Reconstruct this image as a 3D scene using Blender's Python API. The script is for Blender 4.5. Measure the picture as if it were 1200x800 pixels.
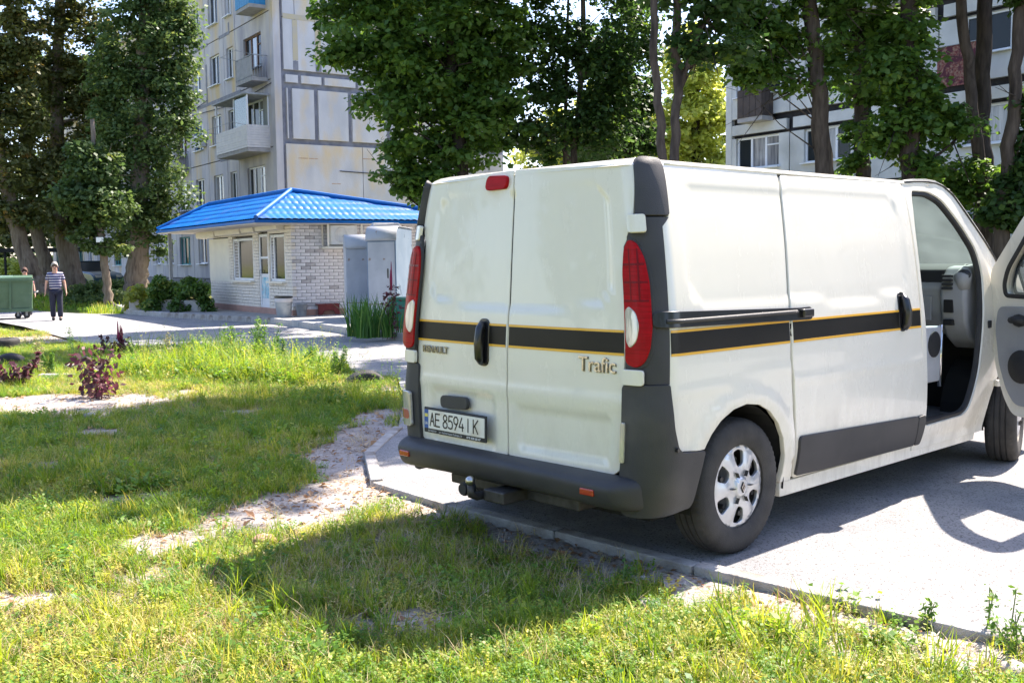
import bpy, bmesh, math, random
import numpy as np
from mathutils import Vector, Matrix, Euler
from mathutils.geometry import delaunay_2d_cdt
random.seed(7); RNG = np.random.default_rng(7)
for _o in list(bpy.data.objects): bpy.data.objects.remove(_o)
SC = bpy.context.scene; COL = SC.collection
R_ = math.radians
# ------------------------------------------------------------------ camera
CAM_H, PITCH, ROLL, FPX = 1.4643, 0.0801, -0.0136, 1208.9
cam = bpy.data.cameras.new('camera'); cam_o = bpy.data.objects.new('camera', cam); COL.objects.link(cam_o)
cam.sensor_width = 36; cam.lens = 36*FPX/1200; cam.clip_start = 0.05; cam.clip_end = 3000
cam_o.matrix_world = Matrix.Translation((0, 0, CAM_H)) @ Matrix.Rotation(math.pi/2-PITCH, 4, 'X') @ Matrix.Rotation(ROLL, 4, 'Z')
SC.camera = cam_o
# ------------------------------------------------------------------ sky + sun + exposure
SUN_DIR = Vector((0.546, 0.558, 1.0)).normalized()     # towards the sun
_el = math.asin(SUN_DIR.z); _az = math.atan2(SUN_DIR.x, SUN_DIR.y)
W = bpy.data.worlds.new('World'); SC.world = W; W.use_nodes = True
_nt = W.node_tree; _bg = _nt.nodes['Background']
_sky = _nt.nodes.new('ShaderNodeTexSky'); _sky.sky_type = 'NISHITA'; _sky.sun_disc = False
_sky.sun_elevation = _el; _sky.sun_rotation = _az; _sky.dust_density = 1.0; _sky.air_density = 1.0; _sky.ozone_density = 2.6
_tint = _nt.nodes.new('ShaderNodeMix'); _tint.data_type = 'RGBA'; _tint.blend_type = 'MULTIPLY'; _tint.inputs[0].default_value = 1; _tint.inputs[7].default_value = (1.08, .98, 1.0, 1)
_nt.links.new(_sky.outputs[0], _tint.inputs[6]); _nt.links.new(_tint.outputs[2], _bg.inputs[0]); _bg.inputs[1].default_value = 0.135
_sl = bpy.data.lights.new('sun', 'SUN'); _sl.energy = 5.0; _sl.angle = R_(0.53); _sl.color = (1.0, 0.90, 0.80)
_so = bpy.data.objects.new('sun', _sl); COL.objects.link(_so)
_so.rotation_euler = (-SUN_DIR).to_track_quat('-Z', 'Y').to_euler(); _so.location = (30, 30, 40)
SC.view_settings.view_transform = 'Standard'; SC.view_settings.look = 'None'
SC.view_settings.exposure = 1.74; SC.view_settings.gamma = 1.0
SC.render.engine = 'CYCLES'; SC.cycles.max_bounces = 8; SC.cycles.transparent_max_bounces = 12
SC.cycles.use_denoising = True
# ------------------------------------------------------------------ pixel helpers (photo pixels, 1200x800)
def ray(px, py):
    a, b = px-600, 400-py; c, s = math.cos(ROLL), math.sin(ROLL)
    A, Bq = a*c-b*s, a*s+b*c; cp, sp = math.cos(PITCH), math.sin(PITCH)
    return Vector((A/FPX, cp+Bq/FPX*sp, Bq/FPX*cp-sp))
def at(px, py, Y):
    r = ray(px, py); return Vector((0, 0, CAM_H))+r*(Y/r.y)
def on(px, py, z=0.0):
    r = ray(px, py); return Vector((0, 0, CAM_H))+r*((z-CAM_H)/r.z)
def sstep(a, b, x): 
    t = np.clip((x-a)/(b-a), 0, 1); return t*t*(3-2*t)
def zg(x, y):
    z = -0.005*np.maximum(0, y-8)+0.45*sstep(33, 44, y)*sstep(-4, -12, x)
    return float(z) if np.ndim(z) == 0 else z
# ------------------------------------------------------------------ materials
def new_mat(name):
    m = bpy.data.materials.new(name); m.use_nodes = True
    nt = m.node_tree; return m, nt, nt.nodes['Principled BSDF']
def N(nt, t, **kw):
    n = nt.nodes.new(t)
    for k, v in kw.items(): setattr(n, k, v)
    return n
def setin(n, **kw):
    for k, v in kw.items(): n.inputs[k.replace('_', ' ')].default_value = v
def c4(c): return (c[0], c[1], c[2], 1)
def pm(name, c1, c2=None, scale=8.0, rough=0.6, metal=0.0, coat=0.0, bump=0.0, bscale=60.0, spec=0.5, detail=6, lo=.35, hi=.65, c3=None, s3=1.5, lo3=.55, hi3=.7, coord='Object', stretch=None, rough_var=0.0):
    """principled with two blended noise colours, optional third large patch colour and fine bump"""
    m, nt, b = new_mat(name); b.inputs['Roughness'].default_value = rough; b.inputs['Metallic'].default_value = metal
    b.inputs['Coat Weight'].default_value = coat; b.inputs['Coat Roughness'].default_value = 0.04; b.inputs['Specular IOR Level'].default_value = spec
    b.inputs['Base Color'].default_value = c4(c1)
    tc = N(nt, 'ShaderNodeTexCoord'); src = tc.outputs[coord]
    if stretch:
        mp = N(nt, 'ShaderNodeMapping'); mp.inputs['Scale'].default_value = stretch; nt.links.new(src, mp.inputs[0]); src = mp.outputs[0]
    def noise(sc, d=detail):
        n = N(nt, 'ShaderNodeTexNoise'); n.inputs['Scale'].default_value = sc; n.inputs['Detail'].default_value = d; nt.links.new(src, n.inputs['Vector']); return n
    if c2 is not None:
        n = noise(scale); mr = N(nt, 'ShaderNodeMapRange'); setin(mr, From_Min=lo, From_Max=hi); nt.links.new(n.outputs[0], mr.inputs[0])
        mx = N(nt, 'ShaderNodeMix', data_type='RGBA'); nt.links.new(mr.outputs[0], mx.inputs[0]); mx.inputs[6].default_value = c4(c1); mx.inputs[7].default_value = c4(c2)
        out = mx.outputs[2]
        if c3 is not None:
            n3 = noise(s3); m3 = N(nt, 'ShaderNodeMapRange'); setin(m3, From_Min=lo3, From_Max=hi3); nt.links.new(n3.outputs[0], m3.inputs[0])
            mx3 = N(nt, 'ShaderNodeMix', data_type='RGBA'); nt.links.new(m3.outputs[0], mx3.inputs[0]); nt.links.new(out, mx3.inputs[6]); mx3.inputs[7].default_value = c4(c3); out = mx3.outputs[2]
        nt.links.new(out, b.inputs['Base Color'])
        if rough_var:
            r2 = N(nt, 'ShaderNodeMapRange'); setin(r2, From_Min=.3, From_Max=.7, To_Min=rough-rough_var, To_Max=rough+rough_var); nt.links.new(n.outputs[0], r2.inputs[0]); nt.links.new(r2.outputs[0], b.inputs['Roughness'])
    if bump:
        n = noise(bscale, 8); bp = N(nt, 'ShaderNodeBump'); bp.inputs['Strength'].default_value = bump; bp.inputs['Distance'].default_value = 0.02
        nt.links.new(n.outputs[0], bp.inputs['Height']); nt.links.new(bp.outputs[0], b.inputs['Normal'])
    return m
def leaf_mat(name, ca, cb, cc=None, trans=0.45, rnd_attr='rnd', patch=0.0, patchcol=None):
    """leaf: diffuse + translucent + a little gloss; colour by per-leaf attribute, or per instance when rnd_attr is None"""
    m, nt, b = new_mat(name)
    if rnd_attr: a = N(nt, 'ShaderNodeAttribute', attribute_name=rnd_attr); fac = a.outputs['Fac']
    else: a = N(nt, 'ShaderNodeObjectInfo'); fac = a.outputs['Random']
    cr = N(nt, 'ShaderNodeValToRGB'); nt.links.new(fac, cr.inputs[0]); e = cr.color_ramp.elements
    e[0].color = c4(ca); e[1].color = c4(cb); e[1].position = .8 if cc is not None else 1
    if cc is not None: q = e.new(1.0); q.color = c4(cc)
    col = cr.outputs[0]
    if patchcol is not None:
        g = N(nt, 'ShaderNodeNewGeometry'); no = N(nt, 'ShaderNodeTexNoise'); no.inputs['Scale'].default_value = patch; nt.links.new(g.outputs['Position'], no.inputs['Vector']); no.inputs['Detail'].default_value = 3
        mr = N(nt, 'ShaderNodeMapRange'); setin(mr, From_Min=.45, From_Max=.65); nt.links.new(no.outputs[0], mr.inputs[0])
        mx = N(nt, 'ShaderNodeMix', data_type='RGBA'); nt.links.new(mr.outputs[0], mx.inputs[0]); nt.links.new(col, mx.inputs[6]); mx.inputs[7].default_value = c4(patchcol); col = mx.outputs[2]
    nt.links.new(col, b.inputs['Base Color']); b.inputs['Roughness'].default_value = .5; b.inputs['Specular IOR Level'].default_value = .35
    tr = N(nt, 'ShaderNodeBsdfTranslucent'); hs = N(nt, 'ShaderNodeHueSaturation'); hs.inputs['Hue'].default_value = .485; hs.inputs['Saturation'].default_value = 1.1; hs.inputs['Value'].default_value = 1.7
    nt.links.new(col, hs.inputs['Color']); nt.links.new(hs.outputs[0], tr.inputs['Color'])
    ms = N(nt, 'ShaderNodeMixShader'); ms.inputs[0].default_value = trans; nt.links.new(b.outputs[0], ms.inputs[1]); nt.links.new(tr.outputs[0], ms.inputs[2])
    nt.links.new(ms.outputs[0], nt.nodes['Material Output'].inputs['Surface']); return m
def glass_mat(name, tint=(.8, .9, .88), alpha=.25, rough=.02, dust=0.0):
    """thin pane: mix of tinted transparent and gloss"""
    m, nt, b = new_mat(name); tb = N(nt, 'ShaderNodeBsdfTransparent'); tb.inputs[0].default_value = c4(tint)
    gl = N(nt, 'ShaderNodeBsdfGlossy'); gl.inputs['Roughness'].default_value = rough
    fr = N(nt, 'ShaderNodeFresnel'); fr.inputs[0].default_value = 1.5; mth = N(nt, 'ShaderNodeMath', operation='ADD'); mth.inputs[1].default_value = alpha; nt.links.new(fr.outputs[0], mth.inputs[0])
    ms = N(nt, 'ShaderNodeMixShader'); nt.links.new(mth.outputs[0], ms.inputs[0]); nt.links.new(tb.outputs[0], ms.inputs[1]); nt.links.new(gl.outputs[0], ms.inputs[2])
    out = ms.outputs[0]
    if dust:
        tl = N(nt, 'ShaderNodeBsdfTranslucent'); tl.inputs[0].default_value = (.70, .88, .86, 1); df = N(nt, 'ShaderNodeBsdfDiffuse'); df.inputs[0].default_value = (.6, .72, .70, 1); no = N(nt, 'ShaderNodeTexNoise'); no.inputs['Scale'].default_value = 3; no.inputs['Detail'].default_value = 6; tc = N(nt, 'ShaderNodeTexCoord'); nt.links.new(tc.outputs['Object'], no.inputs['Vector'])
        mr = N(nt, 'ShaderNodeMapRange'); setin(mr, From_Min=.35, From_Max=.65, To_Min=dust*.6, To_Max=dust*1.4); nt.links.new(no.outputs[0], mr.inputs[0]); a2 = N(nt, 'ShaderNodeMixShader'); nt.links.new(tl.outputs[0], a2.inputs[1]); nt.links.new(df.outputs[0], a2.inputs[2]); a2.inputs[0].default_value = .4
        a3 = N(nt, 'ShaderNodeMixShader'); nt.links.new(mr.outputs[0], a3.inputs[0]); nt.links.new(out, a3.inputs[1]); nt.links.new(a2.outputs[0], a3.inputs[2]); out = a3.outputs[0]
    nt.links.new(out, nt.nodes['Material Output'].inputs['Surface']); return m
# ------------------------------------------------------------------ mesh + object helpers
def link(o, parent=None):
    COL.objects.link(o)
    if parent is not None: o.parent = parent
    return o
def tag(o, label=None, cat=None, group=None, kind=None):
    for k, v in (('label', label), ('category', cat), ('group', group), ('kind', kind)):
        if v: o[k] = v
    return o
def thing(name, label, cat, loc=(0, 0, 0), rz=0, group=None):
    o = bpy.data.objects.new(name, None); o.empty_display_size = .2; o.location = loc; o.rotation_euler = (0, 0, rz); COL.objects.link(o)
    return tag(o, label, cat, group)
class MB:
    def __init__(s): s.v = []; s.f = []
    def add(s, vs, fs):
        k = len(s.v); s.v += [tuple(p) for p in vs]; s.f += [tuple(i+k for i in f) for f in fs]; return s
    def box(s, x0, x1, y0, y1, z0, z1, m=None):
        vs = [(x, y, z) for z in (z0, z1) for y in (y0, y1) for x in (x0, x1)]
        if m is not None: vs = [m @ Vector(p) for p in vs]
        return s.add(vs, [(0, 2, 3, 1), (4, 5, 7, 6), (0, 1, 5, 4), (2, 6, 7, 3), (0, 4, 6, 2), (1, 3, 7, 5)])
    def cbox(s, c, d, m=None):
        return s.box(c[0]-d[0]/2, c[0]+d[0]/2, c[1]-d[1]/2, c[1]+d[1]/2, c[2]-d[2]/2, c[2]+d[2]/2, m)
    def tube(s, pts, rad, n=8, caps=True):
        pts = [Vector(p) for p in pts]; rad = rad if hasattr(rad, '__len__') else [rad]*len(pts); k = len(s.v); u = None
        for i, p in enumerate(pts):
            d = (pts[min(i+1, len(pts)-1)]-pts[max(i-1, 0)]).normalized()
            if u is None: u = d.orthogonal().normalized()
            u = (u-d*u.dot(d)).normalized(); w = d.cross(u)
            for j in range(n):
                a = 2*math.pi*j/n; s.v.append(tuple(p+(u*math.cos(a)+w*math.sin(a))*rad[i]))
        for i in range(len(pts)-1):
            for j in range(n):
                a = k+i*n+j; b = k+i*n+(j+1) % n; s.f.append((a, b, b+n, a+n))
        if caps: s.f.append(tuple(k+j for j in reversed(range(n)))); s.f.append(tuple(k+(len(pts)-1)*n+j for j in range(n)))
        return s
    def lathe(s, prof, n=24, m=None, caps=True, axis='Z'):
        """prof: (r, h) from bottom to top"""
        k = len(s.v)
        for r, h in prof:
            for j in range(n):
                a = 2*math.pi*j/n; p = Vector((r*math.cos(a), r*math.sin(a), h))
                if axis == 'Y': p = Vector((p.x, -p.z, p.y))
                s.v.append(tuple(m @ p if m is not None else p))
        for i in range(len(prof)-1):
            for j in range(n):
                a = k+i*n+j; b = k+i*n+(j+1) % n; s.f.append((a, b, b+n, a+n))
        if caps: s.f.append(tuple(k+j for j in reversed(range(n)))); s.f.append(tuple(k+(len(prof)-1)*n+j for j in range(n)))
        return s
    def prism(s, poly, a0, a1, axis='Y', m=None):
        """extrude a 2D polygon between a0 and a1 along axis; poly in the two other axes (x,z) / (y,z) / (x,y)"""
        def P(p, a): 
            q = Vector((p[0], a, p[1])) if axis == 'Y' else Vector((a, p[0], p[1])) if axis == 'X' else Vector((p[0], p[1], a))
            return m @ q if m is not None else q
        n = len(poly); vs = [P(p, a0) for p in poly]+[P(p, a1) for p in poly]
        return s.add(vs, [tuple(range(n)), tuple(range(2*n-1, n-1, -1))]+[(i, i+n, (i+1) % n+n, (i+1) % n) for i in range(n)])
    def ball(s, c, r, n=8, sc=(1, 1, 1)):
        pr = [(math.cos(t)*r, math.sin(t)*r) for t in np.linspace(-math.pi/2+.05, math.pi/2-.05, n)]
        return s.lathe([(a, b) for a, b in pr], n*2, Matrix.Translation(c) @ Matrix.Diagonal((*sc, 1)))
    def mesh(s, name, mat, smooth=False, fixn=True):
        me = bpy.data.meshes.new(name); me.from_pydata(s.v, [], s.f)
        if mat: me.materials.append(mat)
        if fixn:
            bm = bmesh.new(); bm.from_mesh(me); bmesh.ops.recalc_face_normals(bm, faces=bm.faces); bm.to_mesh(me); bm.free()
        if smooth: me.shade_smooth()
        return me
    def build(s, name, mat, parent=None, smooth=False, bevel=0.0, angle=None, seg=2):
        me = s.mesh(name, mat, smooth); o = link(bpy.data.objects.new(name, me), parent)
        if smooth and angle is not None:
            me.set_sharp_from_angle(angle=R_(angle))
        if bevel:
            b = o.modifiers.new('bevel', 'BEVEL'); b.width = bevel; b.segments = seg; b.limit_method = 'ANGLE'; b.angle_limit = R_(35)
            me.shade_smooth(); b.harden_normals = True
        return o
def inst(name, me, parent=None, loc=(0, 0, 0), rot=(0, 0, 0), sc=(1, 1, 1)):
    o = bpy.data.objects.new(name, me); o.location = loc; o.rotation_euler = rot; o.scale = sc; return link(o, parent)
def copy_tree(o, parent=None):
    c = o.copy(); COL.objects.link(c)
    if parent is not None: c.parent = parent
    for ch in o.children: copy_tree(ch, c)
    return c
def inside(poly, x, y):
    """vectorised point in polygon"""
    x = np.asarray(x, float); y = np.asarray(y, float); r = np.zeros(x.shape, bool); n = len(poly)
    for i in range(n):
        x0, y0 = poly[i][:2]; x1, y1 = poly[(i+1) % n][:2]
        if y0 == y1: continue
        c = ((y0 > y) != (y1 > y)) & (x < (x1-x0)*(y-y0)/(y1-y0)+x0); r ^= c
    return r
def edge_dist(poly, x, y):
    d = np.full(np.shape(x), 1e9); n = len(poly)
    for i in range(n):
        ax, ay = poly[i][:2]; bx, by = poly[(i+1) % n][:2]; dx, dy = bx-ax, by-ay; L = dx*dx+dy*dy+1e-12
        t = np.clip(((x-ax)*dx+(y-ay)*dy)/L, 0, 1); d = np.minimum(d, np.hypot(x-ax-t*dx, y-ay-t*dy))
    return d
def rnd_poly(pts, r, n=5):
    """round the corners of a polygon; r is one radius or one per corner"""
    out = []; k = len(pts)
    for i in range(k):
        ri = r[i] if hasattr(r, '__len__') else r
        p = Vector(pts[i][:2]); a = Vector(pts[i-1][:2])-p; b = Vector(pts[(i+1) % k][:2])-p
        if ri <= 0 or a.length < 1e-6 or b.length < 1e-6: out.append(tuple(p)); continue
        d = min(ri, a.length*.45, b.length*.45); p0 = p+a.normalized()*d; p2 = p+b.normalized()*d
        for j in range(n+1):
            t = j/n; q = p0*(1-t)**2+p*2*t*(1-t)+p2*t*t; out.append(tuple(q))
    return out
def densify(poly, step):
    out = []
    for i in range(len(poly)):
        a, b = poly[i], poly[(i+1) % len(poly)]; L = math.hypot(b[0]-a[0], b[1]-a[1]); n = max(1, int(math.ceil(L/step)))
        for j in range(n): out.append((a[0]+(b[0]-a[0])*j/n, a[1]+(b[1]-a[1])*j/n))
    return out
def triangulate(outline, holes=(), step=.05):
    loops = [densify(outline, step)]+[densify(h, step) for h in holes]; pts = []; edges = []
    for lp in loops:
        k = len(pts); pts += lp; edges += [(k+i, k+(i+1) % len(lp)) for i in range(len(lp))]
    xs = [p[0] for p in outline]; ys = [p[1] for p in outline]
    gx, gy = np.meshgrid(np.arange(min(xs)+step/2, max(xs), step), np.arange(min(ys)+step/2, max(ys), step)); gx = gx.ravel(); gy = gy.ravel()
    ok = inside(outline, gx, gy) & (edge_dist(outline, gx, gy) > step*.45)
    for h in holes: ok &= ~inside(h, gx, gy) & (edge_dist(h, gx, gy) > step*.45)
    nb = len(pts); pts += list(zip(gx[ok].tolist(), gy[ok].tolist()))
    r = delaunay_2d_cdt([Vector(p) for p in pts], edges, [], 0, 1e-7); V, F = r[0], r[2]
    P = np.array([(v.x, v.y) for v in V]); T = np.array([f for f in F if len(f) == 3], int)
    c = P[T].mean(1); keep = inside(outline, c[:, 0], c[:, 1])
    for h in holes: keep &= ~inside(h, c[:, 0], c[:, 1])
    a = P[T]; area = np.abs((a[:, 1, 0]-a[:, 0, 0])*(a[:, 2, 1]-a[:, 0, 1])-(a[:, 1, 1]-a[:, 0, 1])*(a[:, 2, 0]-a[:, 0, 0]))
    T = T[keep & (area > 1e-9)]; return P, T
def panel(name, outline, fmap, mat, parent=None, holes=(), step=.05, thick=.012, relief=None, off=0.0, hint=(2.3, 0, .9), inner=False, bead=0.004):
    """curved sheet: 2D outline mapped through fmap(a, b), with a turned-in rim of depth thick and analytic normals"""
    P, T = triangulate(outline, holes, step); e = 1e-3; H = Vector(hint)
    def n0(a, b):
        p = Vector(fmap(a, b)); n = (Vector(fmap(a+e, b))-p).cross(Vector(fmap(a, b+e))-p)
        n = n.normalized() if n.length > 1e-12 else (p-H).normalized()
        return p, (n if n.dot(p-H) > 0 else -n)
    def pos(a, b):
        p, n = n0(a, b); d = off+(relief(a, b) if relief else 0); return p+n*d
    verts, norms = [], []
    for a, b in P:
        p = pos(a, b); _, nb = n0(a, b)
        if relief:
            n = (pos(a+e*3, b)-p).cross(pos(a, b+e*3)-p).normalized()
            if n.dot(nb) < 0: n = -n
        else: n = nb
        verts.append(p); norms.append(n)
    faces = []
    for t in T.tolist():
        a, b, c = (verts[i] for i in t); faces.append(t if (b-a).cross(c-a).dot(norms[t[0]]) > 0 else t[::-1])
    cnt = {}
    for f in faces:
        for i in range(3): k = (f[i], f[(i+1) % 3]); cnt[k] = 1
    bnd = [k for k in cnt if (k[1], k[0]) not in cnt]
    if thick:
        m1, m2 = {}, {}
        cen = {}
        for a, b in bnd:
            tdir = (verts[b]-verts[a]).normalized()
            for q in (a, b): cen[q] = cen.get(q, Vector())+tdir.cross(norms[q])
        for q, c in cen.items():
            o = c.normalized() if c.length > 1e-9 else Vector()
            m1[q] = len(verts); verts.append(verts[q]+o*bead*.7-norms[q]*bead); norms.append((norms[q]*.35+o).normalized())
            m2[q] = len(verts); verts.append(verts[q]+o*bead*.7-norms[q]*thick); norms.append(o if o.length else norms[q])
        for a, b in bnd: faces += [(b, a, m1[a], m1[b]), (m1[b], m1[a], m2[a], m2[b])]
    if inner:
        k = len(verts); nv = len(P)
        for i in range(nv): verts.append(verts[i]-norms[i]*thick); norms.append(-norms[i])
        faces += [tuple(k+i for i in f[::-1]) for f in faces[:len(T)]]
    me = bpy.data.meshes.new(name); me.from_pydata([tuple(v) for v in verts], [], [tuple(f) for f in faces]); me.materials.append(mat)
    me.shade_smooth(); me.normals_split_custom_set_from_vertices([tuple(n) for n in norms])
    return link(bpy.data.objects.new(name, me), parent)
def np_mesh(name, V, F, mat, smooth=False, attr=None):
    me = bpy.data.meshes.new(name); V = np.asarray(V, np.float32); F = np.asarray(F, np.int32); k = F.shape[1]
    me.vertices.add(len(V)); me.vertices.foreach_set('co', V.ravel()); me.loops.add(F.size); me.loops.foreach_set('vertex_index', F.ravel())
    me.polygons.add(len(F)); me.polygons.foreach_set('loop_start', np.arange(0, F.size, k, dtype=np.int32)); me.polygons.foreach_set('loop_total', np.full(len(F), k, np.int32))
    if smooth: me.polygons.foreach_set('use_smooth', np.ones(len(F), bool))
    me.update(calc_edges=True); me.validate()
    if attr:
        for n, (dom, dat) in attr.items():
            a = me.attributes.new(n, 'FLOAT', dom); a.data.foreach_set('value', np.asarray(dat, np.float32))
    if mat: me.materials.append(mat)
    return me
# value noise on numpy arrays
_perm = RNG.random((256, 256))
def vnoise(x, y, s=1.0, seed=0):
    x = np.asarray(x)*s+seed*17.3; y = np.asarray(y)*s+seed*9.1; xi = np.floor(x).astype(int); yi = np.floor(y).astype(int); fx = x-xi; fy = y-yi
    fx = fx*fx*(3-2*fx); fy = fy*fy*(3-2*fy); g = lambda a, b: _perm[a % 256, b % 256]
    return (g(xi, yi)*(1-fx)+g(xi+1, yi)*fx)*(1-fy)+(g(xi, yi+1)*(1-fx)+g(xi+1, yi+1)*fx)*fy
def fbm(x, y, s=1.0, o=4, seed=0):
    r = 0; a = .5; t = 0
    for i in range(o): r = r+a*vnoise(x, y, s*2**i, seed+i); t += a; a *= .5
    return r/t
# ================================================================== VAN FRAME (needed by the kerb too)
VX, VY, VYAW = -0.1348, 5.0839, 0.7462
def v2w(x, y): c, s = math.cos(VYAW), math.sin(VYAW); return (VX+c*x-s*y, VY+s*x+c*y)
# ================================================================== GROUND, ROAD, LAWN
KERB = [v2w(1.45, -10), v2w(.64, -2.34), v2w(.52, -.9), v2w(.50, .9), v2w(.56, 1.74), v2w(1.12, 2.64), v2w(2.0, 3.45)]
SLAB = [tuple(on(*p, .03))[:2] for p in ((150, 362), (192, 366), (320, 373.5), (405, 385), (425, 390), (480, 394))]
ASPH = KERB+[(-1.15, 10.8), (-1.45, 13.0), (-2.9, 15.0), (-5.0, 17.0), (-8.2, 19.8), (-12.4, 26.2), (-17.5, 33.0), (-46, 66), (-43, 69), (-22, 39.5), (-13.6, 33.2)]+SLAB+[(2.5, 17.0), (9.5, 14.5), (24, 6)]
m_asph = pm('asphalt', (.235, .235, .24), (.33, .325, .32), 3.0, .92, bump=.6, bscale=140, c3=(.38, .36, .33), s3=.7, lo3=.5, hi3=.75, spec=.25)
def specks(m, sc, c, thr=.30):
    nt = m.node_tree; b = nt.nodes['Principled BSDF']; src = b.inputs['Base Color'].links[0].from_socket; tc = N(nt, 'ShaderNodeTexCoord')
    v = N(nt, 'ShaderNodeTexVoronoi'); v.inputs['Scale'].default_value = sc; nt.links.new(tc.outputs['Object'], v.inputs['Vector']); sp = N(nt, 'ShaderNodeSeparateColor'); nt.links.new(v.outputs['Color'], sp.inputs[0])
    mr = N(nt, 'ShaderNodeMapRange'); setin(mr, From_Min=thr, From_Max=thr-.02); nt.links.new(sp.outputs[0], mr.inputs[0]); mx = N(nt, 'ShaderNodeMix', data_type='RGBA'); nt.links.new(mr.outputs[0], mx.inputs[0]); nt.links.new(src, mx.inputs[6]); mx.inputs[7].default_value = c4(c)
    v2 = N(nt, 'ShaderNodeTexVoronoi', feature='DISTANCE_TO_EDGE'); v2.inputs['Scale'].default_value = .23; no = N(nt, 'ShaderNodeTexNoise'); no.inputs['Scale'].default_value = 3; no.inputs['Detail'].default_value = 6; mp = N(nt, 'ShaderNodeMix', data_type='VECTOR'); mp.inputs[0].default_value = .28; nt.links.new(tc.outputs['Object'], no.inputs['Vector']); nt.links.new(tc.outputs['Object'], mp.inputs[4]); nt.links.new(no.outputs['Color'], mp.inputs[5]); nt.links.new(mp.outputs[1], v2.inputs['Vector'])
    m2 = N(nt, 'ShaderNodeMapRange'); setin(m2, From_Min=.0022, From_Max=.0008); nt.links.new(v2.outputs['Distance'], m2.inputs[0]); mx2 = N(nt, 'ShaderNodeMix', data_type='RGBA'); nt.links.new(m2.outputs[0], mx2.inputs[0]); nt.links.new(mx.outputs[2], mx2.inputs[6]); mx2.inputs[7].default_value = (.05, .045, .04, 1); nt.links.new(mx2.outputs[2], b.inputs['Base Color'])
specks(m_asph, 120, (.15, .145, .14), .16)
m_conc = pm('concrete', (.30, .29, .28), (.42, .41, .39), 6, .9, bump=.35, bscale=90, c3=(.22, .2, .19), s3=2.0, spec=.2)
m_kerb = pm('kerb_concrete', (.33, .31, .29), (.45, .43, .40), 9, .9, bump=.6, bscale=80, c3=(.20, .17, .14), s3=3.5, lo3=.5, spec=.2)
m_soil = pm('soil', (.24, .19, .14), (.36, .31, .26), 5, .97, bump=.7, bscale=70, c3=(.15, .11, .08), s3=1.1, lo3=.5, hi3=.7, spec=.1)
def lawn_mat():
    m, nt, b = new_mat('lawn_soil'); b.inputs['Roughness'].default_value = .97; b.inputs['Specular IOR Level'].default_value = .1
    g = N(nt, 'ShaderNodeNewGeometry'); a = N(nt, 'ShaderNodeAttribute', attribute_name='dens')
    def noi(s, d=8): n = N(nt, 'ShaderNodeTexNoise'); n.inputs['Scale'].default_value = s; n.inputs['Detail'].default_value = d; nt.links.new(g.outputs['Position'], n.inputs['Vector']); return n
    def mix(f, A, Bc):
        mx = N(nt, 'ShaderNodeMix', data_type='RGBA'); nt.links.new(f, mx.inputs[0])
        for i, c in ((6, A), (7, Bc)):
            if isinstance(c, tuple): mx.inputs[i].default_value = c4(c)
            else: nt.links.new(c, mx.inputs[i])
        return mx.outputs[2]
    n1, n2, n3 = noi(6), noi(45), noi(1.3)
    def mr(o, lo, hi): q = N(nt, 'ShaderNodeMapRange'); setin(q, From_Min=lo, From_Max=hi); nt.links.new(o, q.inputs[0]); return q.outputs[0]
    soil = mix(mr(n1.outputs[0], .35, .65), (.30, .26, .225), (.44, .40, .365)); soil = mix(mr(n2.outputs[0], .5, .7), soil, (.16, .11, .07)); soil = mix(mr(n3.outputs[0], .5, .7), soil, (.37, .345, .33))
    gr = mix(mr(n1.outputs[0], .35, .65), (.07, .09, .03), (.15, .13, .07)); col = mix(a.outputs['Fac'], soil, gr)
    nt.links.new(col, b.inputs['Base Color']); bp = N(nt, 'ShaderNodeBump'); bp.inputs['Strength'].default_value = .9; bp.inputs['Distance'].default_value = .02
    nt.links.new(n2.outputs[0], bp.inputs['Height']); nt.links.new(bp.outputs[0], b.inputs['Normal']); return m
# far ground sheet
_g = np.concatenate([-np.geomspace(1500, 62, 14), np.linspace(-60, 60, 61), np.geomspace(62, 1500, 14)])
gx, gy = np.meshgrid(_g, _g+30); gz = zg(gx, gy)-.13
V = np.stack([gx, gy, gz], -1).reshape(-1, 3); n = len(_g); I = np.arange(n*n).reshape(n, n)
F = np.stack([I[:-1, :-1], I[:-1, 1:], I[1:, 1:], I[1:, :-1]], -1).reshape(-1, 4)
m_far = pm('verge_ground', (.16, .19, .05), (.26, .24, .10), 1.2, .97, bump=.6, bscale=30, c3=(.25, .21, .15), s3=.25, spec=.1)
ground = link(bpy.data.objects.new('ground', np_mesh('ground', V, F, m_far, True))); ground['kind'] = 'structure'
# asphalt
P, T = triangulate(ASPH, (), 1.5)
Z = zg(P[:, 0], P[:, 1])
road = link(bpy.data.objects.new('road', np_mesh('road', np.column_stack([P, Z]), T, m_asph, True))); road['kind'] = 'structure'
# lawn
LX, LY = np.arange(-14.5, 4.6, .085), np.arange(1.0, 24, .085)
lx, ly = np.meshgrid(LX, LY)
ASPH_C = ASPH
inA = inside(ASPH_C, lx, ly); dA = edge_dist(ASPH_C, lx, ly)
def blob(x, y, c, rx, ry=None, ang=0, soft=.35):
    ry = ry or rx; ca, sa = math.cos(ang), math.sin(ang); dx, dy = x-c[0], y-c[1]; d = np.hypot((dx*ca+dy*sa)/rx, (-dx*sa+dy*ca)/ry)
    return 1-sstep(1-soft, 1+soft, d)
def streak(x, y, pts, w):
    d = np.full(np.shape(x), 1e9)
    for (ax, ay), (bx, by) in zip(pts[:-1], pts[1:]):
        L = (bx-ax)**2+(by-ay)**2; t = np.clip(((x-ax)*(bx-ax)+(y-ay)*(by-ay))/L, 0, 1); d = np.minimum(d, np.hypot(x-ax-t*(bx-ax), y-ay-t*(by-ay)))
    return 1-sstep(w*.5, w*1.4, d)
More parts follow.
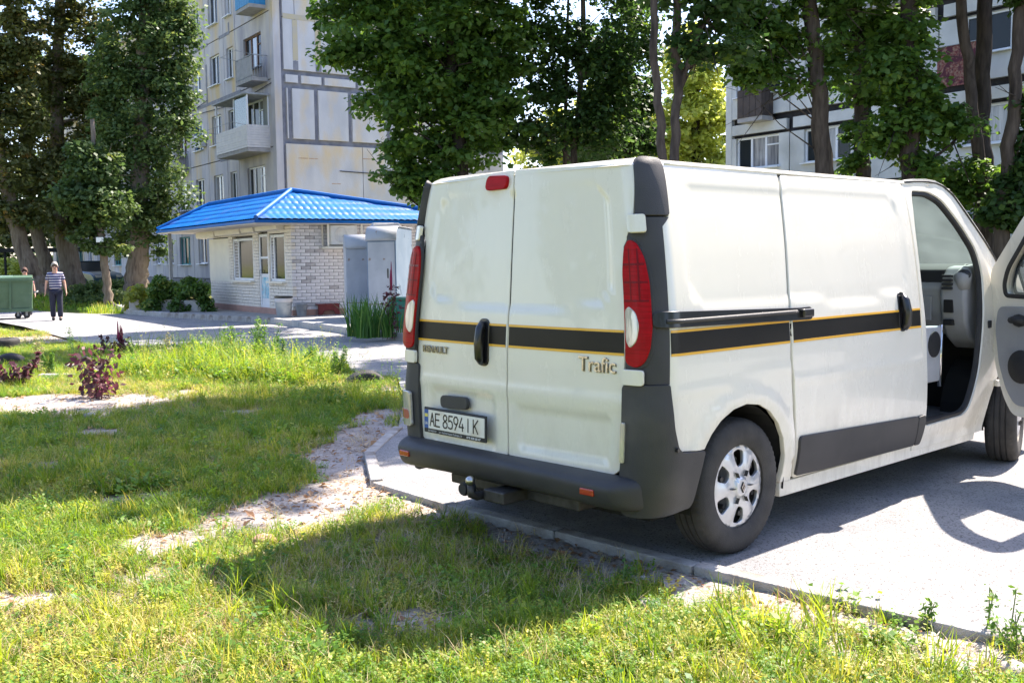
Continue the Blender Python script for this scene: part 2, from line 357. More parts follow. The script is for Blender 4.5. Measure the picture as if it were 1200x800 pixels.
def oxy(px, py): return tuple(on(px, py, -.04))[:2]
wob = (fbm(lx, ly, 1.1, 4, 3)-.5)
bare = np.zeros_like(lx); wx, wy = lx+wob*.8, ly+(fbm(lx, ly, 1.3, 4, 8)-.5)*.8
for c, a, b_, an in ((oxy(35, 475), 1.7, .75, 0), (oxy(500, 722), .22, .16, 0), (oxy(110, 505), .5, .2, 0), (oxy(215, 640), .3, .25, 0), (oxy(25, 700), .2, .2, 0), (oxy(60, 395), 2.2, 1.5, 0)):
    bare = np.maximum(bare, blob(wx, wy, c, a, b_, an))
bare = np.maximum(bare, streak(wx, wy, [oxy(462, 455), oxy(440, 490), oxy(410, 530), oxy(385, 565), oxy(345, 600), oxy(330, 612)], .29))
bare = np.maximum(bare, streak(wx, wy, [oxy(215, 521), oxy(300, 517), oxy(400, 497), oxy(450, 478)], .15))
bare = np.maximum(bare, streak(wx, wy, [oxy(120, 582), oxy(150, 585)], .1))
bare = np.maximum(bare, streak(wx, wy, [oxy(440, 560), oxy(470, 585), oxy(505, 607)], .42))
bare = np.maximum(bare, streak(wx, wy, [v2w(.36, 1.3), v2w(.34, -.3), v2w(.33, -.9)], .19)*.95)
bare = np.maximum(bare, streak(wx, wy, [v2w(.30, -.9), v2w(.40, -2.4), v2w(.55, -4)], .16))
bare = np.maximum(bare, streak(wx, wy, [v2w(.15, -.2), v2w(.22, -.6), v2w(.25, -1.0)], .15)*.7)
dens = (1-bare)*(.55+.45*sstep(.3, .5, fbm(lx, ly, .9, 4, 5)))*(1-.8*(sstep(.64, .72, fbm(lx, ly, 2.4, 3, 11))))
dens = np.maximum(dens, blob(lx, ly, v2w(-.55, .1), .95, .6, .2)*(1-bare)*.95*(~inA))
dens = np.where(inA, 0, dens)
bedpoly = [oxy(85, 447), oxy(200, 452), oxy(330, 455), oxy(408, 452), oxy(440, 428), oxy(300, 414), oxy(150, 412), oxy(75, 425)]
bed = np.where(inside(bedpoly, lx, ly), 1., 0.)*sstep(0, .8, edge_dist(bedpoly, lx, ly))
bed = np.maximum(bed, blob(lx, ly, oxy(400, 470), 1.1, .7)*.35)
dens = np.maximum(dens, bed*.9*(~inA))
bump = (fbm(lx, ly, .8, 4, 1)-.5)*.10*sstep(.1, 1.2, dA)+(fbm(lx, ly, 6, 3, 2)-.5)*.025
lz = zg(lx, ly)-.036+.008*(1-sstep(.05, .35, dA))+bump*np.where(inA, 0, 1)
lz = np.where(inA, zg(lx, ly)-.09, lz)
inner = inA & (dA > .25)
n0, n1 = lx.shape; I = np.arange(n0*n1).reshape(n0, n1); F = np.stack([I[:-1, :-1], I[:-1, 1:], I[1:, 1:], I[1:, :-1]], -1).reshape(-1, 4)
F = F[~inner.ravel()[F].all(1)]
V = np.stack([lx, ly, lz], -1).reshape(-1, 3)
tall = 1+bed*1.6+.35*sstep(.5, .7, fbm(lx, ly, .8, 3, 21))-.25*blob(lx, ly, oxy(560, 660), 1.0, .8)
dist = sstep(1.5, 3.0, ly)*(.28+.72/(1+np.maximum(0, ly-5)/3.5))
vis = (np.abs(lx) < ly*.53+.9)
dryn = np.clip(sstep(.42, .60, fbm(lx, ly, .7, 4, 31))+.75*blob(lx, ly, oxy(160, 720), 1.3, 1.0, 0, .5)+.5*blob(lx, ly, oxy(900, 760), .9, .5, 0, .5), 0, 1)
lawn = link(bpy.data.objects.new('lawn', np_mesh('lawn', V, F, lawn_mat(), True, {'dens': ('POINT', np.clip(dens, 0, 1).ravel())}))); lawn['kind'] = 'structure'
def lawn_z(x, y):
    i = int(round((y-LY[0])/.085)); j = int(round((x-LX[0])/.085))
    if 0 <= i < n0 and 0 <= j < n1: return float(lz[i, j])
    return float(zg(x, y))-.1
# kerb stones along the parking edge
def kerb_run(pts, L=1.0, w=.085, top=.016, depth=.2, name='kerb', inner_side=1):
    root = thing(name, None, None); root['kind'] = 'structure'; k = 0
    for a, b in zip(pts[:-1], pts[1:]):
        a, b = Vector(a), Vector(b); d = b-a; l = d.length; nst = max(1, round(l/L)); u = d/l; ang = math.atan2(u.y, u.x)
        for i in range(nst):
            c = a+u*(i+.5)*l/nst; mb = MB(); hl = l/nst/2-.006
            mb.box(-hl, hl, -w/2, w/2, -depth, 0); o = mb.build('kerb_stone', m_kerb, root, bevel=.009)
            o.location = (c.x, c.y, zg(c.x, c.y)+top+random.uniform(-.011, .006)); o.rotation_euler = (random.uniform(-.05, .05), random.uniform(-.008, .008), ang+random.uniform(-.008, .008))
    return root
kerb_run(KERB)
# kiosk slab / footway
sl = SLAB+[(3.5, 22.5), (6, 34), (-6, 45), (-16, 41)]
mb = MB(); P, T = triangulate(sl, (), 2.0); zt = .075
mb.add([(x, y, zt-.005*max(0, y-20)) for x, y in P], [tuple(t) for t in T])
k = len(mb.v); e = densify(sl, 2.0); mb.add([(x, y, zt-.005*max(0, y-20)) for x, y in e]+[(x, y, -.3) for x, y in e], [(i, (i+1) % len(e), (i+1) % len(e)+len(e), i+len(e)) for i in range(len(e))])
o = mb.build('pavement', m_conc); o['kind'] = 'structure'
# pavement edge stones, some white-washed
m_white_kerb = pm('whitewashed_kerb', (.34, .33, .31), (.46, .45, .43), 8, .9, bump=.3, bscale=60, c3=(.35, .33, .3), s3=2.5)
kr = thing('kerb', None, None); kr['kind'] = 'structure'
for si, (a, b) in enumerate(zip(SLAB[:-1], SLAB[1:])):
    a, b = Vector(a), Vector(b); l = (b-a).length; L = .35 if si >= 2 else 1.0; ns = max(1, round(l/L)); u = (b-a)/l
    for i in range(ns):
        c = a+u*(i+.5)*l/ns; mb = MB().box(-l/ns/2+.008, l/ns/2-.008, -.07, .07, -.25, 0)
        o = mb.build('kerb_stone', m_white_kerb if (si != 1) else m_kerb, kr, bevel=.01); o.location = (c.x, c.y, .088-.005*max(0, c.y-20)); o.rotation_euler = (random.uniform(-.03, .03), 0, math.atan2(u.y, u.x))
# ================================================================== GRASS (geometry nodes scatter of small clumps)
def blade_mesh(name, n, h0, h1, w, spread, mat, lean=.5, seg=3):
    mb = MB()
    for i in range(n):
        a = random.uniform(0, 6.283); r = spread*math.sqrt(random.random()); bx, by = r*math.cos(a), r*math.sin(a); h = random.uniform(h0, h1); ln = random.uniform(.1, lean)*h
        d = random.uniform(0, 6.283); dx, dy = math.cos(d), math.sin(d); sx, sy = -dy*w/2, dx*w/2; vs = []
        for j in range(seg+1):
            t = j/seg; k = 1-t**1.5*.95; vs += [(bx+dx*ln*t*t-sx*k, by+dy*ln*t*t-sy*k, h*t*(1-.15*t)), (bx+dx*ln*t*t+sx*k, by+dy*ln*t*t+sy*k, h*t*(1-.15*t))]
        mb.add(vs, [(2*j, 2*j+1, 2*j+3, 2*j+2) for j in range(seg)])
    return mb.mesh(name, mat, False, False)
def weed_mesh(name, ns, h0, h1, ll, lw, spread, mat, per=9, droop=.3):
    """low weed: thin stems with small oval leaves"""
    mb = MB()
    for i in range(ns):
        a = random.uniform(0, 6.283); r = spread*math.sqrt(random.random()); p = Vector((r*math.cos(a), r*math.sin(a), 0)); h = random.uniform(h0, h1)
        d = Vector((math.cos(a)*.5+random.uniform(-.4, .4), math.sin(a)*.5+random.uniform(-.4, .4), 1)).normalized(); q = p+d*h
        s = Vector((-d.y, d.x, 0)).normalized()*.0012; mb.add([p-s, p+s, q+s*.5, q-s*.5], [(0, 1, 2, 3)])
        for j in range(per):
            t = (j+.6)/per; c = p+d*h*t; b = random.uniform(0, 6.283); l = ll*random.uniform(.6, 1.1)*(1.1-.5*t); dr = Vector((math.cos(b), math.sin(b), random.uniform(-droop, .6))).normalized(); sd = Vector((-dr.y, dr.x, random.uniform(-.4, .4))).normalized()*lw*.5*random.uniform(.7, 1.1)
            mb.add([c, c+dr*l*.5+sd, c+dr*l, c+dr*l*.5-sd], [(0, 1, 2, 3)])
    return mb.mesh(name, mat, False, False)
g_lush = leaf_mat('grass_lush', (.08, .16, .02), (.23, .31, .04), (.40, .38, .08), .48, None)
g_yel = leaf_mat('grass_yellowing', (.22, .28, .035), (.44, .42, .08), (.52, .44, .18), .4, None)
g_dry = leaf_mat('grass_dry', (.42, .33, .18), (.55, .44, .26), (.30, .2, .1), .25, None)
g_weed = leaf_mat('weed_leaf', (.07, .18, .03), (.21, .34, .05), (.38, .40, .08), .5, None)
def hidden_obj(name, me): return bpy.data.objects.new(name, me)
def coll(name, meshes):
    c = bpy.data.collections.new(name)
    for i, me in enumerate(meshes): c.objects.link(bpy.data.objects.new(me.name, me))
    return c
def scatter_group(name, collection, dmax, smin, smax, tilt=.25, seed=0):
    g = bpy.data.node_groups.new(name, 'GeometryNodeTree')
    g.interface.new_socket('Geometry', in_out='INPUT', socket_type='NodeSocketGeometry'); g.interface.new_socket('Geometry', in_out='OUTPUT', socket_type='NodeSocketGeometry')
    A = g.nodes.new; L = g.links.new; gi, go = A('NodeGroupInput'), A('NodeGroupOutput')
    d = A('GeometryNodeDistributePointsOnFaces'); na = A('GeometryNodeInputNamedAttribute'); na.data_type = 'FLOAT'; na.inputs[0].default_value = 'dens'
    mu = A('ShaderNodeMath'); mu.operation = 'MULTIPLY'; mu.inputs[1].default_value = dmax; L(na.outputs[0], mu.inputs[0]); L(gi.outputs[0], d.inputs['Mesh']); L(mu.outputs[0], d.inputs['Density']); d.inputs['Seed'].default_value = seed
    ci = A('GeometryNodeCollectionInfo'); ci.inputs[0].default_value = collection; ci.inputs['Separate Children'].default_value = True; ci.inputs['Reset Children'].default_value = True
    ip = A('GeometryNodeInstanceOnPoints'); L(d.outputs['Points'], ip.inputs['Points']); L(ci.outputs[0], ip.inputs['Instance']); ip.inputs['Pick Instance'].default_value = True
    rv = A('FunctionNodeRandomValue'); rv.data_type = 'FLOAT_VECTOR'; rv.inputs[0].default_value = (-tilt, -tilt, 0); rv.inputs[1].default_value = (tilt, tilt, 6.283); L(rv.outputs[0], ip.inputs['Rotation'])
    rs = A('FunctionNodeRandomValue'); rs.data_type = 'FLOAT'; rs.inputs[2].default_value = smin; rs.inputs[3].default_value = smax; rs.inputs['Seed'].default_value = 5
    nt_ = A('GeometryNodeInputNamedAttribute'); nt_.data_type = 'FLOAT'; nt_.inputs[0].default_value = 'tall'; m2 = A('ShaderNodeMath'); m2.operation = 'MULTIPLY'; L(rs.outputs[1], m2.inputs[0]); L(nt_.outputs[0], m2.inputs[1]); L(m2.outputs[0], ip.inputs['Scale'])
    L(ip.outputs[0], go.inputs[0]); return g
def scatter(name, label, Vv, Ff, densv, tallv, collection, dmax, smin, smax, seed=0, tilt=.25):
    F2 = Ff[densv[Ff].max(1) > .02]
    me = np_mesh(name, Vv, F2, None, False, {'dens': ('POINT', densv), 'tall': ('POINT', tallv)}); o = link(bpy.data.objects.new(name, me))
    md = o.modifiers.new('scatter', 'NODES'); md.node_group = scatter_group(name, collection, dmax, smin, smax, tilt, seed); o['kind'] = 'stuff'; tag(o, label, 'ground cover'); return o
dv = (np.clip(dens, 0, 1)*dist*vis).ravel(); tv = tall.ravel()
lush = coll('lush_clumps', [blade_mesh('tuft', 26, .03, .105, .0055, .05, g_lush, .9) for _ in range(3)]+[weed_mesh('knotweed', 10, .03, .095, .024, .013, .055, g_weed, 9) for _ in range(3)])
yel = coll('yellow_clumps', [blade_mesh('tuft', 22, .03, .10, .0055, .055, g_yel, 1.2) for _ in range(2)]+[weed_mesh('weed', 9, .03, .095, .024, .013, .05, g_yel, 9) for _ in range(2)])
dry = coll('dry_clumps', [blade_mesh('straw', 16, .015, .06, .0045, .09, g_dry, 3.5), blade_mesh('straw', 9, .05, .14, .0035, .05, g_dry, .9), blade_mesh('straw', 18, .01, .04, .005, .1, g_dry, 5)])
broad = coll('broad_clumps', [weed_mesh('broadleaf', 6, .04, .11, .055, .028, .06, g_weed, 4, .1), blade_mesh('long_tuft', 16, .09, .2, .006, .04, g_lush, .9, 4)])
dr = dryn.ravel()
scatter('grass', 'short green lawn grass mixed with knotweed', V, F, dv*(1-.65*dr), tv, lush, 620, .55, 1.15, 1)
scatter('grass', 'yellowing lawn grass in the sunny patches', V, F, dv*(.22+.78*dr), tv, yel, 420, .5, 1.1, 2)
scatter('dry_grass', 'straw coloured dry grass lying in the lawn', V, F, np.clip(dv+.10*(~inA & vis).ravel()*dist.ravel(), 0, 1)*(.35+.65*dr), np.ones_like(tv), dry, 260, .6, 1.2, 3)
scatter('broadleaf_weeds', 'broad leaved weeds and long tufts standing in the lawn', V, F, dv*sstep(.42, .58, fbm(lx, ly, 1.6, 3, 41)).ravel(), np.clip(tv, .7, 3), broad, 115, .5, 1.15, 4, .3)
tallc = coll('tall_bed_weeds', [weed_mesh('tall_weed', 9, .25, .62, .06, .016, .12, g_weed, 16, .2), weed_mesh('tall_weed', 7, .2, .5, .045, .02, .14, g_weed, 14, .3), weed_mesh('tall_weed', 6, .2, .55, .05, .014, .1, g_yel, 12, .2), blade_mesh('tall_tuft', 24, .15, .42, .007, .1, g_lush, .7, 4)])
bedd = bed*(~inA)*(.25+.75*sstep(on(150, 430, 0).x, on(300, 430, 0).x, lx))
scatter('tall_weeds', 'dense tall green weeds along the back of the flower bed beside the road', V, F, bedd.ravel(), np.ones_like(tv), tallc, 36, .6, 1.25, 15, .2)
# litter of fallen leaves
m_litter = leaf_mat('fallen_leaf', (.22, .11, .05), (.40, .25, .12), (.5, .36, .22), .15, None)
def leaf_quad(name, l, w):
    return MB().add([(0, 0, .004), (l*.5, w*.5, .012), (l, 0, .003), (l*.5, -w*.5, .010), (l*.5, 0, .004)], [(0, 4, 1), (1, 4, 2), (2, 4, 3), (3, 4, 0)]).mesh(name, m_litter, False, False)
lit = np.clip((bare*.9+.08)*dist+blob(lx, ly, v2w(.25, 1.5), .8, .5)*1.2+blob(lx, ly, v2w(.1, -.3), .7, .4)*.5, 0, 1.6)*(~inA)*vis
scatter('leaf_litter', 'dry brown leaf litter scattered over bare soil by the kerb', V, F, lit.ravel(), np.ones_like(tv), coll('litter', [leaf_quad('dead_leaf', .07, .045), leaf_quad('dead_leaf', .035, .02), leaf_quad('dead_leaf', .025, .016), leaf_quad('dead_leaf', .05, .03)]), 190, .5, 1.2, 6, .5)
m_pebble = pm('pebble', (.30, .28, .26), (.5, .47, .44), 30, .9)
peb = [MB().ball((0, 0, .004), .012, 4, (1, .8, .6)).mesh('pebble', m_pebble, True), MB().ball((0, 0, .004), .02, 4, (1, .7, .5)).mesh('pebble', m_pebble, True)]
scatter('gravel', 'small pale stones and clods on the bare soil', V, F, (np.clip(bare+.04, 0, 1)*dist*(~inA)*vis).ravel(), np.ones_like(tv), coll('pebbles', peb), 45, .25, .9, 9)
# verge beyond the road
vx, vy = np.meshgrid(np.arange(-52, -2, .6), np.arange(33, 62, .6)); vz = zg(vx, vy)-.13+.02; Vv = np.stack([vx, vy, vz], -1).reshape(-1, 3); I = np.arange(vx.size).reshape(vx.shape)
Fv = np.stack([I[:-1, :-1], I[:-1, 1:], I[1:, 1:], I[1:, :-1]], -1).reshape(-1, 4)
dvv = (~inside(ASPH, vx, vy) & ~inside(sl, vx, vy) & (edge_dist(ASPH, vx, vy) > .7)).astype(float).ravel()
big = coll('verge_clumps', [blade_mesh('tuft', 40, .1, .35, .02, .3, g_lush, .8), weed_mesh('weed', 14, .1, .35, .09, .05, .3, g_weed, 8)])
scatter('verge_grass', 'rough green grass on the bank beyond the road', Vv, Fv, dvv, np.ones(len(Vv)), big, 5, .7, 1.3, 12)
vx, vy = np.meshgrid(np.arange(-19, -8, .4), np.arange(20, 31, .4)); Vv = np.stack([vx, vy, zg(vx, vy)-.1], -1).reshape(-1, 3); I = np.arange(vx.size).reshape(vx.shape)
Fv = np.stack([I[:-1, :-1], I[:-1, 1:], I[1:, 1:], I[1:, :-1]], -1).reshape(-1, 4); near = ~inside(ASPH, vx, vy) & (edge_dist(ASPH, vx, vy) > .3) & (fbm(vx, vy, .4, 3, 4) > .42)
scatter('verge_grass', 'low sunlit yellow green grass in front of the dumpster', Vv, Fv, near.astype(float).ravel(), np.ones(len(Vv)), yel, 30, 1.2, 2.4, 13)
# ================================================================== THE VAN
ZW = [0.30, 0.36, 0.50, 0.70, 0.95, 1.10, 1.30, 1.50, 1.70, 1.84, 1.90]; WW = [0.895, 0.915, 0.937, 0.950, 0.950, 0.942, 0.918, 0.888, 0.850, 0.815, 0.79]
ZL = [0.30, 0.45, 0.95, 1.10, 1.50, 1.84, 1.95]; LL = [0, 0, 0, 0.008, 0.035, 0.062, .075]
def _tab(Z, Wv, n=200, it=60):
    zz = np.linspace(Z[0], Z[-1], n); w = np.interp(zz, Z, Wv)
    for _ in range(it): w[1:-1] = .25*w[:-2]+.5*w[1:-1]+.25*w[2:]
    return zz, w
TW, TL = _tab(ZW, WW), _tab(ZL, LL)
def wid(z): return float(np.interp(z, *TW))
RC, XR, BOW = .15, .15, .03; YB = .95-RC; UC = RC*math.pi/2; XF = 3.75
def plan(u):
    s = 1 if u >= 0 else -1; a = abs(u)
    if a <= YB: x = XR+BOW*(a/YB)**2; y = a
    elif a <= YB+UC: t = (a-YB)/RC; x = XR+BOW+RC*(1-math.cos(t)); y = YB+RC*math.sin(t)
    else:
        x = XR+BOW+RC+(a-YB-UC); y = .95
        if x > XF: y -= .16*(x-XF)**2
    return x, y*s
def VB(u, z):
    """body surface: u = distance round the plan from the rear centre (right side positive), z = height"""
    x, y = plan(u); w = wid(z)/.95; l = float(np.interp(z, *TL)); k = max(0, 1-max(0, x-.2)/1.2); return (x+l*k, -y*w, z)
def u_of_x(x): return x-(XR+BOW+RC)+YB+UC
def mirror(pts): return [(-a, b) for a, b in pts][::-1]
m_paint = pm('white_paint', (.80, .762, .66), (.78, .742, .64), 1.6, .3, coat=.55, spec=.5)
def add_dirt(m):
    nt = m.node_tree; b = nt.nodes['Principled BSDF']; src = b.inputs['Base Color'].links[0].from_socket; tc = N(nt, 'ShaderNodeTexCoord'); sp = N(nt, 'ShaderNodeSeparateXYZ'); nt.links.new(tc.outputs['Object'], sp.inputs[0])
    mr = N(nt, 'ShaderNodeMapRange'); setin(mr, From_Min=.22, From_Max=.85, To_Min=.6, To_Max=0.0); nt.links.new(sp.outputs[2], mr.inputs[0])
    mp = N(nt, 'ShaderNodeMapping'); mp.inputs['Scale'].default_value = (3, 3, 1.2); nt.links.new(tc.outputs['Object'], mp.inputs[0]); no = N(nt, 'ShaderNodeTexNoise'); no.inputs['Scale'].default_value = 2.5; no.inputs['Detail'].default_value = 9; no.inputs['Roughness'].default_value = .7; nt.links.new(mp.outputs[0], no.inputs['Vector'])
    m2 = N(nt, 'ShaderNodeMapRange'); setin(m2, From_Min=.42, From_Max=.72); nt.links.new(no.outputs[0], m2.inputs[0]); mu = N(nt, 'ShaderNodeMath', operation='MULTIPLY'); nt.links.new(mr.outputs[0], mu.inputs[0]); nt.links.new(m2.outputs[0], mu.inputs[1]); ad = N(nt, 'ShaderNodeMath', operation='MULTIPLY_ADD'); nt.links.new(m2.outputs[0], ad.inputs[0]); ad.inputs[1].default_value = .06; nt.links.new(mu.outputs[0], ad.inputs[2]); ad.use_clamp = True
    mx = N(nt, 'ShaderNodeMix', data_type='RGBA'); nt.links.new(ad.outputs[0], mx.inputs[0]); nt.links.new(src, mx.inputs[6]); mx.inputs[7].default_value = (.42, .37, .30, 1); nt.links.new(mx.outputs[2], b.inputs['Base Color'])
    r = N(nt, 'ShaderNodeMapRange'); setin(r, To_Min=.26, To_Max=.7); nt.links.new(ad.outputs[0], r.inputs[0]); nt.links.new(r.outputs[0], b.inputs['Roughness'])
add_dirt(m_paint)
m_plast = pm('grey_bumper_plastic', (.040, .039, .041), (.052, .050, .052), 5, .55, bump=.15, bscale=260, c3=(.075, .070, .066), s3=2.2, spec=.4)
m_black = pm('black_trim', (.012, .012, .014), None, rough=.28, coat=.3)
m_rub = pm('black_rubber', (.018, .018, .02), (.03, .03, .03), 8, .65)
m_dark = pm('dark_cavity', (.012, .012, .012), None, rough=.9)
m_band = pm('black_band_film', (.010, .009, .008), (.016, .014, .012), 3, .35, spec=.25)
m_gold = pm('orange_pinstripe', (.80, .42, .03), None, rough=.35, coat=.3)
m_redl = pm('red_lens', (.42, .002, .008), (.26, .001, .004), 26, .3, coat=.0, spec=.15, stretch=(.3, .3, 5))
m_clr = pm('clear_lens', (.62, .58, .52), (.45, .42, .38), 60, .08, coat=1.0, metal=.25, stretch=(1, 8, .4))
m_chrome = pm('chrome', (.75, .74, .72), None, rough=.12, metal=1.0)
m_silver = pm('silver_hubcap', (.60, .61, .63), (.50, .51, .53), 9, .32, metal=.55, coat=.3, c3=(.38, .35, .31), s3=14, lo3=.58, hi3=.8)
m_steel = pm('dusty_steel', (.09, .085, .08), (.05, .045, .04), 20, .6, metal=.6)
def tyre_mat():
    m = pm('tyre_rubber', (.024, .023, .023), (.045, .042, .04), 9, .78, bump=.2, bscale=180, c3=(.09, .082, .072), s3=3, lo3=.5, hi3=.8); return m
m_tyre = tyre_mat()
m_glass = glass_mat('windscreen_glass', (.60, .78, .74), .10, dust=.085); m_dglass = glass_mat('door_glass', (.78, .90, .86), .02, dust=.05)
m_dash = pm('grey_dashboard', (.31, .315, .33), (.35, .355, .365), 6, .55, bump=.1, bscale=300); m_dashd = pm('dark_dashboard', (.025, .026, .03), None, rough=.6)
m_cabf = pm('cab_floor', (.10, .105, .115), (.15, .15, .16), 7, .7)
van = thing('delivery_van', 'white panel van with black and orange band, front passenger door open, parked by the kerb', 'van', (VX, VY, 0), VYAW)
body = van
# ---- reliefs
def rrbox(a, b, x0, x1, z0, z1, r):
    """signed distance to a rounded rectangle"""
    cx, cz, hx, hz = (x0+x1)/2, (z0+z1)/2, (x1-x0)/2-r, (z1-z0)/2-r; dx, dz = abs(a-cx)-hx, abs(b-cz)-hz
    return math.hypot(max(dx, 0), max(dz, 0))+min(max(dx, dz), 0)-r
def ss(a, b, x): t = min(1, max(0, (x-a)/(b-a))); return t*t*(3-2*t)
def rel_rear(u, z):
    bot = 1.205+.055*(abs(u)/.7)**2
    d = rrbox(u, z-(bot-1.205), -.70, .70, 1.205, 1.80-(bot-1.205)*.9, .10)
    r = -.009*(1-ss(-.022, .010, d))
    if u > 0: r += -.011*(1-ss(-.03, .012, rrbox(u, z, .07, .69, .50, .745, .06)))
    else: r += -.011*(1-ss(-.03, .012, rrbox(u, z, -.66, -.09, .47, .765, .06)))
    r += .006*math.exp(-((z-.80)/.035)**2)
    return r
def rel_quarter(u, z):
    d = rrbox(abs(u), z, 1.13, 2.6, 1.24, 1.80, .11); r = -.006*(1-ss(-.03, .014, d))
    a = abs(u); da = math.hypot(a-1.556, z-.34); r += .012*(1-ss(.0, .07, abs(da-.45))) if z > .4 else 0
    r += .004*math.exp(-((z-.86-.05*(a-1.4))/.03)**2)
    return r
def rel_slide(u, z):
    a = abs(u); bot = 1.24-.04*math.sin(max(0, min(1, (a-2.05)/1.1))*math.pi)
    d = rrbox(a, z, 1.5, 3.25, bot, 1.80, .12); r = -.006*(1-ss(-.03, .014, d))
    r += .004*math.exp(-((z-.83)/.03)**2); return r
# ---- rear doors
DL = [(-.012, .462), (-.012, 1.905), (-.87, 1.885), (-.845, 1.65), (-.79, 1.55), (-.775, 1.15), (-.772, .9), (-.775, .52), (-.745, .462)]
DRt = [(.70, .462), (.745, .50), (.745, .9), (.765, 1.15), (.79, 1.55), (.84, 1.65), (.885, 1.885), (.004, 1.905), (.004, .462)]
panel('rear_door', rnd_poly(DL, [.02, .01, .03, .02, .02, .02, .02, .03, .05]), VB, m_paint, van, step=.035, thick=.03, relief=rel_rear)
panel('rear_door', rnd_poly(DRt, [.05, .03, .02, .02, .02, .02, .03, .01, .02]), VB, m_paint, van, step=.035, thick=.03, relief=rel_rear)
panel('gap_shade', [(-.016, .47), (.006, .47), (.006, 1.89), (-.016, 1.89)], VB, m_rub, van, step=.08, thick=0, off=-.013)  # black strips laid in the door gaps to stand for their shade
panel('gap_shade', [(2.052, .31), (1.996, .671), (1.962, .938), (1.970, 1.198), (2.024, 1.677), (2.058, 1.875), (2.034, 1.875), (2.000, 1.677), (1.945, 1.198), (1.935, .938), (1.965, .671), (2.027, .31)], VB, m_rub, van, step=.08, thick=0, off=-.013)
# ---- dark shell added inside so the panel gaps look black
def VBi(u, z): return VB(u, z)
panel('inner_shell', [(-3.35, .30), (3.35, .30), (3.35, 1.89), (-3.35, 1.89)], VB, m_dark, van, holes=[[(1.20, .301), (1.20, .77), (1.95, .77), (1.95, .301)], [(-1.20, .301), (-1.20, .77), (-1.95, .77), (-1.95, .301)]], step=.2, thick=0, off=-.035)
def bulk_poly(): 
    ps = [(-wid(z)+.04, z) for z in (.30, .6, .95, 1.3, 1.6, 1.86)]; return ps+[(-a, b) for a, b in ps[::-1]]
MB().prism(bulk_poly(), 2.50, 2.53, 'X').build('bulkhead', m_dark, van)
# ---- right side panels
ARCH = [(1.227, .569), (1.275, .632), (1.345, .690), (1.444, .732), (1.556, .748), (1.665, .733), (1.76, .690), (1.842, .620), (1.90, .535), (1.935, .439), (1.945, .341), (1.937, .292)]
QR = [(1.035, 1.885), (1.03, 1.645), (.985, 1.60), (.98, 1.09), (.978, .89), (.992, .70), (1.018, .61), (1.05, .582)]+ARCH+[(2.03, .292), (2.030, .321), (1.968, .671), (1.938, .938), (1.948, 1.198), (2.003, 1.677), (2.035, 1.885)]
panel('side_panel', QR, VB, m_paint, van, step=.04, thick=.03, relief=rel_quarter)
SD = [(2.050, .30), (1.992, .671), (1.958, .938), (1.966, 1.198), (2.021, 1.677), (2.055, 1.875), (3.385, 1.885), (3.368, 1.652), (3.362, 1.25), (3.362, 1.091), (3.368, .92), (3.395, .725), (3.440, .454), (3.452, .30)]
slide = panel('sliding_door', rnd_poly(SD, [.02, .05, .05, .05, .05, .03, .04, .1, .1, .1, .1, .1, .05, .02]), VB, m_paint, van, step=.04, thick=.035, relief=rel_slide, off=.004)
# ---- left side (same panels mirrored, no sliding door gap)
QL = mirror([p for p in QR if p[0] < 2.02 and p[1] < 1.88 or p[0] < 1.1]+[(2.03, .292), (3.452, .30), (3.385, 1.885)])
panel('side_panel', mirror([(1.035, 1.885), (1.03, 1.645), (.985, 1.60), (.98, 1.09), (.978, .89), (.992, .70), (1.018, .61), (1.05, .582)]+ARCH+[(3.452, .292), (3.385, 1.885)]), VB, m_paint, van, step=.06, thick=.03, relief=rel_quarter)
def vb_off0(u, z, d=.004):
    p = Vector(VB(u, z)); e = 1e-3; n = (Vector(VB(u+e, z))-p).cross(Vector(VB(u, z+e))-p).normalized(); n = n if n.dot(p-Vector((2.3, 0, .9))) > 0 else -n; return p+n*d
# ---- front section with the door aperture (right) and door (left)
FX = 4.80
def arc_pts(cx, cz, r, a0, a1, n=14): return [(cx+r*math.cos(R_(a0+(a1-a0)*i/n)), cz+r*math.sin(R_(a0+(a1-a0)*i/n))) for i in range(n+1)]
FARCH = arc_pts(FX, .34, .405, 187, -7)
FR = [(3.385, .26), (3.40, 1.892), (3.55, 1.917), (3.74, 1.925), (3.86, 1.920), (3.967, 1.900), (4.07, 1.850), (4.20, 1.735), (4.40, 1.565), (4.502, 1.468), (4.75, 1.215), (4.90, 1.13), (5.15, 1.03), (5.33, .92), (5.40, .78), (5.42, .34)]
APR = rnd_poly([(3.500, .395), (3.450, .80), (3.418, 1.25), (3.432, 1.60), (3.47, 1.80), (3.50, 1.850), (3.72, 1.852), (3.88, 1.81), (4.10, 1.64), (4.265, 1.48), (4.31, 1.33), (4.285, 1.1), (4.245, .85), (4.20, .63), (4.11, .44), (4.03, .405)], [.04, .1, .1, .1, .04, .05, .05, .1, .08, .08, .08, .1, .1, .1, .1, .06], 4)
front_out = [p for p in FR]+[(FX+.405, .29)]+FARCH[::-1][1:]+[(FX-.405, .26)]
panel('cab_side', front_out, VB, m_paint, van, holes=[APR], step=.045, thick=.05)
APL = [(-a, b) for a, b in rnd_poly([(3.62, 1.20), (3.62, 1.76), (3.74, 1.80), (3.90, 1.74), (4.10, 1.56), (4.30, 1.36), (4.34, 1.22)], .06)][::-1]
panel('cab_side', mirror(front_out), VB, m_paint, van, holes=[APL], step=.06, thick=.03)
panel('side_window', APL, VB, m_glass, van, step=.15, thick=0, off=-.012)
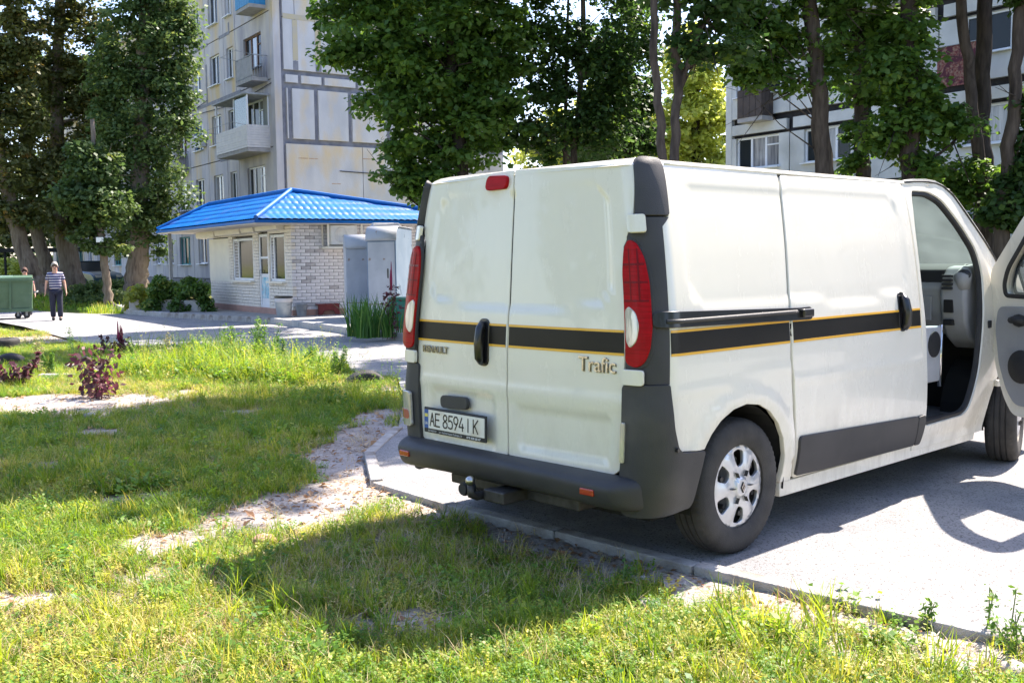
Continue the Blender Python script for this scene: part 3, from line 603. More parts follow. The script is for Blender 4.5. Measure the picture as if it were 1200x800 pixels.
MB().tube([vb_off0(u, z) for u, z in ((3.43, 1.893), (3.56, 1.906), (3.74, 1.912), (3.86, 1.907), (3.955, 1.888), (4.05, 1.84), (4.18, 1.722), (4.39, 1.545), (4.50, 1.445), (4.62, 1.33))], .0065, 6).build('roof_gasket', m_rub, van, True)
# rubber seal round the aperture
def band(name, loop, wdt, mat, parent, off=0.004, thick=.01, step=.04):
    """closed strip just inside a loop on the body surface"""
    c = np.mean(loop, 0); inn = []
    n = len(loop)
    for i in range(n):
        a, b = Vector(loop[i-1]), Vector(loop[(i+1) % n]); t = (b-a).normalized(); nn = Vector((-t.y, t.x)); p = Vector(loop[i]); q1, q2 = p+nn*wdt, p-nn*wdt
        inn.append(tuple(q1 if inside(loop, q1.x, q1.y) else q2))
    return panel(name, loop, VB, mat, parent, holes=[inn], step=step, thick=thick, off=off)
band('door_seal', APR, .020, m_rub, van, off=-.012, thick=.03)
# deep jamb behind the seal
panel('sill', [(1.95, .215), (1.945, .285), (3.50, .285), (4.24, .285), (4.29, .255), (4.27, .215)], VB, m_paint, van, step=.06, thick=.05, off=-.006)
panel('sill', mirror([(1.95, .215), (1.945, .285), (4.24, .285), (4.27, .215)]), VB, m_paint, van, step=.1, thick=.05, off=-.006)
# ---- roof
def roof_pt(a, b):
    """a = x, b in [-1, 1] across"""
    x, s = a, b; zr = 1.880
    xr = XR+BOW+.06
    if x < xr+RC: dx = (xr+RC-x)/RC; hy = (.95-RC)+RC*math.sqrt(max(0, 1-min(1, dx)**2)); 
    else: hy = .95
    hw = hy*wid(1.885)/.95
    if x < xr+.16: pass
    y = s*hw; d = min(hw*(1-abs(s))+.0, (x-(XR+.065+BOW*(min(1, abs(y)/YB))**2))*1.0)
    d = max(0, d); z = zr+.038*(1-(1-min(d/.13, 1))**2)+.028*min(d/.8, 1)
    if x > 2.95: z += .004*math.sin((x-2.95)*2)
    if x > 3.1: z -= .18*(x-3.1)**2
    return (x, -y, z)
xs = np.concatenate([XR+.066+np.array([0, .01, .03, .055, .09, .13, .18, .26]), np.linspace(.6, 3.36, 26)]); sv = np.sin(np.linspace(-1, 1, 29)*math.pi/2)
mb = MB(); vs = []
for x in xs:
    for s in sv:
        p = roof_pt(x, s)
        if x < XR+.07+.3:
            xx = XR+.066+BOW*(min(1, abs(p[1])/YB))**2; p = (max(p[0], min(p[0]+.03, xx)), p[1], p[2])
        vs.append(p)
k = len(sv); mb.add(vs, [(i*k+j, i*k+j+1, (i+1)*k+j+1, (i+1)*k+j) for i in range(len(xs)-1) for j in range(k-1)])
roof = mb.build('roof', m_paint, van, smooth=True)
# drip rail line
for s in (1, -1): MB().tube([VB(s*u, 1.888) for u in np.linspace(1.06, 3.75, 30)], .006, 6).build('roof_rail', m_paint, van, True)
# windscreen + hood
def scr(a, b):
    t, s = a, b; L = [(3.30, 1.905), (3.44, 1.80), (3.60, 1.66), (3.80, 1.475), (4.03, 1.25), (4.17, 1.14)]
    x = float(np.interp(t, np.linspace(0, 1, 6), [p[0] for p in L])); z = float(np.interp(t, np.linspace(0, 1, 6), [p[1] for p in L])); w = wid(z)-.03-.16*max(0, x-XF)**2
    return (x+.16*(1-s*s), -s*w, z+.02*(1-s*s))
panel('windscreen', rnd_poly([(.05, -.95), (.98, -.95), (.98, .95), (.05, .95)], .03), scr, m_glass, van, step=.12, thick=.006, hint=(2, 0, .5))
panel('windscreen_frame', [(0, -1), (1.02, -1), (1.02, 1), (0, 1)], scr, m_paint, van, holes=[rnd_poly([(.07, -.93), (.96, -.93), (.96, .93), (.07, .93)], .05)], step=.08, thick=.03, hint=(2, 0, .5), off=.001, inner=True)
def hood(a, b):
    L = [(4.14, 1.155), (4.35, 1.09), (4.55, 1.00), (4.72, .90), (4.80, .78)]; x = float(np.interp(a, np.linspace(0, 1, 5), [p[0] for p in L])); z = float(np.interp(a, np.linspace(0, 1, 5), [p[1] for p in L]))
    w = .93-.16*max(0, x-XF)**2; return (x+.12*(1-b*b), -b*w, z+.03*(1-b*b))
panel('bonnet', [(0, -1), (1, -1), (1, 1), (0, 1)], hood, m_paint, van, step=.12, thick=.02, hint=(3.5, 0, .3))
def nose(a, b): w = .88; x = 4.80-.10*abs(a)**3; return (x+.10*(1-a*a), -a*w, b)
panel('front_bumper', [(-1, .25), (1, .25), (1, .62), (-1, .62)], nose, m_plast, van, step=.12, thick=.05, hint=(4, 0, .5), off=.02)
panel('grille', [(-.55, .62), (.55, .62), (.55, .80), (-.55, .80)], nose, m_dark, van, step=.15, thick=.02, hint=(4, 0, .5))
for s in (-1, 1): panel('headlight', rnd_poly([(s*.58, .62), (s*.98, .62), (s*.99, .86), (s*.60, .80)], .03), nose, m_clr, van, step=.1, thick=.02, hint=(4, 0, .5), off=.01)
# ---- underbody
MB().box(.42, 4.5, -.70, .70, .20, .32).box(1.2, 3.5, -.86, .86, .22, .30).build('underbody', m_dark, van)
MB().tube([(.85, -.72, .33), (.85, .72, .33)], .05, 10).box(.45, 1.0, -.5, .1, .20, .30).tube([(.2, .35, .28), (.75, .38, .26), (1.6, .3, .26)], .03, 8).build('rear_axle', m_steel, van)
# ---- black/grey trims on both rear corners
LOWC = [(.752, .46), (.752, .885), (.972, .892), (.985, .70), (1.010, .605), (1.045, .575), (1.22, .562), (1.205, .50), (1.185, .42), (1.17, .30), (.95, .285), (.80, .285), (.765, .33)]
for s in (1, -1):
    f = (lambda P: P) if s > 0 else mirror
    panel('corner_bumper', f(rnd_poly(LOWC, [.01, .02, .01, .03, .02, .03, .01, .03, .03, .04, .05, .05, .03])), VB, m_plast, van, step=.035, thick=.04, off=.016, relief=lambda u, z: .018*math.exp(-((abs(u)-.93)/.16)**2)*ss(.92, .72, z)*ss(.25, .45, z) if z < .93 else 0)
    panel('pillar_trim', f([(.756 if s > 0 else .788, .895), (.975, .895), (.978, 1.09), (.982, 1.60), (1.025, 1.64), (.85, 1.64), (.80, 1.555), (.782, 1.2), (.768, 1.0)]), VB, m_plast, van, step=.05, thick=.02, off=.003 if s > 0 else .026)
    panel('corner_cap', f(rnd_poly([(.855, 1.652), (1.028, 1.652), (1.04, 1.875), (1.02, 1.915), (.92, 1.925), (.885, 1.91)] if s > 0 else [(.865, 1.652), (1.028, 1.652), (1.04, 1.835), (1.02, 1.872), (.92, 1.885), (.885, 1.88)], [.01, .01, .03, .03, .03, .02])), lambda u, z: VB(u*(1-.25*max(0, z-1.875)), z) if z < 1.88 else tuple(Vector(VB(u, 1.88))+Vector((.55*(z-1.88), -(-1 if u < 0 else 1)*-.55*(z-1.88), .85*(z-1.88)))), m_plast, van, step=.03, thick=.03 if s > 0 else .06, off=.007 if s > 0 else .036)
    # tail lamp
    TLp = [(.772, .985), (.770, 1.40), (.785, 1.50), (.815, 1.540), (.850, 1.525), (.882, 1.46), (.897, 1.35), (.900, 1.15), (.888, 1.05), (.865, .995), (.83, .970)]
    CL = rnd_poly([(.780, 1.085), (.780, 1.225), (.80, 1.240), (.832, 1.215), (.846, 1.155), (.832, 1.085), (.80, 1.055)], .02)
    lamp = panel('tail_light', f(rnd_poly(TLp, .03)), VB, m_redl, van, holes=[f(CL)], step=.03, thick=.02, off=.016 if s > 0 else .040, relief=lambda u, z: .006*math.exp(-((abs(u)-.87)/.06)**2))
    m_redd = bpy.data.materials.get('dark_red_lens') or pm('dark_red_lens', (.17, .002, .006), None, rough=.3, spec=.2)
    for zz in (1.262, 1.345, 1.425): panel('lens_band', f([(.776, zz), (.893-max(0, zz-1.33)*.12, zz), (.892-max(0, zz-1.33)*.12, zz+.008), (.776, zz+.008)]), VB, m_redd, lamp, step=.03, thick=.002, off=.0175 if s > 0 else .0415, relief=lambda u, z: .006*math.exp(-((abs(u)-.87)/.06)**2))
    for uu in (.812, .852): panel('lens_band', f([(uu, 1.27), (uu+.005, 1.27), (uu+.005, 1.50), (uu, 1.50)]), VB, m_redd, lamp, step=.03, thick=.002, off=.0172 if s > 0 else .0412, relief=lambda u, z: .006*math.exp(-((abs(u)-.87)/.06)**2))
    panel('indicator_lens', f(CL), VB, m_clr, lamp, step=.03, thick=.01, off=.020 if s > 0 else .044, relief=lambda u, z: .006*math.exp(-((abs(u)-.86)/.06)**2))
    panel('tail_light_housing', f([(a+(.012 if a > .85 else -.004), b+(.012 if b > 1.2 else -.012)) for a, b in TLp]), VB, m_plast, van, step=.05, thick=.015, off=.008 if s > 0 else .030)
    # hinges
    for z0, z1 in ((1.572, 1.648), (.893, .957)):
        panel('hinge', f(rnd_poly([(.765 if z1 < 1 else .825, z0), (.90 if z0 > 1 else .862, z0), (.90 if z0 > 1 else .862, z1), (.765 if z1 < 1 else .825, z1)], .012)), VB, m_paint, van, step=.03, thick=.02, off=.034)
    if s < 0:
        fl = panel('fog_light', f(rnd_poly([(.80, .535), (.80, .725), (.905, .725), (.905, .535)], .02)), VB, m_clr, van, step=.03, thick=.02, off=.05)
        panel('fog_lens', f(rnd_poly([(.81, .575), (.81, .625), (.89, .625), (.89, .575)], .02)), VB, pm('pale_red_lens', (.45, .12, .10), None, rough=.1, coat=1), fl, step=.03, thick=.004, off=.054)
    else:
        panel('reverse_light', rnd_poly([(.757, .535), (.757, .715), (.775, .715), (.775, .535)], .006), VB, m_clr, van, step=.03, thick=.02, off=.035)
MB().tube([VB(.99, .56+.04), (VB(.99, .56+.04)[0]-.001, VB(.99, .60)[1]-.045, .60)], .010, 10).build('parking_sensor', m_black, van)
# ---- bumper: swept profile across the rear
prof = [(.17, .474), (.075, .468), (.045, .458), (.030, .438), (.032, .415), (.043, .375), (.060, .342), (.10, .325), (.17, .325)]
mb = MB(); ys = np.concatenate([np.linspace(-.865, -.76, 7), np.linspace(-.7, .7, 9), np.linspace(.80, .915, 7)]); vs = []
for y in ys:
    e = max(0, (abs(y)-(.745 if y < 0 else .78))/(.12 if y < 0 else .135)); sh = .13*e**2.0; drop = .012*ss(.3, .8, abs(y))
    vs += [(px_+sh*(1 if i not in (0, 8) else .6)+BOW*(abs(y)/.8)**2*.5, y*(1-.0*e), pz-drop*(1 if i not in (0, 1) else .3)) for i, (px_, pz) in enumerate(prof)]
k = len(prof); mb.add(vs, [(i*k+j, i*k+j+1, (i+1)*k+j+1, (i+1)*k+j) for i in range(len(ys)-1) for j in range(k-1)])
mb.add([], [tuple(range(k)), tuple(range((len(ys)-1)*k, len(ys)*k))])if False else None
bum = mb.build('rear_bumper', m_plast, van, smooth=True)
so = bum.modifiers.new('solid', 'SOLIDIFY'); so.thickness = .01; so.offset = -1; sb = bum.modifiers.new('sub', 'SUBSURF'); sb.levels = sb.render_levels = 1
for s in (1, -1):
    MB().cbox((.047, -s*(.64 if s > 0 else .74), .398), (.02, .085, .032)).build('reflector', pm('bumper_reflector', (.42, .035, .02), None, rough=.15, coat=1), van, bevel=.006)
# ---- tow bar
th = thing('tow_bar', None, None); th.parent = van
MB().box(.16, .30, -.48, .48, .255, .31).build('cross_member', m_steel, th, bevel=.01)
MB().box(.0, .25, -.12, .02, .255, .315).cbox((.05, -.03, .28), (.07, .16, .06)).build('bracket', m_steel, th, bevel=.008)
MB().tube([(.10, .07, .272), (-.01, .07, .272), (-.045, .07, .285), (-.05, .07, .335)], [.022, .022, .020, .015], 10).build('ball_neck', m_steel, th, True); MB().ball((-.05, .07, .358), .025, 8).build('tow_ball', pm('worn_chrome', (.5, .49, .47), None, rough=.3, metal=1), th, True)
MB().tube([(.04, .165, .295), (-.015, .165, .295)], .036, 14).tube([(-.016, .165, .295), (-.025, .165, .295)], .03, 14).build('socket', m_rub, th, True, angle=40)
# ---- band with orange lines
ZB0, ZB1 = 1.018, 1.134
def strip(u0, u1, z0, z1, mat, parent, rel, off, name):
    return panel(name, [(u0, z0), (u1, z0), (u1, z1), (u0, z1)], VB, mat, parent, step=.05, thick=.0015, bead=.0005, relief=rel, off=off)
for (u0, u1, rel, extra) in ((-.772, -.016, rel_rear, 0), (.008, .755, rel_rear, 0), (.985, 1.938, rel_quarter, 0), (1.966, 3.358, rel_slide, .004), (-3.33, -.985, rel_quarter, 0)):
    strip(u0, u1, ZB0+.010, ZB1-.010, m_band, van, rel, .0022+extra, 'side_band' if abs(u1) > .8 or abs(u0) > .9 else 'rear_band')
    for za in (ZB0, ZB1-.011): strip(u0, u1, za, za+.011, m_gold, van, rel, .0032+extra, 'pinstripe')
# sliding rail
def vb_off(u, z, d): 
    p = Vector(VB(u, z)); e = 1e-3; n = (Vector(VB(u+e, z))-p).cross(Vector(VB(u, z+e))-p).normalized(); n = n if n.dot(p-Vector((2.3, 0, .9))) > 0 else -n; return p+n*d
rl = panel('door_rail', rnd_poly([(.905, 1.150), (.905, 1.212), (.95, 1.216), (2.02, 1.190), (2.13, 1.192), (2.145, 1.16), (2.13, 1.130), (2.00, 1.132), (.95, 1.148)], [.02, .02, .02, .02, .02, .02, .02, .02, .02]), VB, m_black, van, step=.03, thick=.03, off=.020)
MB().tube([vb_off(u, 1.172, .026) for u in np.linspace(.96, 1.98, 16)], .010, 8).build('rail_bar', m_plast, rl, True)
MB().cbox(tuple(vb_off(2.07, 1.162, .03)), (.10, .03, .045)).build('rail_bracket', m_black, rl, bevel=.01)
# side trim on sliding door
panel('side_trim', rnd_poly([(2.050, .318), (2.045, .455), (2.035, .525), (3.355, .478), (3.372, .30), (2.3, .312)], [.02, .02, .03, .02, .02, .02]), VB, m_plast, van, step=.05, thick=.02, off=.020)
panel('side_trim', rnd_poly([(3.362, .476), (3.378, .300), (3.445, .30), (3.458, .44), (3.44, .478)], [.01, .02, .02, .02, .01]), VB, m_plast, van, step=.04, thick=.02, off=.022)
# handles
def handle(parent, u, z0, z1, wd, name):
    b = panel('handle_cup', rnd_poly([(u-wd, z0), (u+wd, z0), (u+wd, z1), (u-wd, z1)], wd*.9, 8), VB, m_black, parent, step=.03, thick=.01, off=.008)
    b.name = name
    MB().tube([vb_off(u, z0+.018, .012), vb_off(u, z0+.04, .030), vb_off(u, (z0+z1)/2, .038), vb_off(u, z1-.05, .032), vb_off(u, z1-.02, .012)], [wd*.55, wd*.62, wd*.62, wd*.58, wd*.5], 10).build('grip', m_black, b, True)
    MB().tube([vb_off(u, z0+.05, .04), vb_off(u, z0+.05, .052)], .008, 10).build('lock', m_chrome, b, True)
handle(van, -.185, .915, 1.155, .040, 'door_handle')
handle(van, 3.135, 1.010, 1.235, .042, 'door_handle')
# number plate handle
panel('plate_light_grip', rnd_poly([(-.53, .665), (-.30, .675), (-.30, .735), (-.53, .728)], .028, 6), VB, m_plast, van, step=.03, thick=.02, off=.026)
# brake light
panel('brake_light', rnd_poly([(-.235, 1.815), (-.05, 1.818), (-.045, 1.878), (-.225, 1.885)], .03, 6), VB, m_redl, van, step=.03, thick=.03, off=.020)
# ---- lettering
def text(name, s, size, mat, parent, origin, xdir, up, extrude=.001, width=None, align='CENTER', bold=0.0, shear=0):
    cu = bpy.data.curves.new(name, 'FONT'); cu.body = s; cu.size = size; cu.extrude = extrude; cu.align_x = align; cu.align_y = 'CENTER'; cu.offset = bold; cu.shear = shear
    o = bpy.data.objects.new(name, cu); COL.objects.link(o); dg = bpy.context.evaluated_depsgraph_get(); me = bpy.data.meshes.new_from_object(o.evaluated_get(dg)); bpy.data.objects.remove(o)
    me.materials.clear(); me.materials.append(mat); o = bpy.data.objects.new(name, me); X = Vector(xdir).normalized(); U = Vector(up).normalized(); Zn = X.cross(U).normalized(); U = Zn.cross(X)
    if width:
        xs_ = [v.co.x for v in me.vertices]; k = width/(max(xs_)-min(xs_)); 
        for v in me.vertices: v.co.x *= k
    M = Matrix((X, U, Zn)).transposed().to_4x4(); M.translation = Vector(origin); o.matrix_local = M; return link(o, parent)
XL = (0, -1, 0)   # reading direction on the rear face
def rear_text(s, size, mat, u, z, width, off=.004, bold=.004, ext=.002, shear=0, name='badge'):
    p = Vector(VB(u, z)); a, b = Vector(VB(u-.1, z)), Vector(VB(u+.1, z)); up = Vector(VB(u, z+.05))-Vector(VB(u, z-.05)); xd = (b-a).normalized(); n = xd.cross(up.normalized())
    return text(name, s, size, mat, van, p+n*off*1, xd, up, ext, width, bold=bold, shear=shear)
m_badge = pm('badge_chrome', (.16, .15, .13), (.3, .28, .24), 60, .25, metal=.8)
rear_text('RENAULT', .052, m_badge, -.60, .972, .235, off=.006, bold=.0012)
m_badge2 = pm('badge_bright', (.80, .72, .66), (.5, .42, .36), 40, .25, metal=.8)
rear_text('Trafic', .098, m_badge, .602, .964, .222, off=.002, bold=.001)  # dark copy set low behind the letters as their shadow
rear_text('Trafic', .098, m_badge2, .599, .967, .222, off=.006, bold=.0)
# number plate, in a local frame on the left door
def plate_frame():
    c = Vector((.130, .395, .588)); xd = Vector((-.02, -1, .0)).normalized(); return c, xd, Vector((.02, 0, 1))
pc, pxd, pup = plate_frame(); pn = pxd.cross(pup).normalized()
PM = Matrix((pxd, pup, pn)).transposed().to_4x4(); PM.translation = pc
def pbox(w, h, d, x=0, y=0, z=0): 
    return MB().box(x-w/2, x+w/2, y-h/2, y+h/2, z, z+d)
pl = pbox(.530, .140, .012).build('number_plate', m_rub, van, bevel=.006); pl.matrix_local = PM
m_pw = pm('plate_white', (.80, .78, .72), (.74, .70, .62), 4, .35, c3=(.66, .6, .5), s3=8); m_pb = pm('plate_blue', (.02, .09, .33), None, rough=.4); m_py = pm('plate_yellow', (.7, .6, .12), None, rough=.4); m_ink = pm('plate_ink', (.03, .022, .018), None, rough=.5); m_wt = pm('frame_print', (.6, .6, .6), None, rough=.6)
o = pbox(.476, .102, .003, .018, .006, .0125).build('plate_sheet', m_pw, pl); o = pbox(.036, .102, .0034, -.238, .006, .0125).build('country_strip', m_pb, pl); pbox(.026, .018, .001, -.238, .026, .0160).build('flag', m_py, pl)
def ptxt(s, size, x, y, mat, width, bold=0, z=.0163, name='lettering'): return text(name, s, size, mat, pl, (x, y, z), (1, 0, 0), (0, 1, 0), .0004, width, bold=bold)
# plate characters drawn as stroked glyphs, tall and narrow like the plate's own typeface
GL = {'A': [[(0, 0), (.5, 1), (1, 0)], [(.2, .36), (.8, .36)]], 'E': [[(1, 1), (0, 1), (0, 0), (1, 0)], [(0, .52), (.85, .52)]],
 '8': [[(.5, .53), (.12, .66), (.08, .84), (.3, 1), (.7, 1), (.92, .84), (.88, .66), (.5, .53), (.05, .36), (0, .16), (.25, 0), (.75, 0), (1, .16), (.95, .36), (.5, .53)]],
 '5': [[(.95, 1), (.15, 1), (.08, .56), (.45, .64), (.85, .55), (1, .33), (.85, .06), (.45, 0), (0, .08)]],
 '9': [[(.3, 0), (.95, .60), (1, .8), (.75, 1), (.28, 1), (.02, .8), (.1, .52), (.5, .42), (.88, .52)]],
 '4': [[(.62, 1), (0, .28), (1, .28)], [(.78, .52), (.78, 0)]], 'I': [[(.5, 0), (.5, 1)]], 'K': [[(0, 0), (0, 1)], [(1, 1), (.05, .42)], [(.3, .58), (1, 0)]]}
def glyph(mb, ch, x, y, w, h, t, z):
    for st in GL[ch]:
        p = [Vector((x+a*w, y+b*h)) for a, b in st]
        for q in p: mb.lathe([(t/2, z), (t/2, z+.0008)], 8, Matrix.Translation((q.x, q.y, 0)))
        for a, b in zip(p[:-1], p[1:]):
            d = (b-a).normalized(); s = Vector((-d.y, d.x))*t/2; mb.add([(a.x+s.x, a.y+s.y, z+.0009), (a.x-s.x, a.y-s.y, z+.0009), (b.x-s.x, b.y-s.y, z+.0009), (b.x+s.x, b.y+s.y, z+.0009)], [(0, 1, 2, 3)])
for ch, x in zip('AE8594IK', (-.203, -.156, -.088, -.042, .004, .050, .118, .168)):
    gm = MB(); glyph(gm, ch, x-(.012 if ch == 'I' else 0), -.028, .036, .068, .0085, .0158); gm.build('character', m_ink, pl, fixn=True) if False else link(bpy.data.objects.new('character', gm.mesh('character', m_ink)), pl)
ptxt('UA', .022, -.238, -.018, m_wt, .026, .0005)
ptxt('АВТОЦЕНТР', .013, -.19, -.0585, m_wt, .075, 0, .0125); ptxt('ул. Набережная Победы, 37', .015, -.03, -.0585, m_wt, .20, 0, .0125); ptxt('098 428 68 47', .016, .165, -.0585, m_wt, .115, .0006, .0125)
# ---- wheels
def tyre_bm(R0=.336, w=.205, n=132):
    pr = [(.205, -.085), (.225, -.098), (.265, -.1025), (.300, -.099), (.322, -.088), (.3325, -.072), (.3365, -.050), (.3365, -.040), (.3285, -.0385), (.3285, -.0325), (.3365, -.031), (.3365, -.005), (.3285, -.0035), (.3285, .0035), (.3365, .005), (.3365, .031), (.3285, .0325), (.3285, .0385), (.3365, .040), (.3365, .050), (.3325, .072), (.322, .088), (.300, .099), (.265, .1025), (.225, .098), (.205, .085)]
    mb = MB(); vs = []
    for j in range(n):
        a = 2*math.pi*j/n
        for i, (r, h) in enumerate(pr):
            if i in (4, 5, 20, 21) and j % 2 == 0: r -= .007
            if i in (6, 19) and j % 2 == 0: r -= .004
            vs.append((r*math.cos(a), h, r*math.sin(a)))
    k = len(pr); mb.add(vs, [(j*k+i, j*k+i+1, ((j+1) % n)*k+i+1, ((j+1) % n)*k+i) for j in range(n) for i in range(k-1)]); return mb
tyre_me = tyre_bm().mesh('tyre', m_tyre, True); tyre_me.set_sharp_from_angle(angle=R_(38))
def hub_parts(wheel):
    """hubcap faces local -y"""
    def hm(a, b):
        r = math.hypot(a, b); d = -.088-.016*(1-ss(.04, .06, r))+.010*ss(.10, .19, r)-.0; d += .012*ss(.197, .208, r); return (a, d, b)
    holes = []
    for k in range(6):
        c = R_(30+60*k); h = [(.104, -.17), (.120, -.26), (.160, -.26), (.180, -.235), (.186, 0), (.180, .235), (.160, .26), (.120, .26), (.104, .17), (.096, 0)]
        holes.append(rnd_poly([(r*math.cos(c+t*1.0), r*math.sin(c+t*1.0)) for r, t in h], .012, 3))
    circ = [(.208*math.cos(t), .208*math.sin(t)) for t in np.linspace(0, 2*math.pi, 64, endpoint=False)]
    hub = panel('hubcap', circ, hm, m_silver, wheel, holes=holes, step=.013, thick=.020, hint=(0, .3, 0), bead=.004, relief=lambda a, b: .006*math.cos(6*math.atan2(b, a)-math.pi*0)*ss(.06, .12, math.hypot(a, b))*(1-ss(.17, .195, math.hypot(a, b))))
    MB().lathe([(.209, -.06), (.16, -.045), (.09, -.05), (.02, -.05)], 40, None, False, 'Y').build('rim', pm('grey_steel_wheel', (.30, .29, .28), (.2, .19, .18), 20, .5, metal=.3), wheel, True)
    for k in range(6):
        c = R_(30+60*k+8); p = (.138*math.cos(c), .138*math.sin(c)); MB().tube([(p[0], -.040, p[1]), (p[0], -.072, p[1])], .013, 8).build('wheel_bolt', m_dark if k % 2 else m_steel, wheel, True, angle=40)
    MB().lathe([(.205, .085), (.20, .02), (.19, -.055), (.205, -.0855)], 40, None, False, 'Y').build('rim_barrel', m_steel, wheel, True)
    for k in range(6):
        c = R_(60*k); MB().prism([(.058*math.cos(c)-.0012*math.sin(c), .058*math.sin(c)+.0012*math.cos(c)), (.088*math.cos(c)-.0012*math.sin(c), .088*math.sin(c)+.0012*math.cos(c)), (.088*math.cos(c)+.0012*math.sin(c), .088*math.sin(c)-.0012*math.cos(c)), (.058*math.cos(c)+.0012*math.sin(c), .058*math.sin(c)-.0012*math.cos(c))], -.1085, -.09, 'Y').build('spoke_groove', m_steel, hub)
    # centre disc groove + diamond emblem
    MB().lathe([(.0475, -.1045), (.050, -.1075), (.0525, -.1040)], 32, None, False, 'Y').build('centre_ring', m_steel, hub, True)
    D = MB(); w, h = .0165, .026; y0, y1 = -.1050, -.1095
    def dia(s, t): return [(w*s+t, 0), (0, h*s), (-w*s+t, 0), (0, -h*s)]
    o_, i_ = [(w, 0), (0, h), (-w, 0), (0, -h)], [(w*.42, .004), (0, h*.52), (-w*.42, -.004), (0, -h*.52)]
    D.add([(a, y1, b) for a, b in o_]+[(a, y1, b) for a, b in i_]+[(a*1.1, y0, b*1.1) for a, b in o_], [(0, 1, 5, 4), (1, 2, 6, 5), (2, 3, 7, 6), (3, 0, 4, 7), (0, 1, 9, 8), (1, 2, 10, 9), (2, 3, 11, 10), (3, 0, 8, 11)])
    D.build('emblem', m_dark, hub)
    D2 = MB(); D2.add([(a*.85, y1-.0006, b*.88) for a, b in o_]+[(a*1.15, y1-.0006, b*1.15) for a, b in i_], [(0, 1, 5, 4), (1, 2, 6, 5), (2, 3, 7, 6), (3, 0, 4, 7)]); D2.build('emblem_face', m_badge2, hub)
def wheel(x, y, rot=0, face=1):
    w = bpy.data.objects.new('wheel', None); w.location = (x, y, .334); w.rotation_euler = (0, 0, rot+(0 if face > 0 else math.pi)); link(w, van)
    inst('tyre', tyre_me, w); return w
w1 = wheel(.851, -.825); hub_parts(w1)
for x, y, r, f in ((.851, .825, 0, -1), (FX-UC-YB+.33, -.885, R_(16), 1), (FX-UC-YB+.33, .81, R_(14), -1)):
    w = wheel(x, y, r, f)
    for ch in list(w1.children):
        if ch.name.split('.')[0] == 'tyre': continue
        copy_tree(ch, w)
w1.rotation_euler = (0, 0, 0)
for ch in w1.children: pass
# wheel wells
for s in (1, -1):
    for cx, rr in ((.86, .40), (FX-UC-YB+.33, .40)):
        mb = MB(); n = 16; vs = []
        for i in range(n+1):
            a = R_(-12+204*i/n); vs += [(cx+rr*math.cos(a), -s*.915*(.985), .34+rr*math.sin(a)), (cx+rr*math.cos(a), -s*.60, .34+rr*math.sin(a))]
        mb.add(vs, [(2*i, 2*i+1, 2*i+3, 2*i+2) for i in range(n)]); mb.add([vs[2*i+1] for i in range(n+1)], [tuple(range(n+1))]); mb.build('wheel_arch_liner', m_dark, van)
# ---- cab interior
MB().box(2.53, 3.9, -.80, .82, .30, .36).build('cab_floor', m_cabf, van)
MB().box(2.55, 3.42, -.875, -.78, .355, .40).build('door_step', m_paint, van, bevel=.02)
MB().box(2.95, 3.27, -.905, -.80, .398, .412).build('step_mat', m_rub, van, bevel=.008)
MB().prism([(2.56, .36), (2.56, .62), (2.7, .64), (3.0, .64), (3.05, .36)], -.70, -.05, 'Y').build('seat_base', m_cabf, van, bevel=.03)
seat = MB().box(2.70, 3.17, -.65, -.10, .64, .80).build('passenger_seat', pm('seat_fabric', (.10, .105, .115), (.14, .145, .155), 40, .9), van, bevel=.05, seg=3)
MB().prism([(2.56, .78), (2.72, .78), (2.64, 1.45), (2.56, 1.45)], -.70, -.12, 'Y').build('seat_back', pm('seat_back_fabric', (.08, .085, .09), None, rough=.9), seat, bevel=.04)
m_lgrey = pm('light_grey_plastic', (.50, .51, .53), (.42, .43, .45), 8, .5)
sd = MB().prism([(2.80, .62), (2.78, 1.0), (3.34, .985), (3.32, .62)], -.77, -.71, 'Y').build('seat_side', m_lgrey, van, bevel=.012)
MB().tube([(3.22, -.77, .87), (3.22, -.777, .87)], .085, 20).build('seat_side_pad', m_rub, sd, True, angle=40)
MB().tube([(3.355, -.75, .58), (3.365, -.75, .99)], .014, 8).build('seat_rail', m_chrome, sd, True)
MB().prism([(4.12, .90), (3.72, .90), (3.63, .97), (3.59, 1.08), (3.585, 1.22), (3.64, 1.275), (4.12, 1.2)], -.64, .80, 'Y').build('dashboard', m_dash, van, bevel=.02, seg=3)
MB().prism([(3.62, 1.262), (3.63, 1.345), (3.72, 1.388), (3.86, 1.385), (4.10, 1.19), (4.10, 1.12)], -.76, .80, 'Y').build('dashboard_top', m_dashd, van, bevel=.015)
MB().box(3.575, 3.59, -.58, -.05, 1.0, 1.17).build('glovebox_lid', m_dash, van, bevel=.01); MB().tube([(3.585, -.50, 1.10), (3.565, -.50, 1.10)], .018, 12).build('glovebox_lock', m_black, van, True, angle=40)
MB().box(4.0, 4.05, -.86, .86, .30, 1.15).build('firewall', m_dark, van)
pod = MB().prism([(4.05, .80), (3.76, .81), (3.64, .88), (3.56, .99), (3.53, 1.16), (3.545, 1.29), (3.62, 1.368), (3.76, 1.38), (3.88, 1.355), (4.05, 1.2)], -.835, -.655, 'Y').build('dashboard_end', m_dash, van, bevel=.03, seg=3)
MB().tube([(3.62, -.80, 1.335), (3.56, -.80, 1.30), (3.575, -.80, 1.22)], [.045, .058, .04], 14).build('air_vent', m_dash, pod, True)
MB().ball((3.548, -.812, 1.315), .048, 8, (.5, 1, .8)).build('vent_ball', m_dashd, pod, True)
for k in range(4): MB().box(3.515, 3.540, -.745, -.675, 1.215+.028*k, 1.233+.028*k).build('vent_slat', m_dashd, pod, bevel=.004)
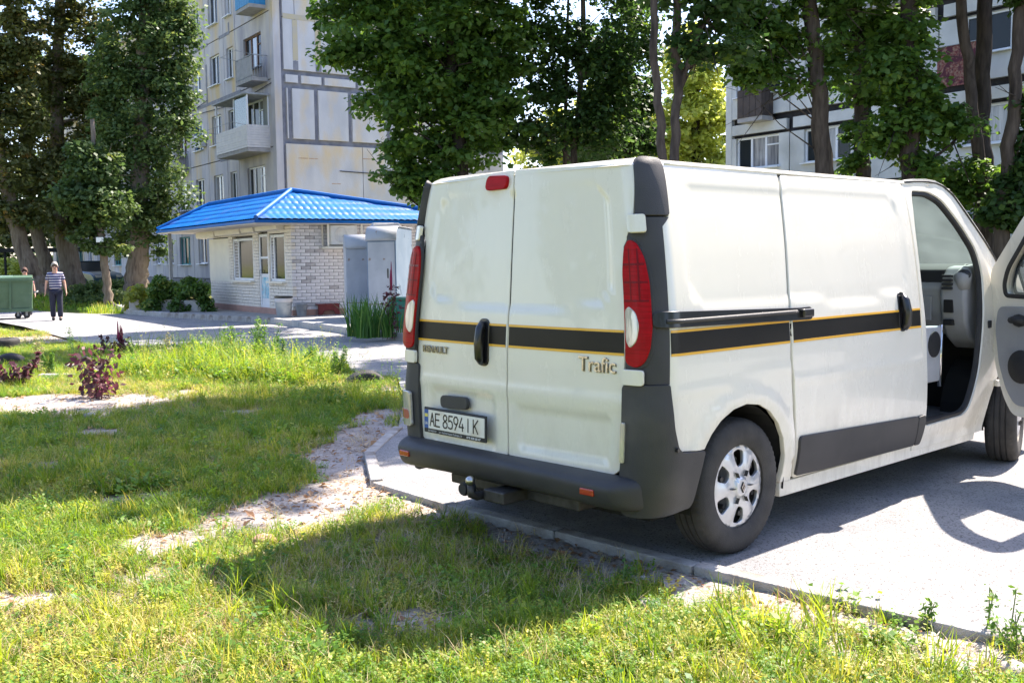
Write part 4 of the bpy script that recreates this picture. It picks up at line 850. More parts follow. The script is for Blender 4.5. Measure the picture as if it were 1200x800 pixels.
for z0, z1 in ((1.06, 1.15), (.975, 1.015)): MB().box(3.528, 3.58, -.75, -.685, z0, z1).build('storage_slot', m_dark, pod, bevel=.006)
MB().tube([(3.45+.05*math.cos(t), .42+.19*math.cos(t), 1.18+.17*math.sin(t)) for t in np.linspace(0, 6.283, 25)], .016, 8, False).build('steering_wheel', m_rub, van, True)
# jamb fittings
MB().cbox(tuple(vb_off(4.345, .985, .004)), (.05, .012, .05)).build('jamb_plug', m_rub, van, bevel=.006)
# ---- open passenger door: local x runs from the hinge edge to the free edge, y outwards, z up
door = bpy.data.objects.new('front_door', None); link(door, van); HX, HY = 3.80, -.960; TH = R_(62)
door.location = (HX, HY, 0); door.rotation_euler = (0, 0, math.pi+TH)
def dmap(sd_, depth): 
    def f(a, b): return (a, (.95-wid(b))*-1.0+depth, b)
    return f
# after rotation by pi+TH local +y points to the van's front/inside when open; closed outer face looks to -y of van = local +y
def dsurf(off): return lambda a, b: (a, -(0.95-wid(b))+off, b)
DO = rnd_poly([(.0, 1.18), (-.005, .95), (.03, .72), (.14, .50), (.24, .40), (.95, .39), (1.0, .50), (.985, 1.2), (1.00, 1.60), (1.00, 1.80), (.95, 1.86), (.68, 1.865), (.52, 1.80), (.34, 1.655), (.02, 1.34)], [.05, .05, .1, .1, .05, .05, .1, .1, .05, .06, .05, .08, .1, .1, .05])
DW = rnd_poly([(.13, 1.165), (.90, 1.150), (.915, 1.60), (.91, 1.72), (.87, 1.775), (.70, 1.785), (.56, 1.73), (.40, 1.605), (.17, 1.36), (.12, 1.25)], [.05, .05, .05, .05, .05, .06, .08, .08, .06, .04])
H0 = (.5, -5, 1.0)
panel('door_skin', DO, dsurf(0), m_paint, door, holes=[DW], step=.06, thick=.02, hint=H0)
panel('door_inner_frame', DO, dsurf(-.07), m_paint, door, holes=[DW], step=.06, thick=.055, hint=(.5, 5, 1.0))
def inner_loop(lp, k):
    n = len(lp); out = []
    for i in range(n):
        a, b = Vector(lp[i-1]), Vector(lp[(i+1) % n]); t = (b-a).normalized(); nn = Vector((-t.y, t.x)); p = Vector(lp[i]); q1, q2 = p+nn*k, p-nn*k; out.append(tuple(q1 if inside(lp, q1.x, q1.y) else q2))
    return out
panel('window_seal', DW, dsurf(-.075), m_rub, door, holes=[inner_loop(DW, .022)], step=.05, thick=.012, hint=(.5, 5, 1.0))
panel('window_seal', DW, dsurf(.004), m_rub, door, holes=[inner_loop(DW, .022)], step=.05, thick=.012, hint=H0)
panel('quarter_glass', rnd_poly([(.13, 1.165), (.46, 1.16), (.46, 1.66), (.40, 1.605), (.17, 1.36), (.12, 1.25)], .02), dsurf(-.03), m_dglass, door, step=.1, thick=0, hint=H0)
MB().tube([(.475, dsurf(-.035)(0, z)[1], z) for z in np.linspace(1.14, 1.70, 8)], .011, 6).build('window_divider', m_rub, door, True)
trim = panel('door_trim', rnd_poly([(.08, 1.10), (.05, .95), (.09, .72), (.17, .56), (.26, .47), (.93, .46), (.95, .6), (.94, 1.12)], .05), dsurf(-.085), m_dash, door, step=.06, thick=.02, hint=(.5, 5, 1.0), relief=lambda a, b: .02*(1-ss(-.06, .02, rrbox(a, b, .2, .9, .62, .82, .05))))
MB().lathe([(.11, 0), (.105, .014), (.02, .018)], 28, Matrix.Translation((.30, dsurf(-.09)(0, .70)[1], .72)) @ Matrix.Rotation(math.pi/2, 4, 'X')).build('speaker', m_rub, trim, True)
MB().tube([(.22, -.11, 1.02), (.27, -.13, 1.03), (.34, -.11, 1.02)], .022, 8).ball((.28, -.10, 1.02), .07, 6, (1, .2, .6)).build('inner_handle', m_rub, trim, True)
MB().tube([(.45, -.12, .90), (.6, -.15, .93), (.8, -.12, .93)], .02, 8).build('armrest', m_dash, trim, True)
for z in (.58, 1.13): MB().cbox((-.02, -.02, z), (.10, .05, .045)).build('door_hinge', m_paint, door, bevel=.008)
MB().box(-.03, .10, -.045, -.035, .80, .83).build('check_strap', m_steel, door)
mr = MB().ball((.16, .16, 1.22), .15, 8, (.8, .42, 1.1)).build('wing_mirror', m_plast, door, True)
MB().tube([(.12, .0, 1.16), (.15, .10, 1.16)], [.04, .03], 8).build('mirror_arm', m_plast, mr, True)
# ================================================================== BUILDINGS
def rc_box(mb, x0, x1, y0, y1, z0, z1): return mb.box(x0, x1, y0, y1, z0, z1)
m_panel = pm('facade_plaster', (.42, .40, .42), (.52, .49, .49), 1.6, .9, bump=.3, bscale=25, c3=(.55, .43, .26), s3=.6, lo3=.50, hi3=.66, spec=.15, stretch=(1.4, 1.4, .45))
m_panel2 = pm('facade_plaster_warm', (.54, .50, .46), (.44, .41, .42), 1.1, .9, bump=.3, bscale=25, c3=(.34, .32, .34), s3=.8, lo3=.50, hi3=.68, spec=.15, stretch=(1.4, 1.4, .45))
m_end = pm('end_wall_plaster', (.47, .46, .475), (.58, .56, .565), .9, .9, bump=.3, bscale=20, c3=(.62, .49, .32), s3=.7, lo3=.50, hi3=.68, spec=.15, stretch=(1.3, 1.3, .6))
m_seam = pm('repaired_seam', (.17, .17, .20), (.25, .25, .28), 3, .9)
m_seamb = pm('black_seam', (.014, .012, .014), (.03, .028, .03), 3, .8)
m_wframe = pm('white_window_frame', (.74, .75, .77), (.66, .67, .69), 2, .5); m_bframe = pm('blue_window_frame', (.03, .17, .32), None, rough=.6); m_tframe = pm('teal_window_frame', (.03, .20, .20), None, rough=.6)
m_wood = pm('old_wood_frame', (.14, .07, .045), (.2, .12, .08), 10, .8)
def wglass():
    m, nt, b = new_mat('window_glass'); b.inputs['Base Color'].default_value = (.02, .024, .026, 1); b.inputs['Roughness'].default_value = .08; b.inputs['Specular IOR Level'].default_value = .22; return m
m_wg = wglass(); m_curt = pm('curtained_glass', (.10, .10, .11), (.36, .34, .33), 1.4, .12, coat=.6, stretch=(6, 6, .4))
m_metal = pm('old_grey_metal', (.22, .23, .24), (.34, .35, .36), 5, .7)
m_maroon = pm('maroon_board', (.09, .02, .025), (.12, .04, .04), 6, .8); m_brown = pm('brown_board', (.045, .032, .028), (.07, .05, .04), 4, .7)
m_white_sid = pm('white_siding', (.60, .57, .55), (.52, .5, .5), 4, .55); m_blue = pm('blue_sheet', (.02, .20, .42), (.03, .25, .5), 4, .6)
m_conc_l = pm('balcony_slab', (.36, .34, .33), (.28, .27, .26), 4, .9)
_wc = {}
def window_mesh(w, h, n, kind):
    """frame mesh + pane meshes for a window in the plane x=0 facing -x, centred at y, bottom at z=0"""
    k = (round(w, 2), round(h, 2), n, kind)
    if k in _wc: return _wc[k]
    fm = {'w': m_wframe, 'b': m_bframe, 't': m_tframe, 'o': m_wood}[kind]; f = .07; mb = MB()
    mb.box(-.04, .04, -w/2, w/2, 0, f).box(-.04, .04, -w/2, w/2, h-f, h).box(-.04, .04, -w/2, -w/2+f, f, h-f).box(-.04, .04, w/2-f, w/2, f, h-f)
    for i in range(1, n): y = -w/2+w*i/n; mb.box(-.035, .035, y-.045, y+.045, f, h-f)
    if n >= 3: mb.box(-.03, .03, -w/2+f, -w/2+w/n-.045, h*.68, h*.68+.05)
    fr = mb.mesh('window', fm); panes = []
    for i in range(n):
        pn = MB().box(.005, .015, -w/2+w*i/n+.04, -w/2+w*(i+1)/n-.04, f*.8, h-f*.8); panes.append(pn)
    sill = MB().box(-.16, .0, -w/2-.06, w/2+.06, -.04, -.002).mesh('sill', m_wframe if kind != 'o' else m_metal)
    _wc[k] = (fr, [p.mesh('pane', m_wg) for p in panes], [p.mesh('pane', m_curt) for p in panes], sill); return _wc[k]
def add_window(root, x, y, z, w, h, n, kind='w', dep=.14):
    fr, pa, pb, sill = window_mesh(w, h, n, kind); o = inst('window', fr, root, (x+dep, y, z))
    for i in range(n): inst('pane', (pa if random.random() < .6 else pb)[i], o)
    inst('sill', sill, o, (-dep, 0, 0)); return o
def wall_panels(root, cols, floors, mat_pick, gap=.11, x=0.0, name='wall_panel'):
    """facade in the plane x=0 facing -x: cols = [(y0, y1, window or None)], floors=[(z0, z1)]; every panel is an object"""
    for fi, (z0, z1) in enumerate(floors):
        for ci, (y0, y1, win) in enumerate(cols):
            wspec = win(fi, ci) if callable(win) else win; a0, a1, b0, b1 = y0+gap/2, y1-gap/2, z0+gap/2, z1-gap/2; mb = MB(); t = .18
            if wspec:
                w, h, sz, n, kind = wspec[:5]; yc = (y0+y1)/2+(wspec[5] if len(wspec) > 5 else 0); w0, w1, h0, h1 = yc-w/2, yc+w/2, z0+sz, z0+sz+h
                mb.box(x, x+t, a0, a1, b0, h0).box(x, x+t, a0, a1, h1, b1).box(x, x+t, a0, w0, h0, h1).box(x, x+t, w1, a1, h0, h1)
                mb.build(name, mat_pick(fi, ci), root); add_window(root, x, yc, h0, w, h, n, kind)
            else: mb.box(x, x+t, a0, a1, b0, b1).build(name, mat_pick(fi, ci), root)
# ---------------- left apartment block: origin at the corner, +y along the long facade, +x along the end wall
ABR = math.atan2(.56, .828); AC = (-10.38, 46.6)
apt = thing('apartment_building', 'grey five storey panel block with dark patched seams behind the blue roofed kiosk', 'building', (AC[0], AC[1], 0), ABR)
FL0 = .62; FH = 3.0; floors = [(FL0+FH*i, FL0+FH*(i+1)) for i in range(5)]; AL = 54
MB().box(.24, 12.2, .10, AL, -.5, FL0+5*FH).build('core', m_seam, apt)
MB().box(-.04, .3, -.04, AL, -.6, FL0-.02).build('plinth', pm('plinth', (.15, .145, .15), (.2, .19, .19), 2, .9), apt); MB().box(-.25, 12.6, -.25, AL+.2, FL0+5*FH, FL0+5*FH+.35).build('roof', m_conc_l, apt)
cols = []; y = .42
pat = [('balc', 4.5), ('nar', 1.7), ('win', 2.9), ('win', 3.1), ('balc', 3.2), ('win', 2.9), ('nar', 2.1), ('balc', 4.6), ('nar', 2.1)]
i = 0; kinds = []
while y < AL-3:
    k, w = pat[i % len(pat)]; kinds.append(k); cols.append((y, y+w, None)); y += w; i += 1
def wpick(fi, ci):
    k = kinds[ci]; rnd = random.random(); kd = 'w' if rnd < .68 else 'o' if rnd < .85 else 'b'
    if k == 'balc': return (2.3 if ci == 0 else 2.0, 1.55, .75, 3, 'o' if (ci == 0 and fi == 3) else 't' if fi == 0 else kd)
    if k == 'nar': return (.95, 1.5, .8, 2, 'w')
    return (1.45, 1.5, .8, 2, 'b' if (ci == 3 and fi == 2) else 'w')
cols = [(a, b, (lambda f, c: wpick(f, c))) for a, b, _ in cols]
wall_panels(apt, cols, floors, lambda f, c: m_panel if random.random() < .6 else m_panel2, .05)
MB().box(-.03, .30, -.03, .40, FL0-.2, FL0+5*FH).build('corner_strip', m_panel, apt)
# end wall panels in plane y=0 facing -y with dark patched seams
seam_x = {0: [(.45, 12.1)], 1: [(.45, 3.6), (3.62, 8.0), (8.02, 12.1)], 2: [(.45, 12.1)], 3: [(.45, 1.75), (2.05, 4.3), (4.6, 8.2), (8.45, 12.1)], 4: [(.45, 2.0), (2.1, 4.2), (4.3, 8.2), (8.3, 12.1)]}
def seam_grid(z0, z1, xs, gx): return [(a, b, z0, z1) for a, b in zip(xs[:-1], xs[1:])]
EP = [(FL0, 3.6, [.42, 4.2, 8.2, 12.1], .03), (3.62, 6.74, [.42, 4.2, 8.2, 12.1], .03), (6.98, 9.20, [.42, .69, 1.94, 3.62, 5.6, 8.4, 12.1], .21), (9.46, 9.80, [.42, 1.17, 2.3, 4.0, 6.5, 12.1], .16), (10.02, 12.28, [.42, 1.0, 2.1, 4.0, 8.2, 12.1], .03), (12.34, 15.6, [.42, 1.0, 2.1, 4.0, 8.2, 12.1], .03)]
for za, zb, xs_, g in EP:
    for a, b in zip(xs_[:-1], xs_[1:]): MB().box(a+g/2, b-g/2, -.03, .12, za, zb).build('end_panel', m_end if random.random() < .75 else m_panel2, apt)
m_ply = pm('yellow_seam', (.50, .42, .27), (.45, .40, .33), 3, .9)
for xx, w_ in ((1.0, .12), (2.1, .14)):
    MB().box(xx-w_, xx+w_, -.041, -.026, 10.02, 10.42).build('seam_patch', m_seam, apt); MB().box(xx-w_, xx+w_, -.045, -.028, 10.45, 12.22).build('seam_patch', m_ply, apt)
MB().box(.45, 12.1, -.045, -.028, 12.24, 12.46).build('seam_patch', m_ply, apt)
for k in range(26):
    f = random.randint(1, 4); yb_ = random.uniform(.5, 34); L_ = random.uniform(.6, 3.2); z_ = FL0+FH*f
    MB().box(-.016, .01, yb_, yb_+L_, z_-.08, z_+.08).build('seam_patch', m_seam, apt)
    if k % 2: MB().box(-.014, .01, yb_, yb_+.16, z_+.082, z_+random.uniform(.4, 2.2)).build('seam_patch', m_seam, apt)
for k in range(3):
    yb_ = .2+k*.0; MB().tube([(-.05, .3+k*9, FL0+3*FH-.2+k*.4), (-.10, 5+k*9, FL0+3*FH-.55+k*.3), (-.05, 12+k*9, FL0+3*FH-.25)], .018, 5).build('cable', m_dark, apt)
MB().tube([(3.0, -.07, 5.6), (7.5, -.09, 5.45), (12, -.07, 5.7)], .02, 5).build('cable', m_dark, apt)
m_rust = pm('rust_streak', (.42, .25, .16), (.5, .36, .26), 6, .9)
for xx, zz in ((1.0, 6.1), (1.5, 6.1), (4.2, 6.2), (2.6, 5.0)): MB().box(xx, xx+.45, -.036, -.031, zz, zz+.035).build('rust_mark', m_rust, apt)
# first-bay balconies
def balcony(root, y0, y1, z, style, d=1.05):
    sl_ = MB().box(-d, .0, y0, y1, z-.16, z).build('balcony', m_conc_l, root)
    if style == 'closed':
        MB().prism([(-d, 0), (-d*.98, 0), (-d*.98, 1.0), (-d, 1.0)], y0, y1, 'Y').build('p', m_white_sid) if False else None
        for k in range(9): MB().box(-d-.02-.004*(k % 2), -d+.01, y0, y1, z+.02+.112*k, z+.125+.112*k).build('siding_board', m_white_sid, sl_)
        for ye in (y0, y1-.03):
            for k in range(9): MB().box(-d+.012, 0, ye-.004*(k % 2), ye+.03, z+.02+.112*k, z+.125+.112*k).build('siding_board', m_white_sid, sl_)
        for yy in (y0, (y0+y1)/2-.4, y1-.06): MB().box(-d, -d+.06, yy, yy+.06, z+1.03, z+2.35).build('post', m_wframe, sl_)
        MB().box(-.08, -.02, y0, y0+.06, z+1.03, z+2.35).build('post', m_wframe, sl_)
        MB().box(-d-.15, .0, y0-.1, y1+.1, z+2.35, z+2.42).build('awning', m_metal, sl_)
        MB().box(-d+.03, -d+.04, y0+.06, (y0+y1)/2-.4, z+1.03, z+2.35).build('pane', m_glass, sl_)
    elif style == 'bars':
        MB().box(-d, -d+.03, y0, y1, z+.96, z+1.0).box(-d, -d+.03, y0, y1, z+.05, z+.08).box(-d, 0, y0, y0+.03, z+.96, z+1.0).box(-d, 0, y1-.03, y1, z+.96, z+1.0).build('rail', m_metal, sl_)
        n = max(5, int((y1-y0)/.16)); mb = MB()
        for k in range(n+1): yy = y0+(y1-y0-.02)*k/n; mb.box(-d, -d+.02, yy, yy+.02, z, z+.97)
        for k in range(6): xx = -d+d*k/6; mb.box(xx, xx+.02, y0, y0+.02, z, z+.97)
        o = mb.build('bars', m_metal, sl_); MB().box(-d+.03, -d+.045, y0+.04, y1-.04, z+.05, z+.93).build('screen', m_white_sid, sl_)
    else:
        mt = {'blue': m_blue, 'maroon': m_maroon, 'brown': m_brown, 'grey': m_metal}[style]; n = max(4, int((y1-y0)/.3))
        for k in range(n): a = y0+(y1-y0)*k/n; MB().box(-d-.02, -d, a+.01, a+(y1-y0)/n-.01, z, z+1.02).build('board', mt, sl_)
        for ye in (y0, y1-.03): 
            for k in range(3): MB().box(-d+.003+d/3*k, -d+d/3*(k+1)-.01, ye, ye+.03, z, z+1.02).build('board', mt, sl_)
    # washing line brackets
    for yy in (y0+.1, y1-.1): MB().tube([(-d, yy, z+1.0), (-d-.7, yy, z+1.08)], .012, 5).build('bracket', m_metal, sl_)
    MB().tube([(-d-.7, y0-.1, z+1.08), (-d-.7, y1+.1, z+1.08)], .012, 5).build('line_bar', m_metal, sl_)
    return sl_
balcony(apt, .75, 5.0, floors[2][0]-.05, 'closed'); balcony(apt, .8, 2.9, floors[3][0]+.1, 'bars', .75); balcony(apt, .8, 2.6, floors[4][0]+.3, 'blue', .75); balcony(apt, .9, 3.6, floors[1][0]-.35, 'grey')
yb = [a for (a, b, _), k in zip(cols, kinds) if k == 'balc']
for j, a in enumerate(yb[1:]):
    for f in range(1, 5): balcony(apt, a+.3, a+2.5, floors[f][0]-.05, ['bars', 'grey', 'bars', 'maroon', 'bars', 'closed', 'bars', 'grey'][(j*3+f*2) % 8], .75)
# air conditioners on the facade
m_acw = pm('ac_white', (.68, .68, .66), (.6, .6, .58), 5, .5)
def ac_box(parent, loc, rz, s=1.0, nm='air_conditioner'):
    """outdoor unit: local face -y"""
    b = MB().box(-.40*s, .40*s, -.15*s, .15*s, 0, .55*s).build(nm, m_acw, parent, bevel=.02*s); b.location = loc; b.rotation_euler = (0, 0, rz)
    MB().lathe([(.205*s, 0), (.205*s, .012), (.19*s, .014), (.185*s, .004)], 28, Matrix.Translation((-.1*s, -.15*s, .28*s)) @ Matrix.Rotation(math.pi/2, 4, 'X')).build('fan_ring', m_acw, b, True)
    MB().lathe([(.19*s, 0), (.0, .001)], 28, Matrix.Translation((-.1*s, -.152*s, .28*s)) @ Matrix.Rotation(math.pi/2, 4, 'X'), caps=False).build('fan_opening', m_dark, b)
    mb = MB()
    for k in range(7): x = -.1*s+(-.165+.055*k)*s; h = math.sqrt(max(0, .19**2-(-.165+.055*k)**2))*s; mb.box(x-.004*s, x+.004*s, -.172*s, -.166*s, .28*s-h, .28*s+h)
    mb.build('grille', m_acw, b); return b
ac_box(apt, (-.20, 10.2, floors[2][0]+.9), -math.pi/2, 1.1)
# ---------------- right apartment block
RB = (8.35, 40.2)
apt2 = thing('apartment_building', 'pale panel block with black seams seen between the tree trunks on the right', 'building', (RB[0], RB[1], 0), ABR)
m_pale = pm('pale_facade', (.50, .50, .48), (.60, .60, .57), 1.4, .9, bump=.3, bscale=25, c3=(.36, .36, .33), s3=.4, lo3=.5, hi3=.75, spec=.15)
F2 = 1.1; floors2 = [(F2+2.7*i, F2+2.7*(i+1)) for i in range(5)]
MB().box(.22, 12, -46, -.10, -.5, F2+13.6).build('core', m_seamb, apt2); MB().box(-.03, .3, -46, .0, -.6, F2-.02).build('plinth', m_seam, apt2)
MB().box(-.2, 12.2, -46.2, .2, F2+13.5, F2+13.8).build('roof', m_conc_l, apt2)
yy = -.02; c2 = []; pat2 = [3.1, 3.3, 2.6, 3.2, 3.2, 2.6]; i = 0; k2 = []
while yy > -44:
    w = pat2[i % 6]; c2.append((yy-w, yy)); k2.append(i % 6); yy -= w; i += 1
for fi, (z0, z1) in enumerate(floors2):
    for ci, (a, b) in enumerate(c2):
        g = .05; band_h = .62      # spandrel strip between two black seams
        W3 = {0: (2.1, 1.18, 3), 1: (2.0, 1.18, 3), 2: (1.0, 1.18, 2), 3: (1.5, 1.18, 2), 4: (2.0, 1.18, 3), 5: (1.3, 1.18, 2)}[k2[ci]]
        w, h, n = W3; yc = (a+b)/2; zs = z0+.90; h = min(h, 1.08+.0*h) if False else h; t = .16
        y0, y1 = a+g/2, b-g/2
        # lintel strip (upper), panel with window (lower)
        MB().box(-.0, t, a+.15, b-.15, z1-band_h+.13, z1-.12).build('wall_panel', m_pale, apt2)
        zt0, zt1 = z0+.12, z1-band_h-.10
        MB().box(0, t, y0, y1, zt0, zs).box(0, t, y0, y1, zs+h, max(zs+h+.002, zt1)).box(0, t, y0, yc-w/2, zs, zs+h).box(0, t, yc+w/2, y1, zs, zs+h).build('wall_panel', m_pale, apt2)
        add_window(apt2, 0, yc, zs, w, h, n, 't' if (ci == 4 and fi == 0) else 'w')
MB().box(-.02, .14, -.30, .0, F2, F2+13.5).build('corner_strip', m_pale, apt2)
balcony(apt2, -2.35, -1.15, floors2[2][0]+.02, 'brown', .6)
balcony(apt2, -9.0, -6.8, floors2[3][0]+.3, 'grey', .7); balcony(apt2, -15.6, -13.2, floors2[4][0], 'brown')
# patterned rug hanging from a window on the right block
_a = at(1104, 56, 31.2); _b = at(1142, 99, 31.2)
ry = [None]
rug = thing('rug', 'red patterned carpet hung out to air below a window, behind the right hand tree trunks', 'carpet', tuple(at(1123, 98, 30.6)), ABR-math.pi/2+math.pi/2)
m_rug = pm('rug_pattern', (.14, .018, .022), (.26, .17, .12), 16, .95, c3=(.08, .02, .03), s3=5, lo3=.45, hi3=.55); m_rugb = pm('rug_border', (.10, .03, .035), (.3, .12, .1), 25, .95)
MB().box(-.012, .012, -.62, .62, .0, 1.12).build('carpet_field', m_rug, rug); MB().box(-.016, .016, -.69, -.625, -.05, 1.12).box(-.016, .016, .625, .69, -.05, 1.12).box(-.016, .016, -.625, .625, -.05, -.004).build('carpet_border', m_rugb, rug)
MB().tube([(.4, -.6, 1.12), (-.03, -.6, 1.13), (-.03, .6, 1.13), (.4, .6, 1.12)], .015, 6).build('rod', m_metal, rug)
# ---------------- kiosk
KR = R_(33.0); KC = (-5.73, 27.06); KZ = .035
kiosk = thing('kiosk', 'small white brick kiosk with bright blue metal tile roof and roller shutters', 'kiosk', (KC[0], KC[1], KZ), KR)
def ky(px): # photo column -> distance along the kiosk's left wall
    ex, ey = -math.sin(KR), math.cos(KR); k = (px-600)/FPX; return (k*KC[1]-KC[0])/(ex-k*ey)
m_brick = pm('white_silicate_brick', (.60, .585, .60), (.74, .72, .73), 7, .85, bump=.35, bscale=60, c3=(.34, .32, .33), s3=2.2, lo3=.5, hi3=.7, coord='Object')
m_brick_lit = pm('lit_silicate_brick', (.68, .62, .54), (.76, .70, .61), 7, .85, bump=.35, bscale=60)  # same white brick, warm bounced light on the left wall put into its colour
m_brick3 = pm('dark_brick', (.36, .34, .35), (.48, .46, .46), 9, .9, bump=.35, bscale=60)  # darker brick, more frequent in the top courses
m_mort = pm('dark_mortar', (.10, .09, .09), (.14, .13, .12), 10, .95); m_pink = pm('pink_plinth', (.42, .25, .20), (.36, .22, .18), 5, .9)
KW, KL, KH = 5.4, 7.1, 2.56
MB().box(.12, KW, .12, KL-.02, 0, KH).build('core', m_mort, kiosk); MB().box(-.03, .2, -.03, KL, -.06, .16).box(.2, KW+.03, -.03, .2, -.06, .16).build('plinth', m_pink, kiosk)
BW, BH = .262, .0885; NC = int((KH-.16)/BH)
bmes = [MB().box(0, BW-.013, 0, .11, 0, BH-.010).mesh('brick', m) for m in (m_brick, m_brick, m_brick3)]; half = MB().box(0, BW/2-.013, 0, .11, 0, BH-.010).mesh('brick', m_brick)
nb = 0; rest = MB()
for r in range(NC):
    z = .16+r*BH; off = (r % 2)*BW/2; x = 0.0; first = True
    while x < KW-.05:
        w = BW/2 if (first and off > 0) else BW
        if nb < 290 and x < 2.9:
            nb += 1; p = random.choices([0, 1, 2], [5, 4, 1+2*(z > 2.1)])[0]
            inst('brick', half if w < BW else bmes[p], kiosk, (x, .002+random.uniform(0, .004), z+random.uniform(-.001, .001)))
        else: rest.box(x, min(x+w-.018, KW), .003, .11, z, z+BH-.010)
        x += w; first = False
rs = rest.build('brickwork', m_brick, kiosk); rs['kind'] = 'stuff'
# openings on the left wall (plane x=0 facing -x): (y0, y1, z0, z1)
op = {'shutter': (ky(270.5), ky(248), .88, 2.16), 'win1': (ky(299), ky(275.5), .90, 2.12), 'door': (ky(316.5), ky(305.5), .02, 2.2), 'win2': (ky(336), ky(318.5), .90, 2.16)}
left = MB(); 
for r in range(NC):
    z = .16+r*BH; y = (r % 2)*BW/2; 
    if y: ysegs = [(0, y)]
    else: ysegs = []
    while y < KL: ysegs.append((y, min(y+BW, KL))); y += BW
    for a, b in ysegs:
        segs = [(a, b)]
        for (o0, o1, z0, z1) in op.values():
            if z+BH-.010 > z0 and z < z1:
                ns = []
                for s0, s1 in segs:
                    if s1 <= o0 or s0 >= o1: ns.append((s0, s1))
                    else:
                        if s0 < o0-.03: ns.append((s0, o0))
                        if s1 > o1+.03: ns.append((o1, s1))
                segs = ns
        for s0, s1 in segs:
            left.box(-.0-random.uniform(0, .004), .11, s0+.004, s1-.012, z, z+BH-.010)
o = left.build('brickwork', m_brick_lit, kiosk); o['kind'] = 'stuff'
# cut recesses are simply darker core; deepen the look with side reveals
m_shut = pm('cream_roller_shutter', (.76, .71, .60), (.70, .65, .56), 3, .55)
a, b, z0, z1 = op['shutter']; sh = MB().box(.02, .05, a-.03, b+.03, z0-.03, z1).build('roller_shutter', m_shut, kiosk)
for k in range(24): MB().box(.004+.003*(k % 2), .02, a, b, z0+k*(z1-z0)/24, z0+(k+.88)*(z1-z0)/24).build('shutter_slat', m_shut, sh)
for (pa, pb, zz) in ((262, 241, 2.18), (293, 263, 2.22), (309, 294, 2.24), (337, 311, 2.26)):
    y0, y1 = ky(pb-0), ky(pa); y0, y1 = min(y0, y1), max(y0, y1)
    MB().prism([(-.22, zz+.02), (-.24, zz+.12), (-.20, zz+.26), (.0, zz+.28), (.0, zz)], y0+.02, y1-.02, 'Y').build('shutter_box', m_shut, kiosk, bevel=.02)
for nm in ('win1', 'win2'):
    a, b, z0, z1 = op[nm]; wdt, hh = b-a, z1-z0; f = .07; vis = a+(.0 if True else 0)
    fr = MB().box(.02, .09, a, b, z0, z0+f).box(.02, .09, a, b, z1-f, z1).box(.02, .09, a, a+f, z0, z1).box(.02, .09, b-f, b, z0, z1).box(.02, .09, a+wdt*.72, a+wdt*.72+.07, z0, z1).build('window', m_wframe, kiosk)
    MB().box(.055, .062, a+f, b-f, z0+f, z1-f).build('pane', m_wg, fr); MB().box(-.12, .02, a-.06, b+.06, z0-.05, z0).build('sill', m_shut, fr)
    mb = MB()
    for r in range(int(hh/BH)): mb.box(.03, .052, a+wdt*.79, b-.075, z0+.02+r*BH, z0+.02+r*BH+BH-.016)
    mb.build('brick_reveal', m_brick3, fr)
a, b, z0, z1 = op['door']; dr_ = MB().box(.02, .10, a, a+.08, z0, z1).box(.02, .10, b-.08, b, z0, z1).box(.02, .10, a, b, z1-.08, z1).box(.03, .09, a+.08, b-.08, 1.02, 1.10).box(.03, .09, a+.08, b-.08, 1.52, 1.58).box(.03, .07, a+.08, b-.08, z0, .25).build('door', m_wframe, kiosk)
MB().box(.05, .06, a+.08, b-.08, 1.10, z1-.08).build('pane', m_wg, dr_)
m_post = pm('blue_poster', (.12, .42, .55), (.62, .68, .70), 7, .6, c3=(.5, .15, .12), s3=9, lo3=.62, hi3=.7)
MB().box(.045, .06, a+.08, b-.08, .25, 1.02).build('lower_panel', m_wframe, dr_); MB().box(.040, .045, a+.10, b-.10, .42, 1.0).build('poster', m_post, dr_)
MB().tube([(.02, b-.12, 1.05), (-.02, b-.12, 1.05), (-.02, b-.12, 1.2), (.02, b-.12, 1.2)], .012, 6).build('handle', m_metal, dr_)
# roof: pressed metal tile sheets over three visible planes
m_blueroof = pm('blue_roof_sheet', (.003, .10, .35), (.005, .125, .42), 2.2, .5, coat=.0, c3=(.03, .10, .33), s3=1.1, spec=.16, rough_var=.1)
zE, zR = 2.49, 3.31
E1, E2, E3, E4 = (-1.1, -.5), (-1.1, 9.1), (6.2, -.5), (6.2, 9.1); A1, B1 = (.5, 1.2), (.5, 8.6); A2, B2 = (2.9, 2.6), (2.9, 7.6)
def tile_slope(name, e0, e1, r1, r0, z0, z1, pitch=.19, row=.36):
    """roof plane from eave e0-e1 to ridge r0-r1 with tile steps"""
    e0, e1, r1, r0 = (Vector(p) for p in (e0, e1, r1, r0)); L = (e1-e0).length; u = (e1-e0)/L; n = Vector((-u.y, u.x)); 
    if (r0-e0).dot(n) < 0: n = -n
    H = (r0-e0).dot(n); a0 = (r0-e0).dot(u); a1 = (r1-e0).dot(u); slope = (z1-z0)/H
    na, nh = int(L/.035), int(H/.04); vs = []; S = math.hypot(H, z1-z0)
    for j in range(nh+1):
        t = j/nh; lo, hi = a0*t, L+(a1-L)*t
        for i in range(na+1):
            s = lo+(hi-lo)*i/na; d = t*S; fr = (d % row)/row
            wv = .020*abs(math.sin(math.pi*(s/pitch)))**.8; st = .028*(1-fr)+.012*math.sin(math.pi*fr)
            p = e0+u*s+n*(H*t); vs.append((p.x, p.y, z0+(z1-z0)*t+wv+st))
    k = na+1; mb = MB(); mb.add(vs, [(j*k+i, j*k+i+1, (j+1)*k+i+1, (j+1)*k+i) for j in range(nh) for i in range(na)]); o = mb.build(name, m_blueroof, kiosk, True); o.data.set_sharp_from_angle(angle=R_(28)); return o
